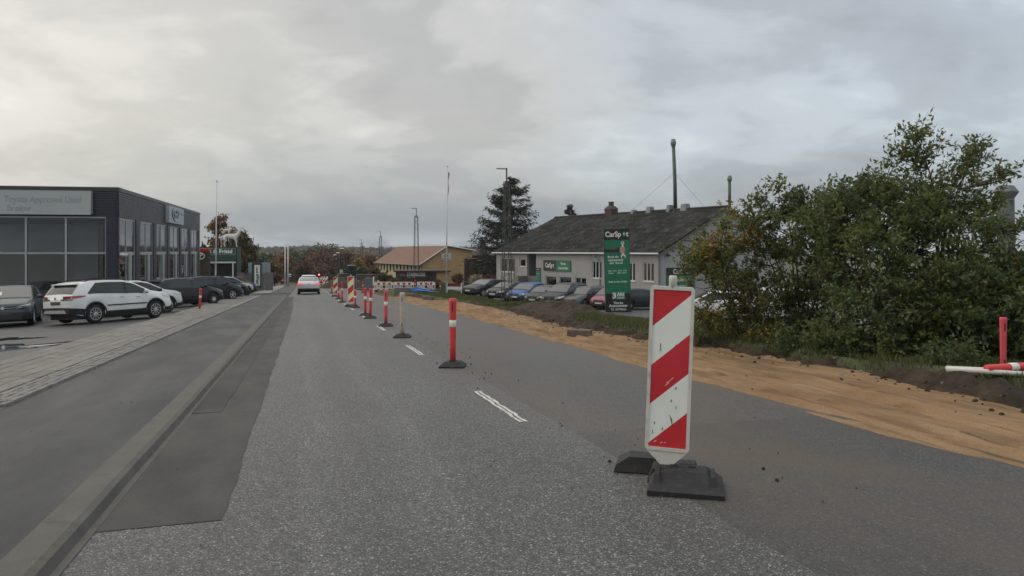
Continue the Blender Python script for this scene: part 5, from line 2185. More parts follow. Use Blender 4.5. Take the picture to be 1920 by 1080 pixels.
# workshop yard
CARLIFT = 0.13
G2 = 'cars parked in a row in front of the grey workshop'
H2 = 236
car('estate', 'black estate car at the far end of the workshop row', 'black', 912, 558, H2 - 6, group=G2, scale=1.06, style=5, front='dark')
car('hatch', 'black hatchback with bright headlights between the black estate and the blue hatchback', 'black', 953, 566, H2 - 4, group=G2, scale=1.06, style=5, front='light')
car('hatch', 'bright blue hatchback behind the lattice mast', 'blue', 990, 570, H2 + 2, group=G2, scale=1.08, style='cover', front='light')
car('hatch', 'dark green small hatchback squeezed beside the black people carrier', 'darkgreen', 1022, 574, H2 + 2, group=G2, scale=1.0, style='cover', front='light')
car('mpv', 'black people carrier with roof rails in the workshop row', 'black', 1059, 578, H2 + 2, group=G2, scale=1.06, style=5, front='light', rails=True)
car('estate', 'brownish grey estate car with roof rails, left of the green totem', 'grey', 1095, 579, H2 - 3, group=G2, scale=1.02, style=5, front='dark', rails=True)
car('hatch', 'pinkish red small hatchback mostly hidden behind the green totem', 'rose', 1146, 581, H2, group=G2, scale=1.0, style='cover', front='light')
car('hatch', 'dark blue grey small hatchback right of the green totem', 'graphite', 1207, 583, 8, group=G2, scale=1.0, style='cover')
car('estate', 'white estate car seen through the yellowing bush', 'white', 1335, 594, 172, group=G2, scale=1.05, style='cover', front='light')
car('van', 'white van seen through the bush', 'white', 1455, 602, 176, cat='van', group=G2, scale=1.0, style='cover', front='light')
# =================================================================== ROAD WORKS AND STREET FURNITURE
M_red = mat('faded_red_plastic', (0.62, 0.045, 0.050), .5, .1, 5, dirt=((.30, .06, .05), .56, .6))
M_pink = mat('bleached_red_plastic', (0.62, 0.075, 0.10), .55, .1, 5, dirt=((.4, .12, .11), .56, .5))
M_band = mat('reflective_band', (0.74, 0.74, 0.66), .4, .05, 8, dirt=((.4, .38, .3), .6, .6))
M_postw = mat('dirty_white_plastic', (0.48, 0.42, 0.36), .6, .12, 3, dirt=((.25, .2, .15), .52, .6))
M_slot = mat('slot_black', (.02, .015, .015), .8)
M_fwhite = mat('aged_white_plastic', (0.60, 0.585, 0.53), .55, .08, 4, dirt=((.33, .30, .24), .55, .7))


def mat_reflective(name, c, c2):
    m, n, l, b = new_mat(name)
    f = noise(n, l, 2.2, 6)
    a = ramp(n, l, f, [(0.3, c), (0.7, c2)])
    # scuffs, scratches and flecks of mud
    g = noise(n, l, 26, 8, .75, (1, 1, .35))
    a = mixc(n, l, ramp(n, l, g, [(0.68, (0, 0, 0)), (0.72, (.75,) * 3)]), a, (.16, .14, .11))
    g2 = noise(n, l, 6, 8, .7)
    a = mixc(n, l, ramp(n, l, g2, [(0.52, (0, 0, 0)), (0.8, (.30,) * 3)]), a, tuple(x * .6 for x in c))
    v = n.new('ShaderNodeTexVoronoi')
    v.feature = 'DISTANCE_TO_EDGE'
    v.inputs['Scale'].default_value = 130
    t = n.new('ShaderNodeTexCoord')
    l.new(t.outputs['Object'], v.inputs['Vector'])
    a = mixc(n, l, ramp(n, l, v.outputs['Distance'], [(0.0, (.10,) * 3), (0.08, (0, 0, 0))]), a, tuple(x * .6 for x in c))
    l.new(a, b.inputs['Base Color'])
    b.inputs['Roughness'].default_value = .38
    b.inputs['Coat Weight'].default_value = .3
    return m


M_rwhite = mat_reflective('retroreflective_white', (.80, .83, .76), (.88, .90, .84))
M_ryel = mat_reflective('retroreflective_yellow', (.80, .76, .42), (.86, .84, .55))
M_rred = mat_reflective('retroreflective_red', (.52, .018, .028), (.66, .03, .04))


def clip_poly(poly, f):
    out_ = []
    for i in range(len(poly)):
        a, b = poly[i], poly[(i + 1) % len(poly)]
        fa, fb = f(a), f(b)
        if fa >= 0:
            out_.append(a)
        if (fa >= 0) != (fb >= 0):
            q = fa / (fa - fb)
            out_.append((a[0] + (b[0] - a[0]) * q, a[1] + (b[1] - a[1]) * q))
    return out_


def stripes(x0, x1, z0, z1, period, phase, slope, y, mats_mb):
    """slanting bands; mats_mb: list of MB to fill in turn"""
    rect = [(x0, z0), (x1, z0), (x1, z1), (x0, z1)]
    k0 = int(math.floor((z0 - abs(slope) * (x1 - x0) - phase) / period)) - 1
    for k in range(k0, k0 + 40):
        lo = phase + k * period
        f1 = lambda p: (p[1] - slope * (p[0] - x0)) - lo
        f2 = lambda p: lo + period - (p[1] - slope * (p[0] - x0))
        poly = clip_poly(clip_poly(rect, f1), f2) if True else rect
        if len(poly) >= 3:
            mats_mb[k % len(mats_mb)].prism(poly, y, y + .003)


def rubber_base(root, big=True, s=1.0):
    mb = MB()
    if big:
        # two lobed recycled rubber foot: wide block towards the front, narrower block behind, joined by a waist
        mb.frustum((-.12, .42, -.44, .02), (-.12, .42, -.44, .02), 0, .05)
        mb.frustum((-.12, .42, -.44, .02), (-.04, .30, -.18, .02), .05, .125)
        mb.frustum((-.14, .12, -.1, .14), (-.10, .10, -.08, .12), .0, .105)
        mb.frustum((-.42, .02, .12, .44), (-.40, .0, .14, .42), 0, .05)
        mb.frustum((-.40, .0, .14, .42), (-.30, -.04, .16, .34), .05, .115)
        mb.frustum((-.02, .26, .10, .28), (0, .22, .12, .24), .0, .10)
        for a, b2 in ((-.09, .015), (.31, .015)):
            mb.frustum((a, a + .06, -.36, -.06), (a + .015, a + .05, -.30, -.06), .06, .132)
        mb.frustum((.02, .09, -.06, -.03), (.03, .08, -.055, -.035), .11, .135)
        mb.frustum((.16, .23, -.06, -.03), (.17, .22, -.055, -.035), .11, .135)
        return mb.build('rubber_foot', M_rubber, root)
    mb.frustum((-.21, .21, -.2, .2), (-.215, .215, -.205, .205), 0, .03)
    mb.frustum((-.215, .215, -.205, .205), (-.13, .13, -.12, .12), .03, .10)
    mb.box(-.06, .06, -.06, .06, .10, .115)
    return mb.build('rubber_foot', M_rubber, root)


def delineator(px, py, hgt, wid, label, yaw=0, lean=(0, 0), white=None, group=None, s=1.0, loc=None):
    h = hit(px, py) if loc is None else Vector(loc)
    root = thing('traffic_delineator', label, 'traffic sign', h, math.radians(yaw), group)
    white = white or M_rwhite
    rubber_base(root)
    T = Matrix.Translation((0, 0, .10)) @ Matrix.Rotation(lean[0], 4, 'Y') @ Matrix.Rotation(lean[1], 4, 'X')
    z0, z1 = .13, .13 + hgt
    w = wid / 2
    fr = .026
    mb = MB()
    # rounded moulded frame
    def rrect(a, b2, c, d, r, n=4):
        pts = []
        for cx, cz, q0 in ((b2 - r, d - r, 0), (a + r, d - r, 90), (a + r, c + r, 180), (b2 - r, c + r, 270)):
            for k in range(n + 1):
                q = math.radians(q0 + 90 * k / n)
                pts.append((cx + r * math.cos(q), cz + r * math.sin(q)))
        return pts
    o1 = rrect(-w, w, z0, z1, .03)
    i1 = rrect(-w + fr, w - fr, z0 + fr, z1 - fr, .006)
    n = len(o1)
    vs = [(p[0], -.028, p[1]) for p in o1] + [(p[0], -.028, p[1]) for p in i1] + [(p[0], -.012, p[1]) for p in i1] + [(p[0] * 1.0, .028, p[1]) for p in o1]
    fs = []
    for i in range(n):
        j = (i + 1) % n
        fs += [(i, n + i, n + j, j), (n + i, 2 * n + i, 2 * n + j, n + j), (3 * n + i, i, j, 3 * n + j)]
    fs += [tuple(range(3 * n, 4 * n)), tuple(range(3 * n - 1, 2 * n - 1, -1))]
    mb.add(vs, fs, 0, T)
    mb.build('frame', M_fwhite, root)
    mb = MB()
    mb.add([(-w * .92, -.02, z0 - .002), (w * .92, -.02, z0 - .002), (.022, -.02, .0), (-.022, -.02, .0), (-w * .92, .02, z0 - .002), (w * .92, .02, z0 - .002), (.022, .02, .0), (-.022, .02, .0)],
           [(0, 3, 2, 1), (4, 5, 6, 7), (0, 4, 7, 3), (1, 2, 6, 5), (2, 3, 7, 6), (0, 1, 5, 4)], 0, T)
    mb.build('spike', M_fwhite, root)
    mb = MB()
    mb.lathe([(.030, z1 - .01), (.030, z1 + .075), (.026, z1 + .085), (0, z1 + .087)], 12, 0, T)
    mb.build('lamp_socket', M_fwhite, root, True)
    a, b2 = MB(), MB()
    hh = hgt - 2 * fr
    stripes(-w + fr, w - fr, z0 + fr, z1 - fr, hh * .248, z0 + fr + .02 * hh, .90, -.0165, [a, b2])
    for q, nm, m in ((a, 'white_stripe', white), (b2, 'red_stripe', M_rred)):
        q.v = [tuple(T @ Vector(v)) for v in q.v]
        q.build(nm, m, root)
    return root


def bollard(px, py, top, label, m=M_red, band=True, group='red marker posts along the lane', base=True, yaw=0, h_=None, lean=0.0, loc=None, bandz=.66, r=.058):
    h = hit(px, py) if loc is None else Vector(loc)
    root = thing('marker_post', label, 'marker post', h, math.radians(yaw), group)
    H = (py - top) / F * h.y if h_ is None else h_
    mb = MB()
    if base:
        rubber_base(root, False)
    T = Matrix.Rotation(lean, 4, 'Y')
    segs = [(.05 if base else 0, r * .92), (H * .3, r * .9), (H * .95, r * 1.12), (H, r * 1.12), (H + .004, r * .9)]
    # tapered flattened tube
    D = Matrix.Diagonal((1, .72, 1, 1))
    mb = MB()
    mb.lathe([(rr, z) for z, rr in segs] + [(0, H - .03)], 14, 0, T @ D)
    mb.build('post', m, root, True)
    if band:
        mb = MB()
        rr = r * 1.03
        mb.lathe([(rr * .98, H * bandz - .09), (rr * 1.03, H * bandz - .088), (rr * 1.06, H * bandz + .03), (rr * 1.0, H * bandz + .032)], 14, 0, T @ D)
        mb.build('reflective_band', M_band, root, True)
    mb = MB()
    for z in (H * .86, H * .3 if not band else H * .9):
        mb.add([(-.008, -r * .72 * 1.16, z - .06), (.008, -r * .72 * 1.16, z - .06), (.008, -r * .72 * 1.16, z + .05), (-.008, -r * .72 * 1.16, z + .05)], [(0, 1, 2, 3)], 0, T)
    mb.build('slot', M_slot, root)
    return root


near_board = delineator(1249, 900, 1.272, .336, 'large red and white striped delineator board in a black rubber foot, nearest the camera', yaw=-14, lean=(.036, 0.0))
M_scuff = mat('scuff_mark', (.07, .065, .06), .7, .3, 9)
Tn = Matrix.Translation((0, 0, .10)) @ Matrix.Rotation(.036, 4, 'Y')
mb = MB()
rs = random.Random(11)
arc = [(.005, .415), (.022, .39), (.030, .36), (.034, .325)]
for (x0, z0), (x1, z1), w in [(arc[0], arc[1], .002), (arc[1], arc[2], .005), (arc[2], arc[3], .003)]:
    mb.add([(x0 - w, -.0205, z0), (x0 + w, -.0205, z0), (x1 + w, -.0205, z1), (x1 - w, -.0205, z1)], [(0, 3, 2, 1)], 0, Tn)
for x, z, h_ in [(-.075, .93, .03), (.035, .94, .018), (-.06, .80, .012), (.06, .47, .012), (.02, .52, .01), (-.11, .27, .015), (-.10, .34, .01), (.09, .35, .012), (.05, .62, .01), (-.04, .30, .012)]:
    a = rs.uniform(-.4, .4)
    w = rs.uniform(.0015, .004)
    mb.add([(x - w, -.0205, z - h_), (x + w, -.0205, z - h_), (x + w + a * h_, -.0205, z + h_), (x - w + a * h_, -.0205, z + h_)], [(0, 1, 2, 3)], 0, Tn)
mb.build('scuffs', M_scuff, near_board, kind='stuff')
mb = MB()
for x, z, dx_ in [(-.02, .655, .05), (-.05, 1.145, .045), (-.03, .635, .03), (-.06, .86, .008), (-.10, .19, .02), (-.05, .185, .015), (-.02, .19, .01)]:
    w = .0022
    mb.add([(x, -.0207, z - w), (x + dx_, -.0207, z - w + .9 * dx_), (x + dx_, -.0207, z + w + .9 * dx_), (x, -.0207, z + w)], [(0, 1, 2, 3)], 0, Tn)
mb.build('chips', M_rwhite, near_board, kind='stuff')
bollard(849, 688, 560, 'red marker post nearest the camera, with wide white band', yaw=-5)
bollard(754, 633, 549, 'dirty white marker post in a black foot, second in the line', M_postw, False)
bollard(723.5, 612, 545, 'red marker post with faded pink top, just beyond the dirty white post', M_pink)
bollard(694, 597, 541, 'right one of the pair of red posts with a white band each', lean=.03)
bollard(685, 592, 540, 'left one of the pair of red posts with a white band each')
delineator(658, 575, 1.40, .36, 'red and yellow striped delineator beyond the pair of red posts', yaw=-8, white=M_ryel)
bollard(666, 577, 545, 'red post standing against the red and yellow delineator')
bollard(641.5, 567, 529, 'tall red post left of the red and yellow delineator')
bollard(635, 561, 539, 'short red post between the two red and yellow delineators')
delineator(629, 556, 1.35, .38, 'second red and yellow striped delineator down the line', yaw=-6, white=M_ryel)
bollard(622, 550, 533, 'red post at the far side of the second yellow striped delineator')
bollard(614.5, 540.5, 522, 'red post beside the far striped boards')
for i, (px, py, yw) in enumerate([(612, 540, -4), (607.5, 537, -4), (603, 534, -4), (599, 531.5, -4)]):
    delineator(px, py, 1.5, .48, ['last but three', 'last but two', 'last but one', 'very last'][i] + ' of the red and white striped boards far down the line', yaw=yw, group='far striped boards')
bollard(680.5, 549, 527, 'red post in the closed lane in front of the grey site box')
bollard(778.5, 546, 525, 'red post standing between the second and third plastic barrier')
bollard(825.5, 548, 530, 'red post on the grass left of the flagpole', base=False)
bollard(803, 547, 531, 'red post behind the third plastic barrier')
bollard(374, 583, 541, 'red marker post on the footway beside the dealership', lean=.06)
# right edge of the picture: a post and fallen pieces
ph = at(1881, 679, 10.2)
ph.z = float(z_top(*xy2st(ph.x, ph.y))) if False else float(zt(ph.x, ph.y)) + .02
bollard(1882, 680, 570, 'reddish pink post without a foot in front of the big bush', M_pink, False, None, False, loc=ph, h_=.92, r=.045)
fall = at(1885, 693, 9.6)
fz = float(z_top(*xy2st(fall.x, fall.y))) + .05
root = thing('fallen_post', 'red and white marker post lying on the grass', 'marker post', (fall.x, fall.y, fz + .06), math.radians(4))
mb = MB()
mb.tube([(-.26, 0, 0), (.9, .12, .03)], .055, 12)
mb.build('post', M_red, root, True)
mb = MB()
mb.tube([(.08, .037, .0105), (.2, .05, .0135)], .058, 12)
mb.build('reflective_band', M_band, root, True)
mb = MB()
mb.tube([(.5, .08, .0205), (.62, .093, .0235)], .058, 12)
mb.build('reflective_band', M_band, root, True)
for i, (a, b2, lab) in enumerate([((-.75, .05), (.6, -.18), 'white plastic tube lying under the fallen red post'), ((-.7, .14), (.5, .12), 'white plastic tube lying behind the fallen red post')]):
    root = thing('plastic_tube', lab, 'tube', (fall.x, fall.y, fz + .02))
    mb = MB()
    mb.tube([(a[0], a[1], .02), (b2[0], b2[1], -.03)], .035, 10)
    mb.build('tube', M_fwhite, root, True)
# concrete block on the sand
h = hit(1087, 632)
root = thing('concrete_block', 'weathered concrete block lying on the sand', 'block', (h.x, h.y, h.z + .04), math.radians(-18))
mb = MB()
mb.frustum((-.30, .30, -.2, .2), (-.28, .29, -.18, .19), -.1, .15)
mb.build('block', mat('old_concrete', (.115, .09, .07), .9, .3, 5, bmp=.5, bscale=30), root)

# plastic barriers
M_bwhite = mat('barrier_white', (.74, .74, .72), .5, .08, 3, dirt=((.4, .38, .34), .56, .5))


def barrier(px, py, label, Y=77.0, yaw=0.0, wid=2.15, cap=M_rwhite):
    p = at(px, py, Y)
    root = thing('plastic_barrier', label, 'barrier', (p.x, Y, float(zt(p.x, Y)) + .05), math.radians(yaw), 'red and white plastic barriers')
    w = wid / 2
    mb = MB()
    mb.box(-w, w, -.03, .03, .14, .24)
    mb.box(-w, w, -.03, .03, .62, .92)
    mb.box(-w, -w + .07, -.029, .029, .24, .62)
    mb.box(w - .07, w, -.029, .029, .24, .62)
    for k in range(9):
        a = -w + .1 + k * (2 * w - .2) / 9
        mb.box(a - .03, a + .06, -.035, .035, .92, 1.0)
    mb.build('frame', M_bwhite, root)
    for k in range(11):
        a = -w + .17 + k * (2 * w - .4) / 10.5
        mb = MB()
        mb.box(a, a + .085, -.02, .02, .24, .62)
        mb.build('slat', M_bwhite, root)
    for k in range(7):
        a = -w + .04 + k * (2 * w - .08) / 7
        mb = MB()
        mb.box(a, a + (2 * w - .08) / 7, -.036, -.031, .66, .89)
        mb.build('reflector', [M_rred, cap][k % 2 == 0], root)
    mb = MB()
    for k in range(7):
        if k % 2:
            a = -w + .04 + k * (2 * w - .08) / 7
            mb.box(a, a + .25, -.033, -.029, .15, .235)
    mb.build('lower_marks', M_rred, root)
    mb = MB()
    disc(mb, 0, .45, .14, .14, -.05, 0, None, 14, .03)
    mb.build('badge', M_black, root)
    for s_ in (-1, 1):
        mb = MB()
        mb.frustum((s_ * (w - .2) - .2, s_ * (w - .2) + .2, -.35, .35), (s_ * (w - .2) - .15, s_ * (w - .2) + .15, -.3, .3), -.08, .12)
        mb.build('rubber_foot', M_rubber, root)
    return root


barrier(720, 545, 'left red and white plastic barrier, with yellowish reflectors', 77, 0, 2.1, M_ryel)
barrier(757.5, 545.5, 'middle red and white plastic barrier, with rounded top', 76, -1, 2.1)
barrier(799, 545.5, 'right red and white plastic barrier, beside the blue pipes', 75.5, 2, 1.9)
p = at(700.5, 553, 70)
root = thing('barrier_post', 'white and red upright post at the left end of the barriers', 'marker post', (p.x, 70, float(zt(p.x, 70))))
mb = MB()
mb.tube([(0, 0, 0), (0, 0, 1.6)], .07, 8)
mb.build('post', M_bwhite, root)
mb = MB()
mb.tube([(0, 0, .5), (0, 0, .75)], .075, 8)
mb.build('red_band', M_red, root)
# grey steel trench box under the barriers
p = at(757, 551, 66)
root = thing('trench_box', 'grey concrete manhole ring in the trench below the barriers', 'manhole ring', (p.x, 66, float(zt(p.x, 66))))
mb = MB()
mb.box(-.9, .9, -.1, .8, -.3, .5)
mb.box(-.8, .8, 0, .7, .5, .56)
mb.build('ring', mat('pale_concrete', (.17, .165, .16), .8, .2, 3), root)
# blue drain pipes, a heap of bent lengths
p = at(786, 551, 63)
M_bluep = mat('blue_pipe', (.02, .18, .50), .4, .15, 3)
pz = float(zt(p.x, 63))
for i in range(7):
    root = thing('blue_pipe', ['longest', 'second longest', 'third longest', 'fourth longest', 'fifth longest', 'second shortest', 'shortest'][i] + ' bent length of blue plastic pipe in the heap by the barriers', 'pipe', (p.x, 63, pz), 0, 'blue pipes heaped by the barriers')
    mb = MB()
    pts = []
    for k in range(7):
        q = k / 6
        pts.append((-.7 + q * (2.4 - .2 * i), -.25 + .12 * i - .3 * q, .10 + .42 * math.sin(math.pi * min(1, q * .8 + .1 * (i % 3))) * (1 - .55 * q) + .03 * i + .05 * math.sin(7 * q + i)))
    mb.tube(pts, .05, 6)
    mb.build('pipe', M_bluep, root, True)
# grey site box and wire fence in the closed lane
p = at(690, 547, 82)
root = thing('site_box', 'dark grey site box beside the left barrier', 'cabinet', (p.x, 82, float(zt(p.x, 82))))
mb = MB()
mb.box(-.45, .45, 0, .6, .02, 1.35)
mb.box(-.48, .48, -.03, .63, 1.35, 1.42)
mb.build('cabinet', mat('grey_cabinet', (.12, .135, .145), .6, .1, 2), root)
mb = MB()
mb.box(-.01, .01, -.008, .0, .1, 1.3)
mb.build('door_gap', M_black, root)


def wire_fence(px, py, Y, wid, hgt, label, yaw=0, m=None):
    p = at(px, py, Y)
    root = thing('wire_fence', label, 'fence', (p.x, Y, float(zt(p.x, Y))), math.radians(yaw), None)
    m = m or mat('fence_steel', (.26, .27, .27), .5, .1, 3, metal=.4)
    mb = MB()
    for x in (0, wid):
        mb.tube([(x, 0, 0), (x, 0, hgt)], .03, 6)
    mb.tube([(0, 0, hgt), (wid, 0, hgt)], .03, 6)
    mb.tube([(0, 0, .15), (wid, 0, .15)], .03, 6)
    mb.build('frame', m, root)
    mb = MB()
    n = int(wid / .22)
    for i in range(1, n):
        mb.tube([(wid * i / n, 0, .15), (wid * i / n, 0, hgt)], .006, 3, cap=False)
    for i in range(1, 7):
        mb.tube([(0, 0, .15 + (hgt - .15) * i / 7), (wid, 0, .15 + (hgt - .15) * i / 7)], .006, 3, cap=False)
    mb.build('wire_mesh', m, root, kind='stuff')


wire_fence(668, 546, 88, 2.3, 1.9, 'wire mesh fence panel left of the grey site box')
wire_fence(867, 545, 74, 3.2, 1.1, 'low green garden fence right of the white framed stand', 4, mat('green_wire', (.09, .13, .10), .6))

# lattice lamp masts
M_mast = mat('mast_steel', (.085, .083, .08), .6, .2, 4, metal=.3)


def lattice(px, Y, ztop_, label, w=.33, lamp=True, base=None):
    p = at(px, 0, Y)
    z0 = float(zt(p.x, Y)) if base is None else base
    H = ztop_ - z0
    root = thing('lattice_mast', label, 'lamp mast', (p.x, Y, z0), math.radians(20), 'lattice lamp masts along the road')
    Hl = H * .90
    mb = MB()
    cs = [(-1, -1), (1, -1), (1, 1), (-1, 1)]
    wd = lambda z: w * (1 - .45 * z / Hl)
    for a, b2 in cs:
        mb.tube([(a * wd(0), b2 * wd(0), 0), (a * wd(Hl), b2 * wd(Hl), Hl)], .032, 4)
    mb.build('mast_legs', M_mast, root)
    mb = MB()
    n = 22
    for i in range(n):
        za, zb2 = Hl * i / n, Hl * (i + 1) / n
        for k in range(4):
            a, b2 = cs[k], cs[(k + 1) % 4]
            if i % 2:
                a, b2 = b2, a
            mb.tube([(a[0] * wd(za), a[1] * wd(za), za), (b2[0] * wd(zb2), b2[1] * wd(zb2), zb2)], .014, 3, cap=False)
    for k in range(4):
        a, b2 = cs[k], cs[(k + 1) % 4]
        mb.tube([(a[0] * wd(Hl), a[1] * wd(Hl), Hl), (b2[0] * wd(Hl), b2[1] * wd(Hl), Hl)], .03, 4)
    mb.build('bracing', M_mast, root, kind='stuff')
    mb = MB()
    mb.tube([(0, 0, Hl - .3), (0, 0, H)], .055, 6)
    mb.build('top_pole', M_mast, root)
    if lamp:
        mb = MB()
        mb.box(-.75, .05, -.05, .05, H - .09, H - .02)
        mb.frustum((-.78, -.1, -.11, .11), (-.74, -.14, -.08, .08), H - .1, H - .03)
        mb.build('lamp_arm', mat('lamp_head', (.22, .22, .22), .5), root)
    return root


lattice(950, 51.5, CAM_H + (HY - 315) / F * 51.5, 'tall lattice lamp mast in front of the blue hatchback', .30)
lattice(780.5, 100, CAM_H + (HY - 390) / F * 100, 'lattice lamp mast in front of the red roof', .36)
lattice(713.5, 146, CAM_H + (HY - 433) / F * 146, 'lattice lamp mast at the left end of the red roof', .36)
lattice(678, 190, CAM_H + (HY - 448) / F * 190, 'most distant lattice lamp mast against the hill', .36)
# row of far street lamps, curving away
for i, (px, py, Y) in enumerate([(644, 466, 150), (636, 474, 178), (630, 478, 195), (624, 484, 228), (619.5, 492, 290), (614, 499, 340)]):
    t = at(px, py, Y)
    z0 = float(zt(t.x, Y))
    root = thing('street_lamp', 'slim distant street lamp with pale head against the autumn trees, ' + ['tallest', 'second tallest', 'third tallest', 'fourth tallest', 'fifth tallest', 'smallest'][i] + ' of the row', 'street lamp', (t.x, Y, z0), 0, 'distant street lamps')
    H = t.z - z0
    mb = MB()
    mb.tube([(0, 0, 0), (0, 0, H)], [.09, .05], 6)
    mb.build('pole', M_mast, root)
    mb = MB()
    mb.frustum((-.75, .1, -.2, .2), (-.65, .05, -.14, .14), H - .08, H + .14)
    mb.build('lamp_head', mat('pale_lamp_head', (.7, .7, .68), .4), root)

# flagpoles
M_pole = mat('white_pole', (.62, .61, .60), .45, .08, 2)


def flagpole(px, top_py, Y, label, lean=0.0, group=None, r=.075):
    p = at(px, top_py, Y)
    z0 = float(zt(p.x, Y))
    H = p.z - z0
    root = thing('flagpole', label, 'flagpole', (p.x - math.tan(lean) * H, Y, z0), 0, group)
    mb = MB()
    mb.tube([(0, 0, 0), (math.tan(lean) * H, 0, H)], [r, r * .5], 10)
    mb.build('pole', M_pole, root, True)
    mb = MB()
    mb.lathe([(0, H - .05), (r * 1.1, H), (r * 1.1, H + .06), (0, H + .12)], 8, 0, Matrix.Translation((math.tan(lean) * H, 0, 0)))
    mb.build('finial', M_pole, root, True)
    return root, H


fp, H = flagpole(839, 312, 66, 'tall white flagpole with a thin pennant beside the white framed stand', .010)
mb = MB()
vs = []
for k in range(15):
    q = k / 14
    z = H - .5 - 2.5 * q
    xo = math.tan(.010) * z + .07
    w_ = .15 * (1 - .55 * q)
    tw = 1.4 * math.sin(5 * q)
    vs += [(xo, 0, z), (xo + w_ * math.cos(tw), w_ * math.sin(tw), z - .12)]
mb.add(vs, [(2 * i, 2 * i + 1, 2 * i + 3, 2 * i + 2) for i in range(14)])
mb.build('pennant', mat('pennant_cloth', (.40, .22, .22), .8, .5, 8), fp)
flagpole(406.5, 340, 62, 'white flagpole behind the parked cars near the horse statue', .014)
flagpole(534.5, 458, 118, 'left one of the two white flagpoles at the lane end', 0, 'twin flagpoles', .13)
flagpole(540, 458, 120, 'right one of the two white flagpoles at the lane end', 0, 'twin flagpoles', .13)

# white framed stand with maroon top by the flagpole
p = at(850, 546, 66)
root = thing('framed_stand', 'white framed sign stand with maroon top panel on the grass', 'sign stand', (p.x, 66, float(zt(p.x, 66))))
mb = MB()
for x in (-.62, .70):
    mb.box(x, x + .09, -.04, .04, 0, 1.15)
mb.box(-.53, .70, -.039, .039, .03, .1)
mb.box(-.53, .70, -.041, .041, .55, .80)
mb.build('frame', M_bwhite, root)
mb = MB()
mb.box(-.53, .69, -.05, .05, .805, 1.1)
mb.build('top_panel', mat('maroon_panel', (.13, .03, .025), .6, .2, 3), root)
p = at(832, 545, 68)
root = thing('green_cabinet', 'small green cable cabinet left of the flagpole', 'cabinet', (p.x, 68, float(zt(p.x, 68))))
mb = MB()
mb.box(-.3, .3, 0, .3, 0, 1.05)
mb.box(-.33, .33, -.03, .33, 1.05, 1.1)
mb.build('cabinet', mat('cabinet_green', (.05, .10, .075), .6), root)

# totem sign
Pt = Vector((7.32, 49.0, 0))
Pt = at(1159.5, 0, 49.0)
z0 = float(zt(Pt.x, 49.0)) + .05
zz = lambda py: CAM_H - (py - HY) / F * 49.0 - z0
root = thing('totem_sign', 'tall green and black totem sign of the car workshop with a hand holding a spanner', 'totem sign', (Pt.x, 49.0, z0), math.radians(-4))
root.rotation_euler = (0, math.radians(-1.6), math.radians(-4))
w = .835
ztp, zg1, zg0 = zz(430), zz(450), zz(550)
TOT = ((-.02, zg0 - .001, M_sblack), (zg0, zg1, M_sgreen), (zg1 + .001, ztp, M_sblack))
for i, (a, b2, m) in enumerate(TOT):
    mb = MB()
    e_ = .0 if i != 2 else -.02
    mb.box(-w - e_ * 0, w + e_ * 0, -.14, .14, a, b2)
    mb.build(['base_panel', 'green_panel', 'head_panel'][i], m, root)
mb = MB()
mb.box(-w - .03, -w - .002, -.15, .15, -.02, ztp)
mb.box(w + .002, w + .03, -.15, .15, -.02, ztp)
mb.box(-w - .03, w + .03, -.15, .15, ztp + .001, ztp + .03)
mb.build('edge_frame', mat('totem_edge', (.03, .05, .045), .5), root)
Yt = -.143
text('lettering', 'CarSp', .50, M_letw, root, -.76, zz(439.5), Yt, 'LEFT', .03, sx=.86)
text('lettering', 't', .50, M_letw, root, .66, zz(439.5), Yt, 'LEFT', .03, sx=.86)
mb = MB()
disc(mb, .52, zz(439), .10, .16, Yt - .004, 0, None, 16, .004)
mb.build('pin_mark', mat('pin_green', (.03, .30, .22), .5), root)
mb = MB()
disc(mb, .52, zz(439), .05, .05, Yt - .010, 0, None, 12, .005)
mb.build('pin_dot', M_letw, root)
# arm, hand and spanner
mb = MB()
mb.box(-w + .01, .06, Yt - .004, Yt, zz(473), zz(467.5))
mb.box(.0, .20, Yt - .006, Yt, zz(473.5), zz(464.5))
mb.build('sleeve', mat('sleeve_black', (.02, .02, .02), .6), root)
mb = MB()
mb.box(-w + .01, .05, Yt - .004, Yt, zz(467.2), zz(466.2))
mb.build('sleeve_edge', mat('sleeve_red', (.16, .05, .04), .6), root)
mb = MB()
mb.prism([(.20, zz(473)), (.34, zz(475.5)), (.50, zz(474.5)), (.56, zz(470)), (.55, zz(465)), (.48, zz(463)), (.30, zz(462.5)), (.20, zz(465))], Yt - .008, Yt - .002)
mb.build('hand', mat('skin_print', (.50, .28, .20), .6, .1, 6), root)
mb = MB()
for py in (465.3, 467.8, 470.3, 472.6):
    mb.box(.33, .555, Yt - .012, Yt - .009, zz(py + .25), zz(py - .1))
mb.build('finger_lines', mat('skin_shadow_print', (.30, .15, .10), .6), root)
mb = MB()
ellipse_ring(mb, .40, zz(455.7), .11, .105, .055, Yt - .010, dep=.008)
mb.prism([(.35, zz(458)), (.45, zz(458)), (.47, zz(463.5)), (.33, zz(463.5))], Yt - .010, Yt - .003)
mb.prism([(.36, zz(474.5)), (.47, zz(474.5)), (.50, zz(477)), (.58, zz(479.5)), (.58, zz(483)), (.51, zz(484.2)), (.51, zz(480.6)), (.42, zz(479)), (.34, zz(480.6)), (.34, zz(484.2)), (.27, zz(483)), (.27, zz(479.5)), (.34, zz(477))], Yt - .010, Yt - .003)
mb.build('spanner', mat('spanner_grey', (.62, .64, .62), .5), root)
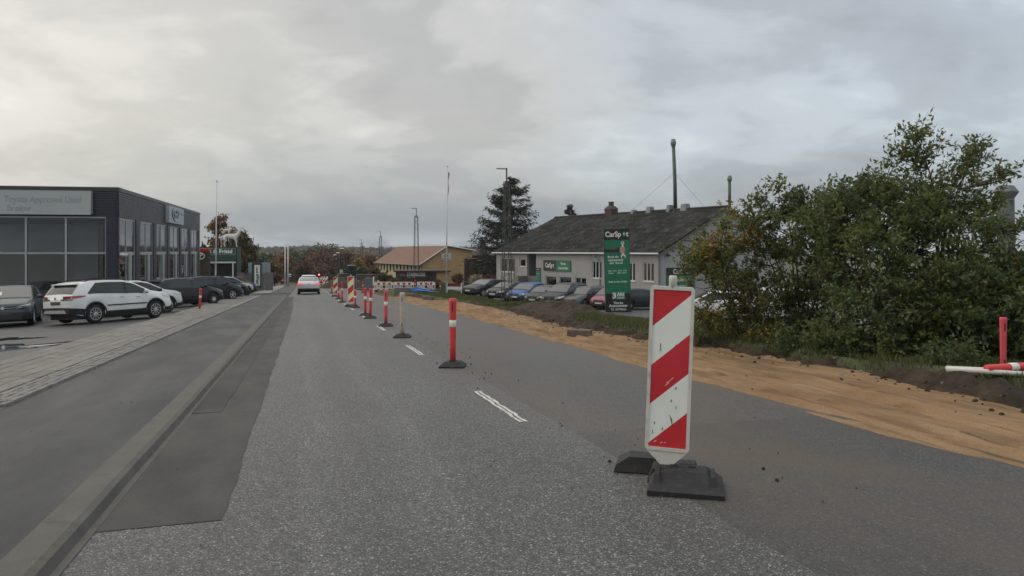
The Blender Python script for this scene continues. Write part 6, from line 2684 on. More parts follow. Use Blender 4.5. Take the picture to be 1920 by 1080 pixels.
for tx, x, py, sz, al in (('Book din', -.62, 481.5, .21, 'LEFT'), ('værkstedstid', -.62, 487.5, .21, 'LEFT'), ('-det´ lige til', -.56, 493, .21, 'LEFT'),
                         ('Man - Tors:   8.00 - 17.00', -.60, 507.6, .125, 'LEFT'), ('Fredag:        8.00 - 16.00', -.60, 511.8, .125, 'LEFT'),
                         ('Køb og salg af biler', -.60, 528, .17, 'LEFT')):
    text('lettering', tx, sz, M_letw, root, x, zz(py), Yt, al, .02, sx=.95)
text('lettering', 'Vores', .26, M_letw, root, 0, zz(567.5), Yt, 'CENTER', .02)
text('lettering', 'Autocenter', .27, M_letw, root, 0, zz(573), Yt, 'CENTER', .02)
text('lettering', 'Tlf. 20790065', .19, M_letw, root, 0, zz(580), Yt, 'CENTER', .012)
mb = MB()
mb.box(-.42, .46, Yt - .006, Yt, zz(561), zz(547))
mb.build('warranty_badge', mat('badge_teal', (.10, .26, .22), .5), root)
mb = MB()
mb.box(-.41, -.10, Yt - .010, Yt - .007, zz(560.6), zz(547.4))
mb.build('badge_field', mat('badge_dark', (.09, .09, .09), .5), root)
text('lettering', '3', .50, M_letw, root, -.25, zz(554.2), Yt - .013, 'CENTER', .05)
text('lettering', 'ÅRS', .27, M_letw, root, .18, zz(552), Yt - .009, 'CENTER', .03)
text('lettering', 'GARANTI', .10, M_letw, root, .18, zz(558), Yt - .009, 'CENTER', .01)

# left verge beyond the side street: shop signs
def post_sign(px0, px1, py0, py1, Y, label, m, dep=.25, yaw=0.0, name='upright_sign'):
    a, b2 = at(px0, py0, Y), at(px1, py1, Y)
    x = (a.x + b2.x) / 2
    z0 = float(zt(x, Y))
    root = thing(name, label, 'sign', (x, Y, z0), yaw)
    hwid = (b2.x - a.x) / 2
    mb = MB()
    mb.box(-hwid, hwid, 0, dep, max(b2.z - z0, -.2), a.z - z0)
    mb.build('sign_board', m, root)
    return root, hwid, a.z - z0, b2.z - z0


root, hw_, t_, b_ = post_sign(472, 489.5, 493, 541, 83, 'upright dark green sign with white panel turned sideways', M_dgreen, .3)
mb = MB()
mb.box(-.22, .42, -.03, -.001, b_ + .35, t_ - .25)
mb.build('white_panel', M_letw, root)
text('lettering', 'Land & Fritid', .42, M_dgreen2, root, .10, (t_ + b_) / 2 + .05, -.035, 'CENTER', .03, M=Matrix.Translation((.10, 0, (t_ + b_) / 2 + .05)) @ Matrix.Rotation(math.pi / 2, 4, 'Y') @ Matrix.Translation((-.10, 0, -(t_ + b_) / 2 - .05)), sx=.9)
root, hw_, t_, b_ = post_sign(490, 506, 492, 533, 88, 'pale blue grey sign board with dark text right of the green upright sign', mat('pale_bluegrey', (.26, .32, .34), .5), .2)
for tx, q in (('brand', .62), ('kær', .74)):
    text('lettering', tx, .36, mat('dark_letters', (.04, .06, .07), .5), root, -.1, b_ + (t_ - b_) * (1.08 - q), -.006, 'CENTER', .02)
root, hw_, t_, b_ = post_sign(465.5, 471.5, 492.5, 535, 90, 'grey back board left of the green upright sign', mat('pale_bluegrey', (.26, .32, .34), .5), .2)
root, hw_, t_, b_ = post_sign(455, 466.5, 528, 546, 70, 'orange and white poster stand beside the wooden post', mat('orange_poster', (.50, .27, .05), .6, .35, 2.5), .08, name='poster_stand')
mb = MB()
mb.box(-hw_ + .04, hw_ - .04, -.012, -.001, b_ + .04, b_ + .42)
mb.build('pale_strip', M_letw, root)
root, hw_, t_, b_ = post_sign(444, 458, 512, 530, 76, 'dull pink and grey poster board behind the orange poster', mat('dull_poster', (.20, .13, .11), .7, .4, 2), .08, name='poster_board')
h = hit(463.5, 556)
root = thing('wooden_post', 'short dark wooden post at the corner of the dealership car park', 'post', h)
mb = MB()
mb.tube([(0, 0, -.1), (0, 0, .80)], .17, 10)
mb.lathe([(.17, .80), (.12, .86), (0, .87)], 10)
mb.build('post', mat('dark_wood', (.03, .026, .02), .85, .3, 6), root)
h = hit(484, 547)
root = thing('sign_post', 'thin grey post with a small plate on the grass corner', 'sign', h)
mb = MB()
mb.tube([(0, 0, 0), (0, 0, 1.9)], .035, 6)
mb.build('pole', M_vent, root)
mb = MB()
mb.box(-.12, .12, -.03, -.01, 1.45, 1.9)
mb.build('plate', M_vent, root)
# dark information sign far down the lane
root, hw_, t_, b_ = post_sign(541, 546.5, 512, 526, 140, 'small black sign with white lines far down the lane', M_black, .2, name='far_sign')
mb = MB()
mb.box(-hw_ * .9, hw_ * .9, -.02, -.001, t_ - .4, t_ - .15)
mb.box(-hw_ * .4, hw_ * .5, -.02, -.001, t_ - .75, t_ - .55)
mb.build('white_lines', M_letw, root)
# traffic lights and signs far along the works
for px, py, Y, lab in ((640, 507, 120, 'pale green sign on a post above the far red posts'),):
    a = at(px, py, Y)
    z0 = float(zt(a.x, Y))
    root = thing('far_sign', lab, 'sign', (a.x, Y, z0))
    H = a.z - z0
    mb = MB()
    mb.tube([(0, 0, 0), (0, 0, H)], .05, 6)
    mb.build('pole', M_bwhite, root)
    mb = MB()
    mb.box(-.22, .22, -.06, .0, H - 1.6, H - .35)
    mb.build('plate', mat('pink_plate', (.4, .22, .22), .6), root)
    mb = MB()
    mb.box(-.24, .24, -.07, .0, H - .33, H + .1)
    mb.build('pale_plate', mat('pale_green_plate', (.4, .5, .47), .5), root)
h = hit(588, 531)
t = at(598.5, 515, 150)
z0 = float(zt(t.x, 150))
root = thing('signal_lamp', 'glowing red works signal far along the lane', 'traffic light', (t.x, 150, z0))
mb = MB()
mb.tube([(0, 0, 0), (0, 0, t.z - z0)], .06, 6)
mb.box(-.2, .2, -.12, .12, t.z - z0 - .55, t.z - z0 + .3)
mb.build('signal_case', M_black, root)
mb = MB()
disc(mb, 0, t.z - z0, .17, .17, -.16, 0, None, 12, .03)
mb.build('red_lens', mat('signal_red', (.95, .12, .08), .3, .05, 3, emit=3.0), root)

# excavator
p = at(652, 526, 112)
EXZ = float(zt(p.x, 112))
root = thing('excavator', 'dark excavator parked among the works in front of the trees', 'excavator', (p.x, 112, EXZ + .6), math.radians(25))
M_exc = mat('excavator_dark', (.03, .03, .032), .55, .2, 3)
for y in (-1.0, .55):
    mb = MB()
    mb.prism([(-1.5, .1), (-1.25, 0), (1.25, 0), (1.5, .1), (1.55, .4), (1.3, .68), (-1.3, .68), (-1.55, .4)], y, y + .45)
    mb.build('track', M_rubber, root)
mb = MB()
mb.prism([(-1.5, .8), (1.1, .8), (1.1, 1.25), (.1, 1.5), (-1.5, 1.5)], -.95, .95)
mb.build('house', M_exc, root)
mb = MB()
mb.prism([(.0, 1.5), (1.1, 1.3), (1.15, 2.2), (.9, 2.75), (.0, 2.75)], -.9, .0)
mb.build('cab', M_cglass, root)
mb = MB()
mb.box(-.05, .95, -.95, .05, 2.75, 2.85)
mb.build('cab_roof', M_steelcap, root)
mb = MB()
mb.tube([(1.0, .3, 1.2), (2.0, .3, 2.4), (3.4, .3, 2.2)], [.2, .22, .15], 6)
mb.tube([(3.4, .3, 2.25), (3.9, .3, .9)], [.16, .12], 6)
mb.build('boom', M_exc, root)
mb = MB()
mb.prism([(3.6, .9), (4.2, .9), (4.1, .35), (3.5, .3)], 0, .6)
mb.build('bucket', M_exc, root)
# heap of soil behind the barriers
mb = MB()
vs, fs = [], []
p = at(652, 530, 104)
pz = float(zt(p.x, 104))
NN = 26
for i in range(NN + 1):
    for j in range(NN + 1):
        u, v = (i / NN - .5) * 9, (j / NN - .5) * 7
        r = math.hypot(u / 4.5, v / 3.5)
        q = max(0, 1 - r * r)
        vs.append((p.x + u, 104 + v, pz - .2 + 1.6 * q * (1 + .7 * float(fbm(u * .6, v * .6, 91, 4))) + .3 * float(fbm(u * 2, v * 2, 92, 3)) * q))
mb.add(vs, [(i * (NN + 1) + j, (i + 1) * (NN + 1) + j, (i + 1) * (NN + 1) + j + 1, i * (NN + 1) + j + 1) for i in range(NN) for j in range(NN)])
mb.build('soil_heap', M_soil, smooth=True, kind='stuff')

# square metal exhaust stack at the right edge, beyond the bush
p = at(1886, 400, 40)
z0 = float(zt(p.x, 40))
M_stack = mat('dull_zinc', (.13, .135, .135), .6, .2, 2)
root = thing('exhaust_stack', 'square grey metal exhaust stack rising behind the bush at the right edge', 'exhaust stack', (p.x, 40, z0), math.radians(30))
zt_top = CAM_H + (HY - 348) / F * 40 - z0
mb = MB()
mb.frustum((-.36, .36, -.36, .36), (-.30, .30, -.30, .30), 0, zt_top - .7)
mb.build('stack', M_stack, root)
mb = MB()
mb.frustum((-.30, .30, -.30, .30), (-.46, .46, -.46, .46), zt_top - .7, zt_top - .35)
mb.frustum((-.46, .46, -.46, .46), (-.28, .28, -.28, .28), zt_top - .35, zt_top)
mb.build('cowl', M_stack, root)
# showroom plants
for px, Y, lab in ((108, 41.5, 'dark pot plant just inside the showroom, left of the corner'), (170, 42, 'dark pot plant inside the showroom near the corner')):
    p = at(px, 0, Y)
    root = thing('pot_plant', lab, 'plant', (p.x, Y, -1.82))
    mb = MB()
    mb.lathe([(.2, 0), (.28, .5), (.25, .5), (.0, .45)], 12)
    mb.build('pot', M_black, root)
    mb = MB()
    for k in range(160):
        a, e_ = rnd.uniform(0, 6.28), rnd.uniform(.2, 1.4)
        r = rnd.uniform(.2, .75)
        c = Vector((math.cos(a) * math.cos(e_) * r, math.sin(a) * math.cos(e_) * r, .5 + 1.6 * math.sin(e_) * r))
        d = Vector((rnd.uniform(-1, 1), rnd.uniform(-1, 1), rnd.uniform(-.3, .6))).normalized() * .16
        s_ = d.cross(Vector((0, 0, 1))).normalized() * .05
        mb.add([c - d, c + s_, c + d, c - s_], [(0, 1, 2, 3)])
    mb.build('foliage', mat('pot_plant_leaf', (.02, .035, .018), .6), root)
mb = MB()
p = at(20, 0, 39.9)
root = thing('swivel_chair', 'dark oval chair back inside the showroom by the left edge', 'chair', (p.x, 40.2, -1.82), math.radians(30))
mb = MB()
mb.lathe([(0, -.06), (.28, -.05), (.3, 0), (.28, .05), (0, .06)], 16, 0, Matrix.Translation((0, 0, 1.05)) @ Matrix.Rotation(math.pi / 2, 4, 'X') @ Matrix.Diagonal((1, 1.5, 1, 1)))
mb.build('backrest', M_black, root, True)
mb = MB()
mb.frustum((-.3, .3, -.6, 0), (-.28, .28, -.58, -.02), .45, .55)
mb.build('seat', M_black, root)
mb = MB()
mb.tube([(0, -.3, 0), (0, -.3, .46)], .04, 6)
mb.lathe([(.3, 0), (.05, .06), (0, .06)], 10, 0, Matrix.Translation((0, -.3, 0)))
mb.build('stem', M_alu, root)

# horse statue on the shop roof (one continuous skinned body)


def skin_body(name, pts, edges, rads, m, parent, rootv=0, levels=2):
    me = bpy.data.meshes.new(name)
    me.from_pydata(pts, edges, [])
    o = bpy.data.objects.new(name, me)
    COL.objects.link(o)
    md = o.modifiers.new('skin', 'SKIN')
    for i, r in enumerate(rads):
        me.skin_vertices[0].data[i].radius = (r, r) if not isinstance(r, tuple) else r
        me.skin_vertices[0].data[i].use_root = (i == rootv)
    md2 = o.modifiers.new('sub', 'SUBSURF')
    md2.levels = md2.render_levels = levels
    bpy.context.view_layer.update()
    ev = o.evaluated_get(bpy.context.evaluated_depsgraph_get())
    me2 = bpy.data.meshes.new_from_object(ev)
    bpy.data.objects.remove(o)
    me2.materials.clear()
    me2.materials.append(m)
    me2.polygons.foreach_set('use_smooth', [True] * len(me2.polygons))
    return link(name, me2, parent)


M_statue = mat('white_statue', (.62, .60, .55), .6, .1, 2)
HP = at(421, 0, 84)
zr = CAM_H - (463 - HY) / F * 84
horse = thing('horse_statue', 'life-size white horse statue standing on the green shop roof', 'statue', (HP.x, 86, zr), math.radians(6))
sc_ = 1.0
hp = [(0, 0, 1.28), (-.45, 0, 1.30), (-.78, 0, 1.26), (.42, 0, 1.26), (.72, 0, 1.40), (.92, 0, 1.74), (1.10, 0, 2.02), (1.38, 0, 1.88), (1.56, 0, 1.70),   # 0-8 trunk, neck, head
      (.55, .20, .98), (.55, .2, .55), (.52, .2, .10), (.60, .2, .03), (.50, -.2, .98), (.62, -.2, .55), (.70, -.2, .10), (.78, -.2, .03),        # forelegs
      (-.75, .2, .95), (-.66, .2, .72), (-.90, .2, .46), (-.84, .2, .10), (-.76, .2, .03), (-.72, -.2, .95), (-.55, -.2, .72), (-.74, -.2, .46), (-.66, -.2, .10), (-.58, -.2, .03),
      (-1.02, 0, 1.28), (-1.16, 0, .95), (-1.18, 0, .55)]
he = [(0, 1), (1, 2), (0, 3), (3, 4), (4, 5), (5, 6), (6, 7), (7, 8), (3, 9), (9, 10), (10, 11), (11, 12), (3, 13), (13, 14), (14, 15), (15, 16), (2, 17), (17, 18), (18, 19), (19, 20), (20, 21), (2, 22), (22, 23), (23, 24), (24, 25), (25, 26), (2, 27), (27, 28), (28, 29)]
hr = [.30, .30, .29, .32, .25, .18, .145, .115, .085, .14, .075, .05, .07, .14, .075, .05, .07, .17, .12, .07, .05, .07, .17, .12, .07, .05, .07, .08, .075, .04]
S3 = [(a * 1.0, b2 * 1.0, c) for a, b2, c in hp]
skin_body('body', S3, he, hr, M_statue, horse)
mb = MB()
for y in (-.07, .07):
    mb.frustum((1.06, 1.14, y - .03, y + .03), (1.08, 1.10, y - .01, y + .01), 2.1, 2.30)
mb.build('ears', M_statue, horse)
mb = MB()
mb.prism([(.55, 1.62), (.75, 1.9), (1.0, 2.18), (1.06, 2.12), (.84, 1.72), (.66, 1.5)], -.03, .03)
mb.build('mane', M_statue, horse)
dog = thing('dog_statue', 'small white dog statue standing on the back of the horse statue', 'statue', horse.matrix_world @ Vector((0, 0, 0)))
dog.location = (HP.x - .55, 86, zr + 1.56)
dp = [(0, 0, .45), (-.28, 0, .45), (.25, 0, .47), (.40, 0, .60), (.52, 0, .68), (.68, 0, .63),
      (.25, .07, .25), (.26, .07, .03), (.25, -.07, .25), (.30, -.07, .03), (-.30, .07, .27), (-.36, .07, .15), (-.32, .07, .03), (-.26, -.07, .27), (-.3, -.07, .15), (-.26, -.07, .03), (-.42, 0, .55), (-.52, 0, .68)]
de = [(0, 1), (0, 2), (2, 3), (3, 4), (4, 5), (2, 6), (6, 7), (2, 8), (8, 9), (1, 10), (10, 11), (11, 12), (1, 13), (13, 14), (14, 15), (1, 16), (16, 17)]
dr = [.12, .11, .13, .09, .09, .055, .055, .04, .055, .04, .065, .045, .04, .065, .045, .04, .03, .02]
skin_body('body', dp, de, dr, M_statue, dog)
mb = MB()
for y in (-.06, .06):
    mb.frustum((.44, .50, y - .02, y + .02), (.43, .47, y - .01, y + .01), .72, .84)
mb.build('ears', M_statue, dog)
# =================================================================== TREES AND SHRUBS
M_bark = mat('bark', (.050, .042, .034), .9, .3, 6, bmp=.4, bscale=30)
M_barkg = mat('grey_twigs', (.075, .066, .055), .9, .25, 6)


def leaves_mesh(name, P, D, ln, wd, mats, rng, fold=.25, droop=0.0, mi=None):
    """leaf blades: base point P, pointing along D"""
    n = len(P)
    D = D / np.maximum(np.linalg.norm(D, axis=1, keepdims=True), 1e-6)
    R = rng.normal(size=(n, 3))
    A = np.cross(D, R)
    A /= np.maximum(np.linalg.norm(A, axis=1, keepdims=True), 1e-6)
    N = np.cross(A, D)
    L = (ln * rng.uniform(.65, 1.25, n))[:, None]
    W = (wd * rng.uniform(.7, 1.25, n))[:, None]
    mid = P + D * L * .45
    tip = P + D * L - np.array([0, 0, 1]) * L * droop
    v = np.stack([P, mid + A * W / 2 + N * W * fold, tip, mid - A * W / 2 + N * W * fold], 1).reshape(-1, 3)
    i = np.arange(n) * 4
    me = np_mesh(name, v, np.stack([i, i + 1, i + 2, i + 3], -1), mats)
    if mi is not None:
        me.polygons.foreach_set('material_index', mi.astype(np.int32))
    return me


def in_ellipsoids(E, n, rng, shell=.55, floor=None):
    """points spread through the volume of some ellipsoids (centre, radii), denser near the outside"""
    vol = np.array([e[1][0] * e[1][1] * e[1][2] for e in E]) ** .75
    k = rng.choice(len(E), n, p=vol / vol.sum())
    d = rng.normal(size=(n, 3))
    d /= np.linalg.norm(d, axis=1, keepdims=True)
    r = shell + (1 - shell) * rng.random(n) ** .6
    r = np.where(rng.random(n) < .25, r * rng.random(n) ** .5, r)
    c = np.array([e[0] for e in E])[k]
    rad = np.array([e[1] for e in E])[k]
    bumpy = 1 + .22 * np.sin(d[:, 0] * 5 + c[:, 0]) * np.cos(d[:, 2] * 6 + c[:, 1]) + .12 * np.sin(d[:, 1] * 11)
    p = c + d * rad * (r * bumpy)[:, None]
    if floor is not None:
        p[:, 2] = np.maximum(p[:, 2], floor + .05 * rng.random(n))
    return p, d


def bush(name, label, cat, base, E, ncl, ntw, nlf, twl, ln, wd, leafm, seed, nstem=5, floor=None, group=None, up=.5, shell=.5, stem_r=.03, barkm=None, crownname='crown', yellow=None, single=False, droop=0.0):
    rng = np.random.default_rng(seed)
    base = np.array(base, float)
    root = thing(name, label, cat, tuple(base), 0, group)
    C, dirs = in_ellipsoids(E, ncl, rng, shell, floor)
    C = C - base
    # limbs
    mb = MB()
    order = np.argsort(-np.linalg.norm(C, axis=1))
    limbs = []
    for i in order[:: max(1, ncl // nstem)][:nstem]:
        tgt = C[i]
        b0 = np.array([rng.normal() * .06, rng.normal() * .06, 0]) if not single else np.zeros(3)
        pts = []
        bend = rng.normal(size=3) * np.linalg.norm(tgt) * .07
        for q in np.linspace(0, 1, 8):
            pp = b0 * (1 - q) + tgt * q
            pp = pp + bend * math.sin(math.pi * q)
            pp[:2] = b0[:2] + (pp[:2] - b0[:2]) * (q ** .45 if not single else q ** .8)
            if single:
                pp[2] = tgt[2] * q ** .75
            pts.append(pp)
        limbs.append(np.array(pts))
        mb.tube(pts, list(np.linspace(stem_r, stem_r * .25, 8)), 5)
    LP = np.concatenate([l_[2:] for l_ in limbs])
    for i in range(ncl):
        d = np.linalg.norm(LP - C[i], axis=1) + np.maximum(0, LP[:, 2] - C[i][2]) * .8
        a = LP[int(np.argmin(d))]
        m_ = (a + C[i]) / 2 + rng.normal(size=3) * .06 * np.linalg.norm(C[i] - a)
        mb.tube([a, m_, C[i]], [stem_r * .33, stem_r * .25, stem_r * .12], 4, cap=False)
    # twigs and leaves
    cen = C.mean(0)
    nT = ncl * ntw
    ci = np.repeat(np.arange(ncl), ntw)
    outd = C[ci] - cen
    outd /= np.maximum(np.linalg.norm(outd, axis=1, keepdims=True), .2)
    T = rng.normal(size=(nT, 3)) * .75 + outd * .55 + np.array([0, 0, up])
    T /= np.linalg.norm(T, axis=1, keepdims=True)
    TL = twl * rng.uniform(.5, 1.3, nT)
    if stem_r > 0 and twl > .1:
        sel = range(nT) if nT < 1600 else rng.choice(nT, 1600, replace=False)
        for j in sel:
            mb.tube([C[ci[j]], C[ci[j]] + T[j] * TL[j]], [stem_r * .10, stem_r * .04], 3, cap=False)
    mb.build('trunk' if single else 'stems', barkm or M_bark, root, True)
    li = np.repeat(np.arange(nT), nlf)
    q = rng.random(len(li)) ** .8
    P = C[ci[li]] + T[li] * (TL[li] * q)[:, None] + rng.normal(size=(len(li), 3)) * ln * .25
    D = T[li] * .55 + rng.normal(size=(len(li), 3)) * .65 + np.array([0, 0, -.15 - droop])
    mi = None
    if yellow:
        mm, frac = yellow
        mm = mm if isinstance(mm, list) else [mm]
        cy = np.where(rng.random(ncl) < frac, rng.integers(1, len(mm) + 1, ncl), 0)
        mi = np.where(rng.random(len(li)) < .85, cy[ci[li]], 0)
        leafm = [leafm] + mm
    me = leaves_mesh(crownname, P, D, ln, wd, leafm, rng, droop=droop, mi=mi)
    link(crownname, me, root, kind='stuff')
    return root


L_green = mat_leaf('shrub_leaves', [(0.0, (.052, .078, .030)), (.35, (.084, .122, .044)), (.75, (.12, .165, .062)), (.93, (.17, .185, .068)), (1.0, (.26, .21, .06))], .4, .5, .5)
L_olive = mat_leaf('olive_leaves', [(0.0, (0.061, 0.068, 0.022)), (.4, (0.110, 0.116, 0.037)), (.8, (0.165, 0.154, 0.050)), (1.0, (0.308, 0.231, 0.055))], .5, .35)
L_yellow = mat_leaf('yellow_leaves', [(0.0, (.12, .09, .02)), (.5, (.30, .21, .03)), (1.0, (.45, .32, .05))], .5, .3)


def E(px, py, Y, rx, ry, rz):
    p = at(px, py, Y)
    return ((p.x, p.y, p.z), (rx, ry, rz))


def gp(px, Y):
    x = (px - 960) / F * Y
    return (x, Y, float(zt(x, Y)) + .03)


L_lime = mat_leaf('lime_leaves', [(0.0, (.072, .098, .030)), (.5, (.125, .16, .05)), (.9, (.18, .19, .06)), (1.0, (.28, .23, .06))], .42, .5, .45)
L_deep = mat_leaf('deep_green_leaves', [(0.0, (0.050, 0.065, 0.027)), (.5, (0.088, 0.110, 0.045)), (1.0, (0.138, 0.156, 0.062))], .4, .48, .5)
bush('shrub', 'thin yellowing shrub with bare dark stems, leftmost of the verge bushes', 'shrub', gp(1385, 15.6),
     [E(1375, 470, 15.6, .70, .7, .75), E(1325, 510, 15.6, .62, .7, .55), E(1400, 575, 15.6, .75, .7, .7), E(1325, 600, 15.4, .60, .5, .42), E(1300, 470, 15.8, .3, .3, .25)], 125, 7, 10, .36, .095, .042, L_lime, 3, 8, yellow=([L_yellow, L_olive], .45), stem_r=.026)
bush('shrub', 'loose green bush in front of the workshop gable, behind the yellowing shrub', 'shrub', gp(1500, 15.2),
     [E(1495, 470, 15.2, 1.05, .9, 1.05), E(1465, 400, 15.2, .55, .6, .50), E(1565, 400, 15.2, .72, .7, .55), E(1515, 590, 15.2, .9, .9, .85)], 175, 8, 9, .36, .10, .045, L_lime, 5, 9, yellow=([L_lime, L_lime, L_deep], .7), stem_r=.03)
bush('shrub', 'dense broad dark green bush at the middle of the verge bushes', 'shrub', gp(1680, 13.0),
     [E(1690, 500, 13.0, 1.35, .95, 1.0), E(1640, 600, 12.6, 1.1, .8, .75), E(1760, 610, 12.4, 1.0, .8, .78), E(1545, 445, 14.2, .6, .6, .6), E(1600, 420, 13.4, .75, .7, .55), E(1615, 375, 13.8, .5, .5, .36), E(1700, 420, 13.4, .9, .8, .55)], 310, 8, 10, .34, .10, .046, L_green, 7, 10, yellow=([L_lime, L_lime, L_deep], .75), stem_r=.03)
bush('young_tree', 'tall upright young tree with arching leafy shoots, highest of the verge bushes', 'tree', gp(1760, 14.0),
     [E(1705, 300, 14.0, .30, .4, .46), E(1742, 275, 14.0, .22, .3, .26), E(1815, 310, 14.0, .36, .4, .28), E(1858, 342, 14.0, .24, .4, .14), E(1730, 385, 14.0, .85, .8, .5), E(1650, 375, 14.0, .6, .6, .38), E(1800, 400, 14.0, .8, .7, .5)], 100, 6, 10, .44, .12, .045, L_lime, 11, 9, yellow=([L_green, L_green], .5), stem_r=.035, up=.8)
bush('shrub', 'dense dark green bush at the right edge behind the pink post', 'shrub', gp(1905, 12.4),
     [E(1885, 490, 12.4, .95, .8, .70), E(1850, 590, 11.9, .9, .7, .75), E(1960, 570, 12.2, .9, .8, 1.0), E(1930, 640, 11.6, .9, .6, .5)], 190, 8, 10, .34, .10, .046, L_green, 13, 8, yellow=([L_deep, L_lime, L_lime], .7), stem_r=.03)
# low weeds at the feet of the bushes
for i, (px, Y) in enumerate([(1440, 14.6), (1500, 13.6), (1580, 12.6), (1800, 10.9), (1330, 17.5)]):
    b_ = gp(px, Y)
    bush('weed', ['yellow flecked low weed under the thin shrub', 'low green weed under the loose green bush', 'low green weed left of the dense broad bush', 'low weed under the right dense bush', 'low weed left of the thin yellowing shrub'][i], 'weed', b_,
         [((b_[0], b_[1], b_[2] + .22), (.45, .4, .25))], 34, 5, 6, .2, .09, .04, L_olive if i in (0, 4) else L_green, 40 + i, 5, yellow=(L_yellow, .2) if i == 0 else None, stem_r=.012)


def conifer(name, label, px, top_py, Y, half, seed, nwh=26, z0=None, lean=.0, start=.10):
    rng = np.random.default_rng(seed)
    p = at(px, top_py, Y)
    base = np.array([p.x, Y, float(zt(p.x, Y)) if z0 is None else z0])
    H = p.z - base[2]
    root = thing(name, label, 'conifer', tuple(base))
    mb = MB()
    mb.tube([(0, 0, 0), (0, 0, H * .5), (0, 0, H)], [H * .02, H * .012, .02], 7)
    P, D = [], []
    for w in range(nwh):
        q = start + (1 - start) * (w / nwh) ** .9
        z0_ = H * q
        R = half * ((1 - q) ** .62) * (1.05 - .3 * max(0, .25 - q)) * rng.uniform(.8, 1.12)
        for k in range(rng.integers(5, 8)):
            a = rng.uniform(0, 2 * math.pi)
            L = R * rng.uniform(.55, 1.12)
            if L < .1:
                continue
            d = np.array([math.cos(a), math.sin(a), 0])
            z = z0_ + rng.normal() * H * .02
            dr_ = rng.uniform(.15, .42)
            pts = []
            for u in np.linspace(0, 1, 7):
                pts.append(d * L * u + np.array([0, 0, z - dr_ * L * math.sin(u * 1.9) * (1 - q) + .22 * L * u ** 2.4]))
            mb.tube(pts, list(np.linspace(.05, .012, 7) * H / 13), 3, cap=False)
            pts = np.array(pts)
            n = int(14 + 46 * L / 2)
            u = rng.random(n) ** .75
            pos = np.stack([np.interp(u, np.linspace(0, 1, 7), pts[:, j]) for j in range(3)], -1)
            side = np.array([-d[1], d[0], 0])
            sgn = rng.choice([-1, 1], n)[:, None]
            dd = d * .7 + side * sgn * rng.uniform(.2, 1.0, n)[:, None] + np.array([0, 0, -.25]) + rng.normal(size=(n, 3)) * .25
            P.append(pos + rng.normal(size=(n, 3)) * .10 * L ** .5)
            D.append(dd)
    mb.build('trunk', M_bark, root)
    P, D = np.concatenate(P), np.concatenate(D)
    sc = H / 13
    me = leaves_mesh('crown', P, D, .40 * sc, .11 * sc, L_con, rng, .15, .12)
    link('crown', me, root, kind='stuff')
    return root


L_con = mat_leaf('spruce_needles', [(0, (.012, .018, .012)), (.5, (.022, .030, .018)), (.9, (.034, .040, .024)), (1, (.06, .05, .03))], .6, .1)
conifer('conifer', 'big dark spreading conifer behind the left end of the workshop', 958, 334, 98, 7.6, 21, 30, start=.2)
conifer('conifer', 'small conifer top showing above the workshop ridge', 1068, 381, 125, 3.0, 23, 24)
conifer('conifer', 'low dark conifer between the ochre gable and the workshop', 906, 466, 108, 3.2, 24, 14)

LEAFM = {k: mat_leaf(k + '_foliage', s, .6, .2) for k, s in dict(
    rust=[(0, (0.085, 0.036, 0.019)), (.5, (0.160, 0.069, 0.032)), (1, (0.263, 0.123, 0.051))],
    brown=[(0, (0.069, 0.043, 0.024)), (.5, (0.121, 0.076, 0.038)), (1, (0.190, 0.129, 0.054))],
    plum=[(0, (0.070, 0.033, 0.028)), (.5, (0.123, 0.061, 0.049)), (1, (0.176, 0.091, 0.064))],
    green=[(0, (0.029, 0.044, 0.019)), (.5, (0.054, 0.081, 0.032)), (1, (0.104, 0.125, 0.049))],
    orange=[(0, (0.095, 0.049, 0.019)), (.5, (0.176, 0.095, 0.035)), (1, (0.257, 0.149, 0.054))],
    yellow=[(0, (0.143, 0.098, 0.023)), (.5, (0.260, 0.182, 0.039)), (1, (0.364, 0.260, 0.065))],
    birch=[(0, (0.045, 0.045, 0.021)), (.4, (0.083, 0.075, 0.033)), (.8, (0.150, 0.105, 0.042)), (1, (0.255, 0.143, 0.045))],
    copper=[(0, (0.092, 0.046, 0.018)), (.5, (0.177, 0.092, 0.032)), (1, (0.277, 0.154, 0.050))]).items()}


def tree(label, px, top_py, halfpx, Y, lm, seed, name='tree', group=None, lowpy=None, leaf=.42, ncl=120, base_px=None, droop=0.1, dens=7):
    rng = np.random.default_rng(seed)
    t_ = at(px, top_py, Y)
    bp = gp(base_px or px, Y)
    low = bp[2] + .8 if lowpy is None else at(px, lowpy, Y).z
    r = halfpx / F * Y
    low = min(low, t_.z - 1.2)
    hz = (t_.z - low) / 2
    cz = low + hz
    Es = [((t_.x, Y, cz), (r * .8, r * .8, hz * .85))]
    for k in range(6):
        a = rng.uniform(0, 6.28)
        Es.append(((t_.x + r * .5 * math.cos(a), Y + r * .5 * math.sin(a), cz + hz * rng.uniform(-.5, .55)), (r * .5, r * .5, hz * .42)))
    return bush(name, label, 'tree', bp, Es, ncl, dens, 5, r * .28, leaf, leaf * .62, LEAFM[lm], seed, 7, group=group, single=True, stem_r=max(.1, r * .045), droop=droop, up=.2)


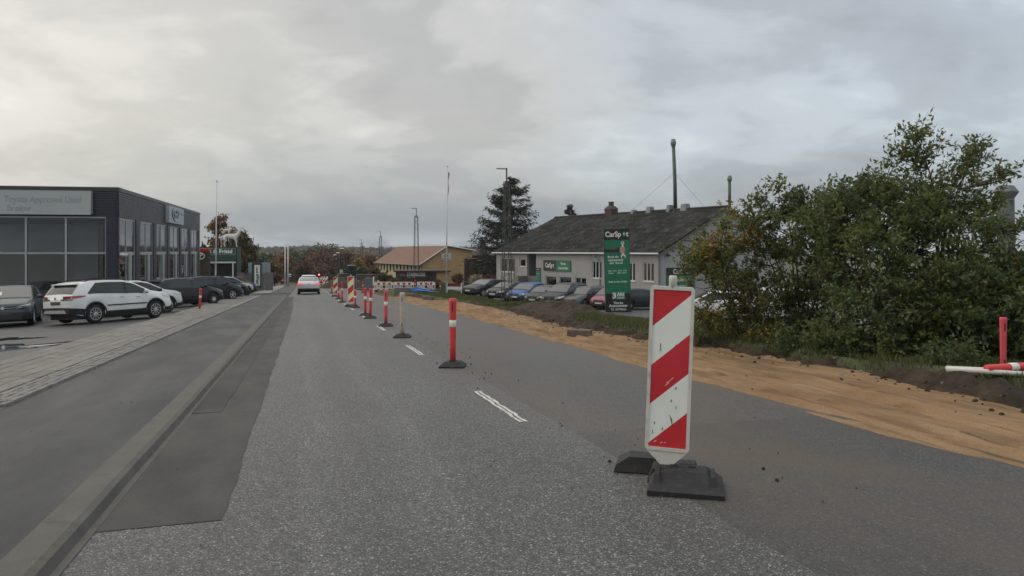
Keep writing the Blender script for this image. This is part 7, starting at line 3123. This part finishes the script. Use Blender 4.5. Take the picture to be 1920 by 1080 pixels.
tree('birch with drooping copper and green leaves behind the horse statue', 424, 404, 34, 98, 'copper', 31, 'birch_tree', leaf=.34, ncl=150, droop=.5)
tree('olive green drooping birch right of the horse statue', 455, 428, 24, 96, 'birch', 32, 'birch_tree', leaf=.34, ncl=150, droop=.6, lowpy=530)
tree('orange brown bushy tree left of the horse statue', 392, 444, 18, 100, 'copper', 33, leaf=.34, ncl=70)
G3 = 'autumn trees beyond the end of the road'
TL = [('dark green tree behind the pale blue grey sign board', 497, 482, 22, 165, 'green'), ('rusty brown tree right of the pale sign board', 528, 478, 26, 185, 'copper'),
      ('dark green crown just right of the twin flagpoles', 556, 474, 22, 240, 'green'), ('plum coloured round tree above the silver liftback', 567, 487, 15, 175, 'plum'),
      ('wide rust brown beech at the middle of the tree row', 612, 467, 40, 230, 'rust'), ('tall brown beech right of the wide rust beech', 648, 470, 30, 215, 'brown'),
      ('low reddish brown tree at the road end', 590, 505, 22, 200, 'plum'), ('rust red tree left of the red roof', 691, 478, 24, 160, 'rust'), ('yellow leaved tree at the foot of the rust red tree', 673, 489, 12, 145, 'yellow'),
      ('dark green tree rising behind the rust beech', 600, 462, 34, 330, 'green'), ('brown tree far behind the twin flagpoles', 535, 470, 26, 300, 'brown'),
      ('dark green tree at the foot of the hill, left', 480, 478, 26, 260, 'green'), ('brownish tree beside the distant lattice mast', 668, 474, 24, 270, 'brown'),
      ('orange tinged tree behind the grey fence', 510, 492, 16, 140, 'orange')]
for i, (lab, px, ty, hp_, Y, lm) in enumerate(TL):
    tree(lab, px, ty, hp_, Y, lm, 50 + i, group=G3, leaf=.0042 * Y, ncl=110, dens=6)
# shrubs along the works
G4 = 'shrubs by the works'
for i, (px, ty, hp_, Y, lm, lab) in enumerate([(655, 503, 14, 128, 'green', 'green shrub behind the excavator'), (676, 500, 16, 120, 'green', 'green shrub right of the excavator'), (700, 503, 16, 112, 'birch', 'olive shrub in front of the cream wall'),
                                         (722, 509, 12, 108, 'birch', 'low olive shrub beside the maroon annexe'), (742, 521, 10, 92, 'birch', 'low shrub behind the middle barrier'), (515, 512, 12, 125, 'birch', 'olive shrub right of the pale sign board'), (690, 520, 16, 104, 'birch', 'scrub behind the grey site box')]):
    tree(lab, px, ty, hp_, Y, lm, 80 + i, 'shrub', G4, leaf=.25, ncl=60, dens=6, lowpy=None)
for i, (px, ty, hp_, Y, lm, lab) in enumerate([(925, 517, 26, 92, 'plum', 'reddish brown hedge shrub below the carport'), (858, 514, 9, 90, 'plum', 'dark red shrub above the framed stand'), (905, 530, 22, 80, 'green', 'green hedge shrub behind the garden fence'), (820, 525, 7, 80, 'birch', 'small olive shrub left of the flagpole')]):
    tree(lab, px, ty, hp_, Y, lm, 95 + i, 'shrub', None, leaf=.22, ncl=70, dens=6)
# pampas grass
b_ = gp(893, 86)
rng = np.random.default_rng(4)
root = thing('pampas_grass', 'pale fluffy pampas grass clump in front of the maroon block', 'plant', b_)
n = 500
a = rng.uniform(0, 6.28, n)
P = np.stack([rng.normal(size=n) * .3, rng.normal(size=n) * .3, rng.uniform(.2, 1.3, n)], -1)
D = np.stack([np.cos(a) * .5, np.sin(a) * .5, np.full(n, .9)], -1)
link('foliage', leaves_mesh('foliage', P, D, .7, .10, mat_leaf('pampas_plume', [(0, (.14, .11, .06)), (.5, (.30, .25, .15)), (1, (.48, .42, .30))], .8, .3), rng, droop=.2), root, kind='stuff')

# ---- the far wood over the hills: nobody could count it
rng = np.random.default_rng(77)
V, Q, MI = [], [], []
cnt = 0
groups = {k: [] for k in ('green', 'rust', 'brown', 'orange')}
tries = 0
while cnt < 3200 and tries < 40000:
    tries += 1
    Y = 260 + 1150 * rng.random() ** .8
    px = rng.uniform(300, 1180)
    x = (px - 960) / F * Y
    s, t = xy2st(x, Y)
    if fbm(np.array([x / 150]), np.array([Y / 150]), 99, 3)[0] < -.16 and Y > 420:
        continue
    z = float(zt(x, Y))
    R = rng.uniform(2.6, 5.0)
    Hh = R * rng.uniform(.85, 1.15)
    n = 34
    d = rng.normal(size=(n, 3))
    d /= np.linalg.norm(d, axis=1, keepdims=True)
    c = np.array([x, Y, z + Hh * .9]) + d * np.array([R, R, Hh]) * rng.uniform(.55, 1, n)[:, None]
    c[:, 2] = np.maximum(c[:, 2], z + .5)
    kk = rng.choice(4, p=[.52, .14, .24, .10])
    groups[['green', 'rust', 'brown', 'orange'][kk]].append((c, d, R))
    cnt += 1
mats_ = []
PP, DD, SZ, MI = [], [], [], []
for i, k in enumerate(groups):
    mats_.append(LEAFM[k])
    for c, d, R in groups[k]:
        PP.append(c)
        DD.append(rng.normal(size=c.shape) + np.array([0, 0, .2]))
        SZ.append(np.full(len(c), R * .62))
        MI.append(np.full(len(c), i))
PP, DD, SZ, MI = map(np.concatenate, (PP, DD, SZ, MI))
me = leaves_mesh('far_wood', PP - DD / np.linalg.norm(DD, axis=1, keepdims=True) * SZ[:, None] * .5, DD, SZ, SZ * .8, mats_, rng, .2, mi=MI)
link('far_wood', me, None, kind='stuff')

haze_box(0.0002)
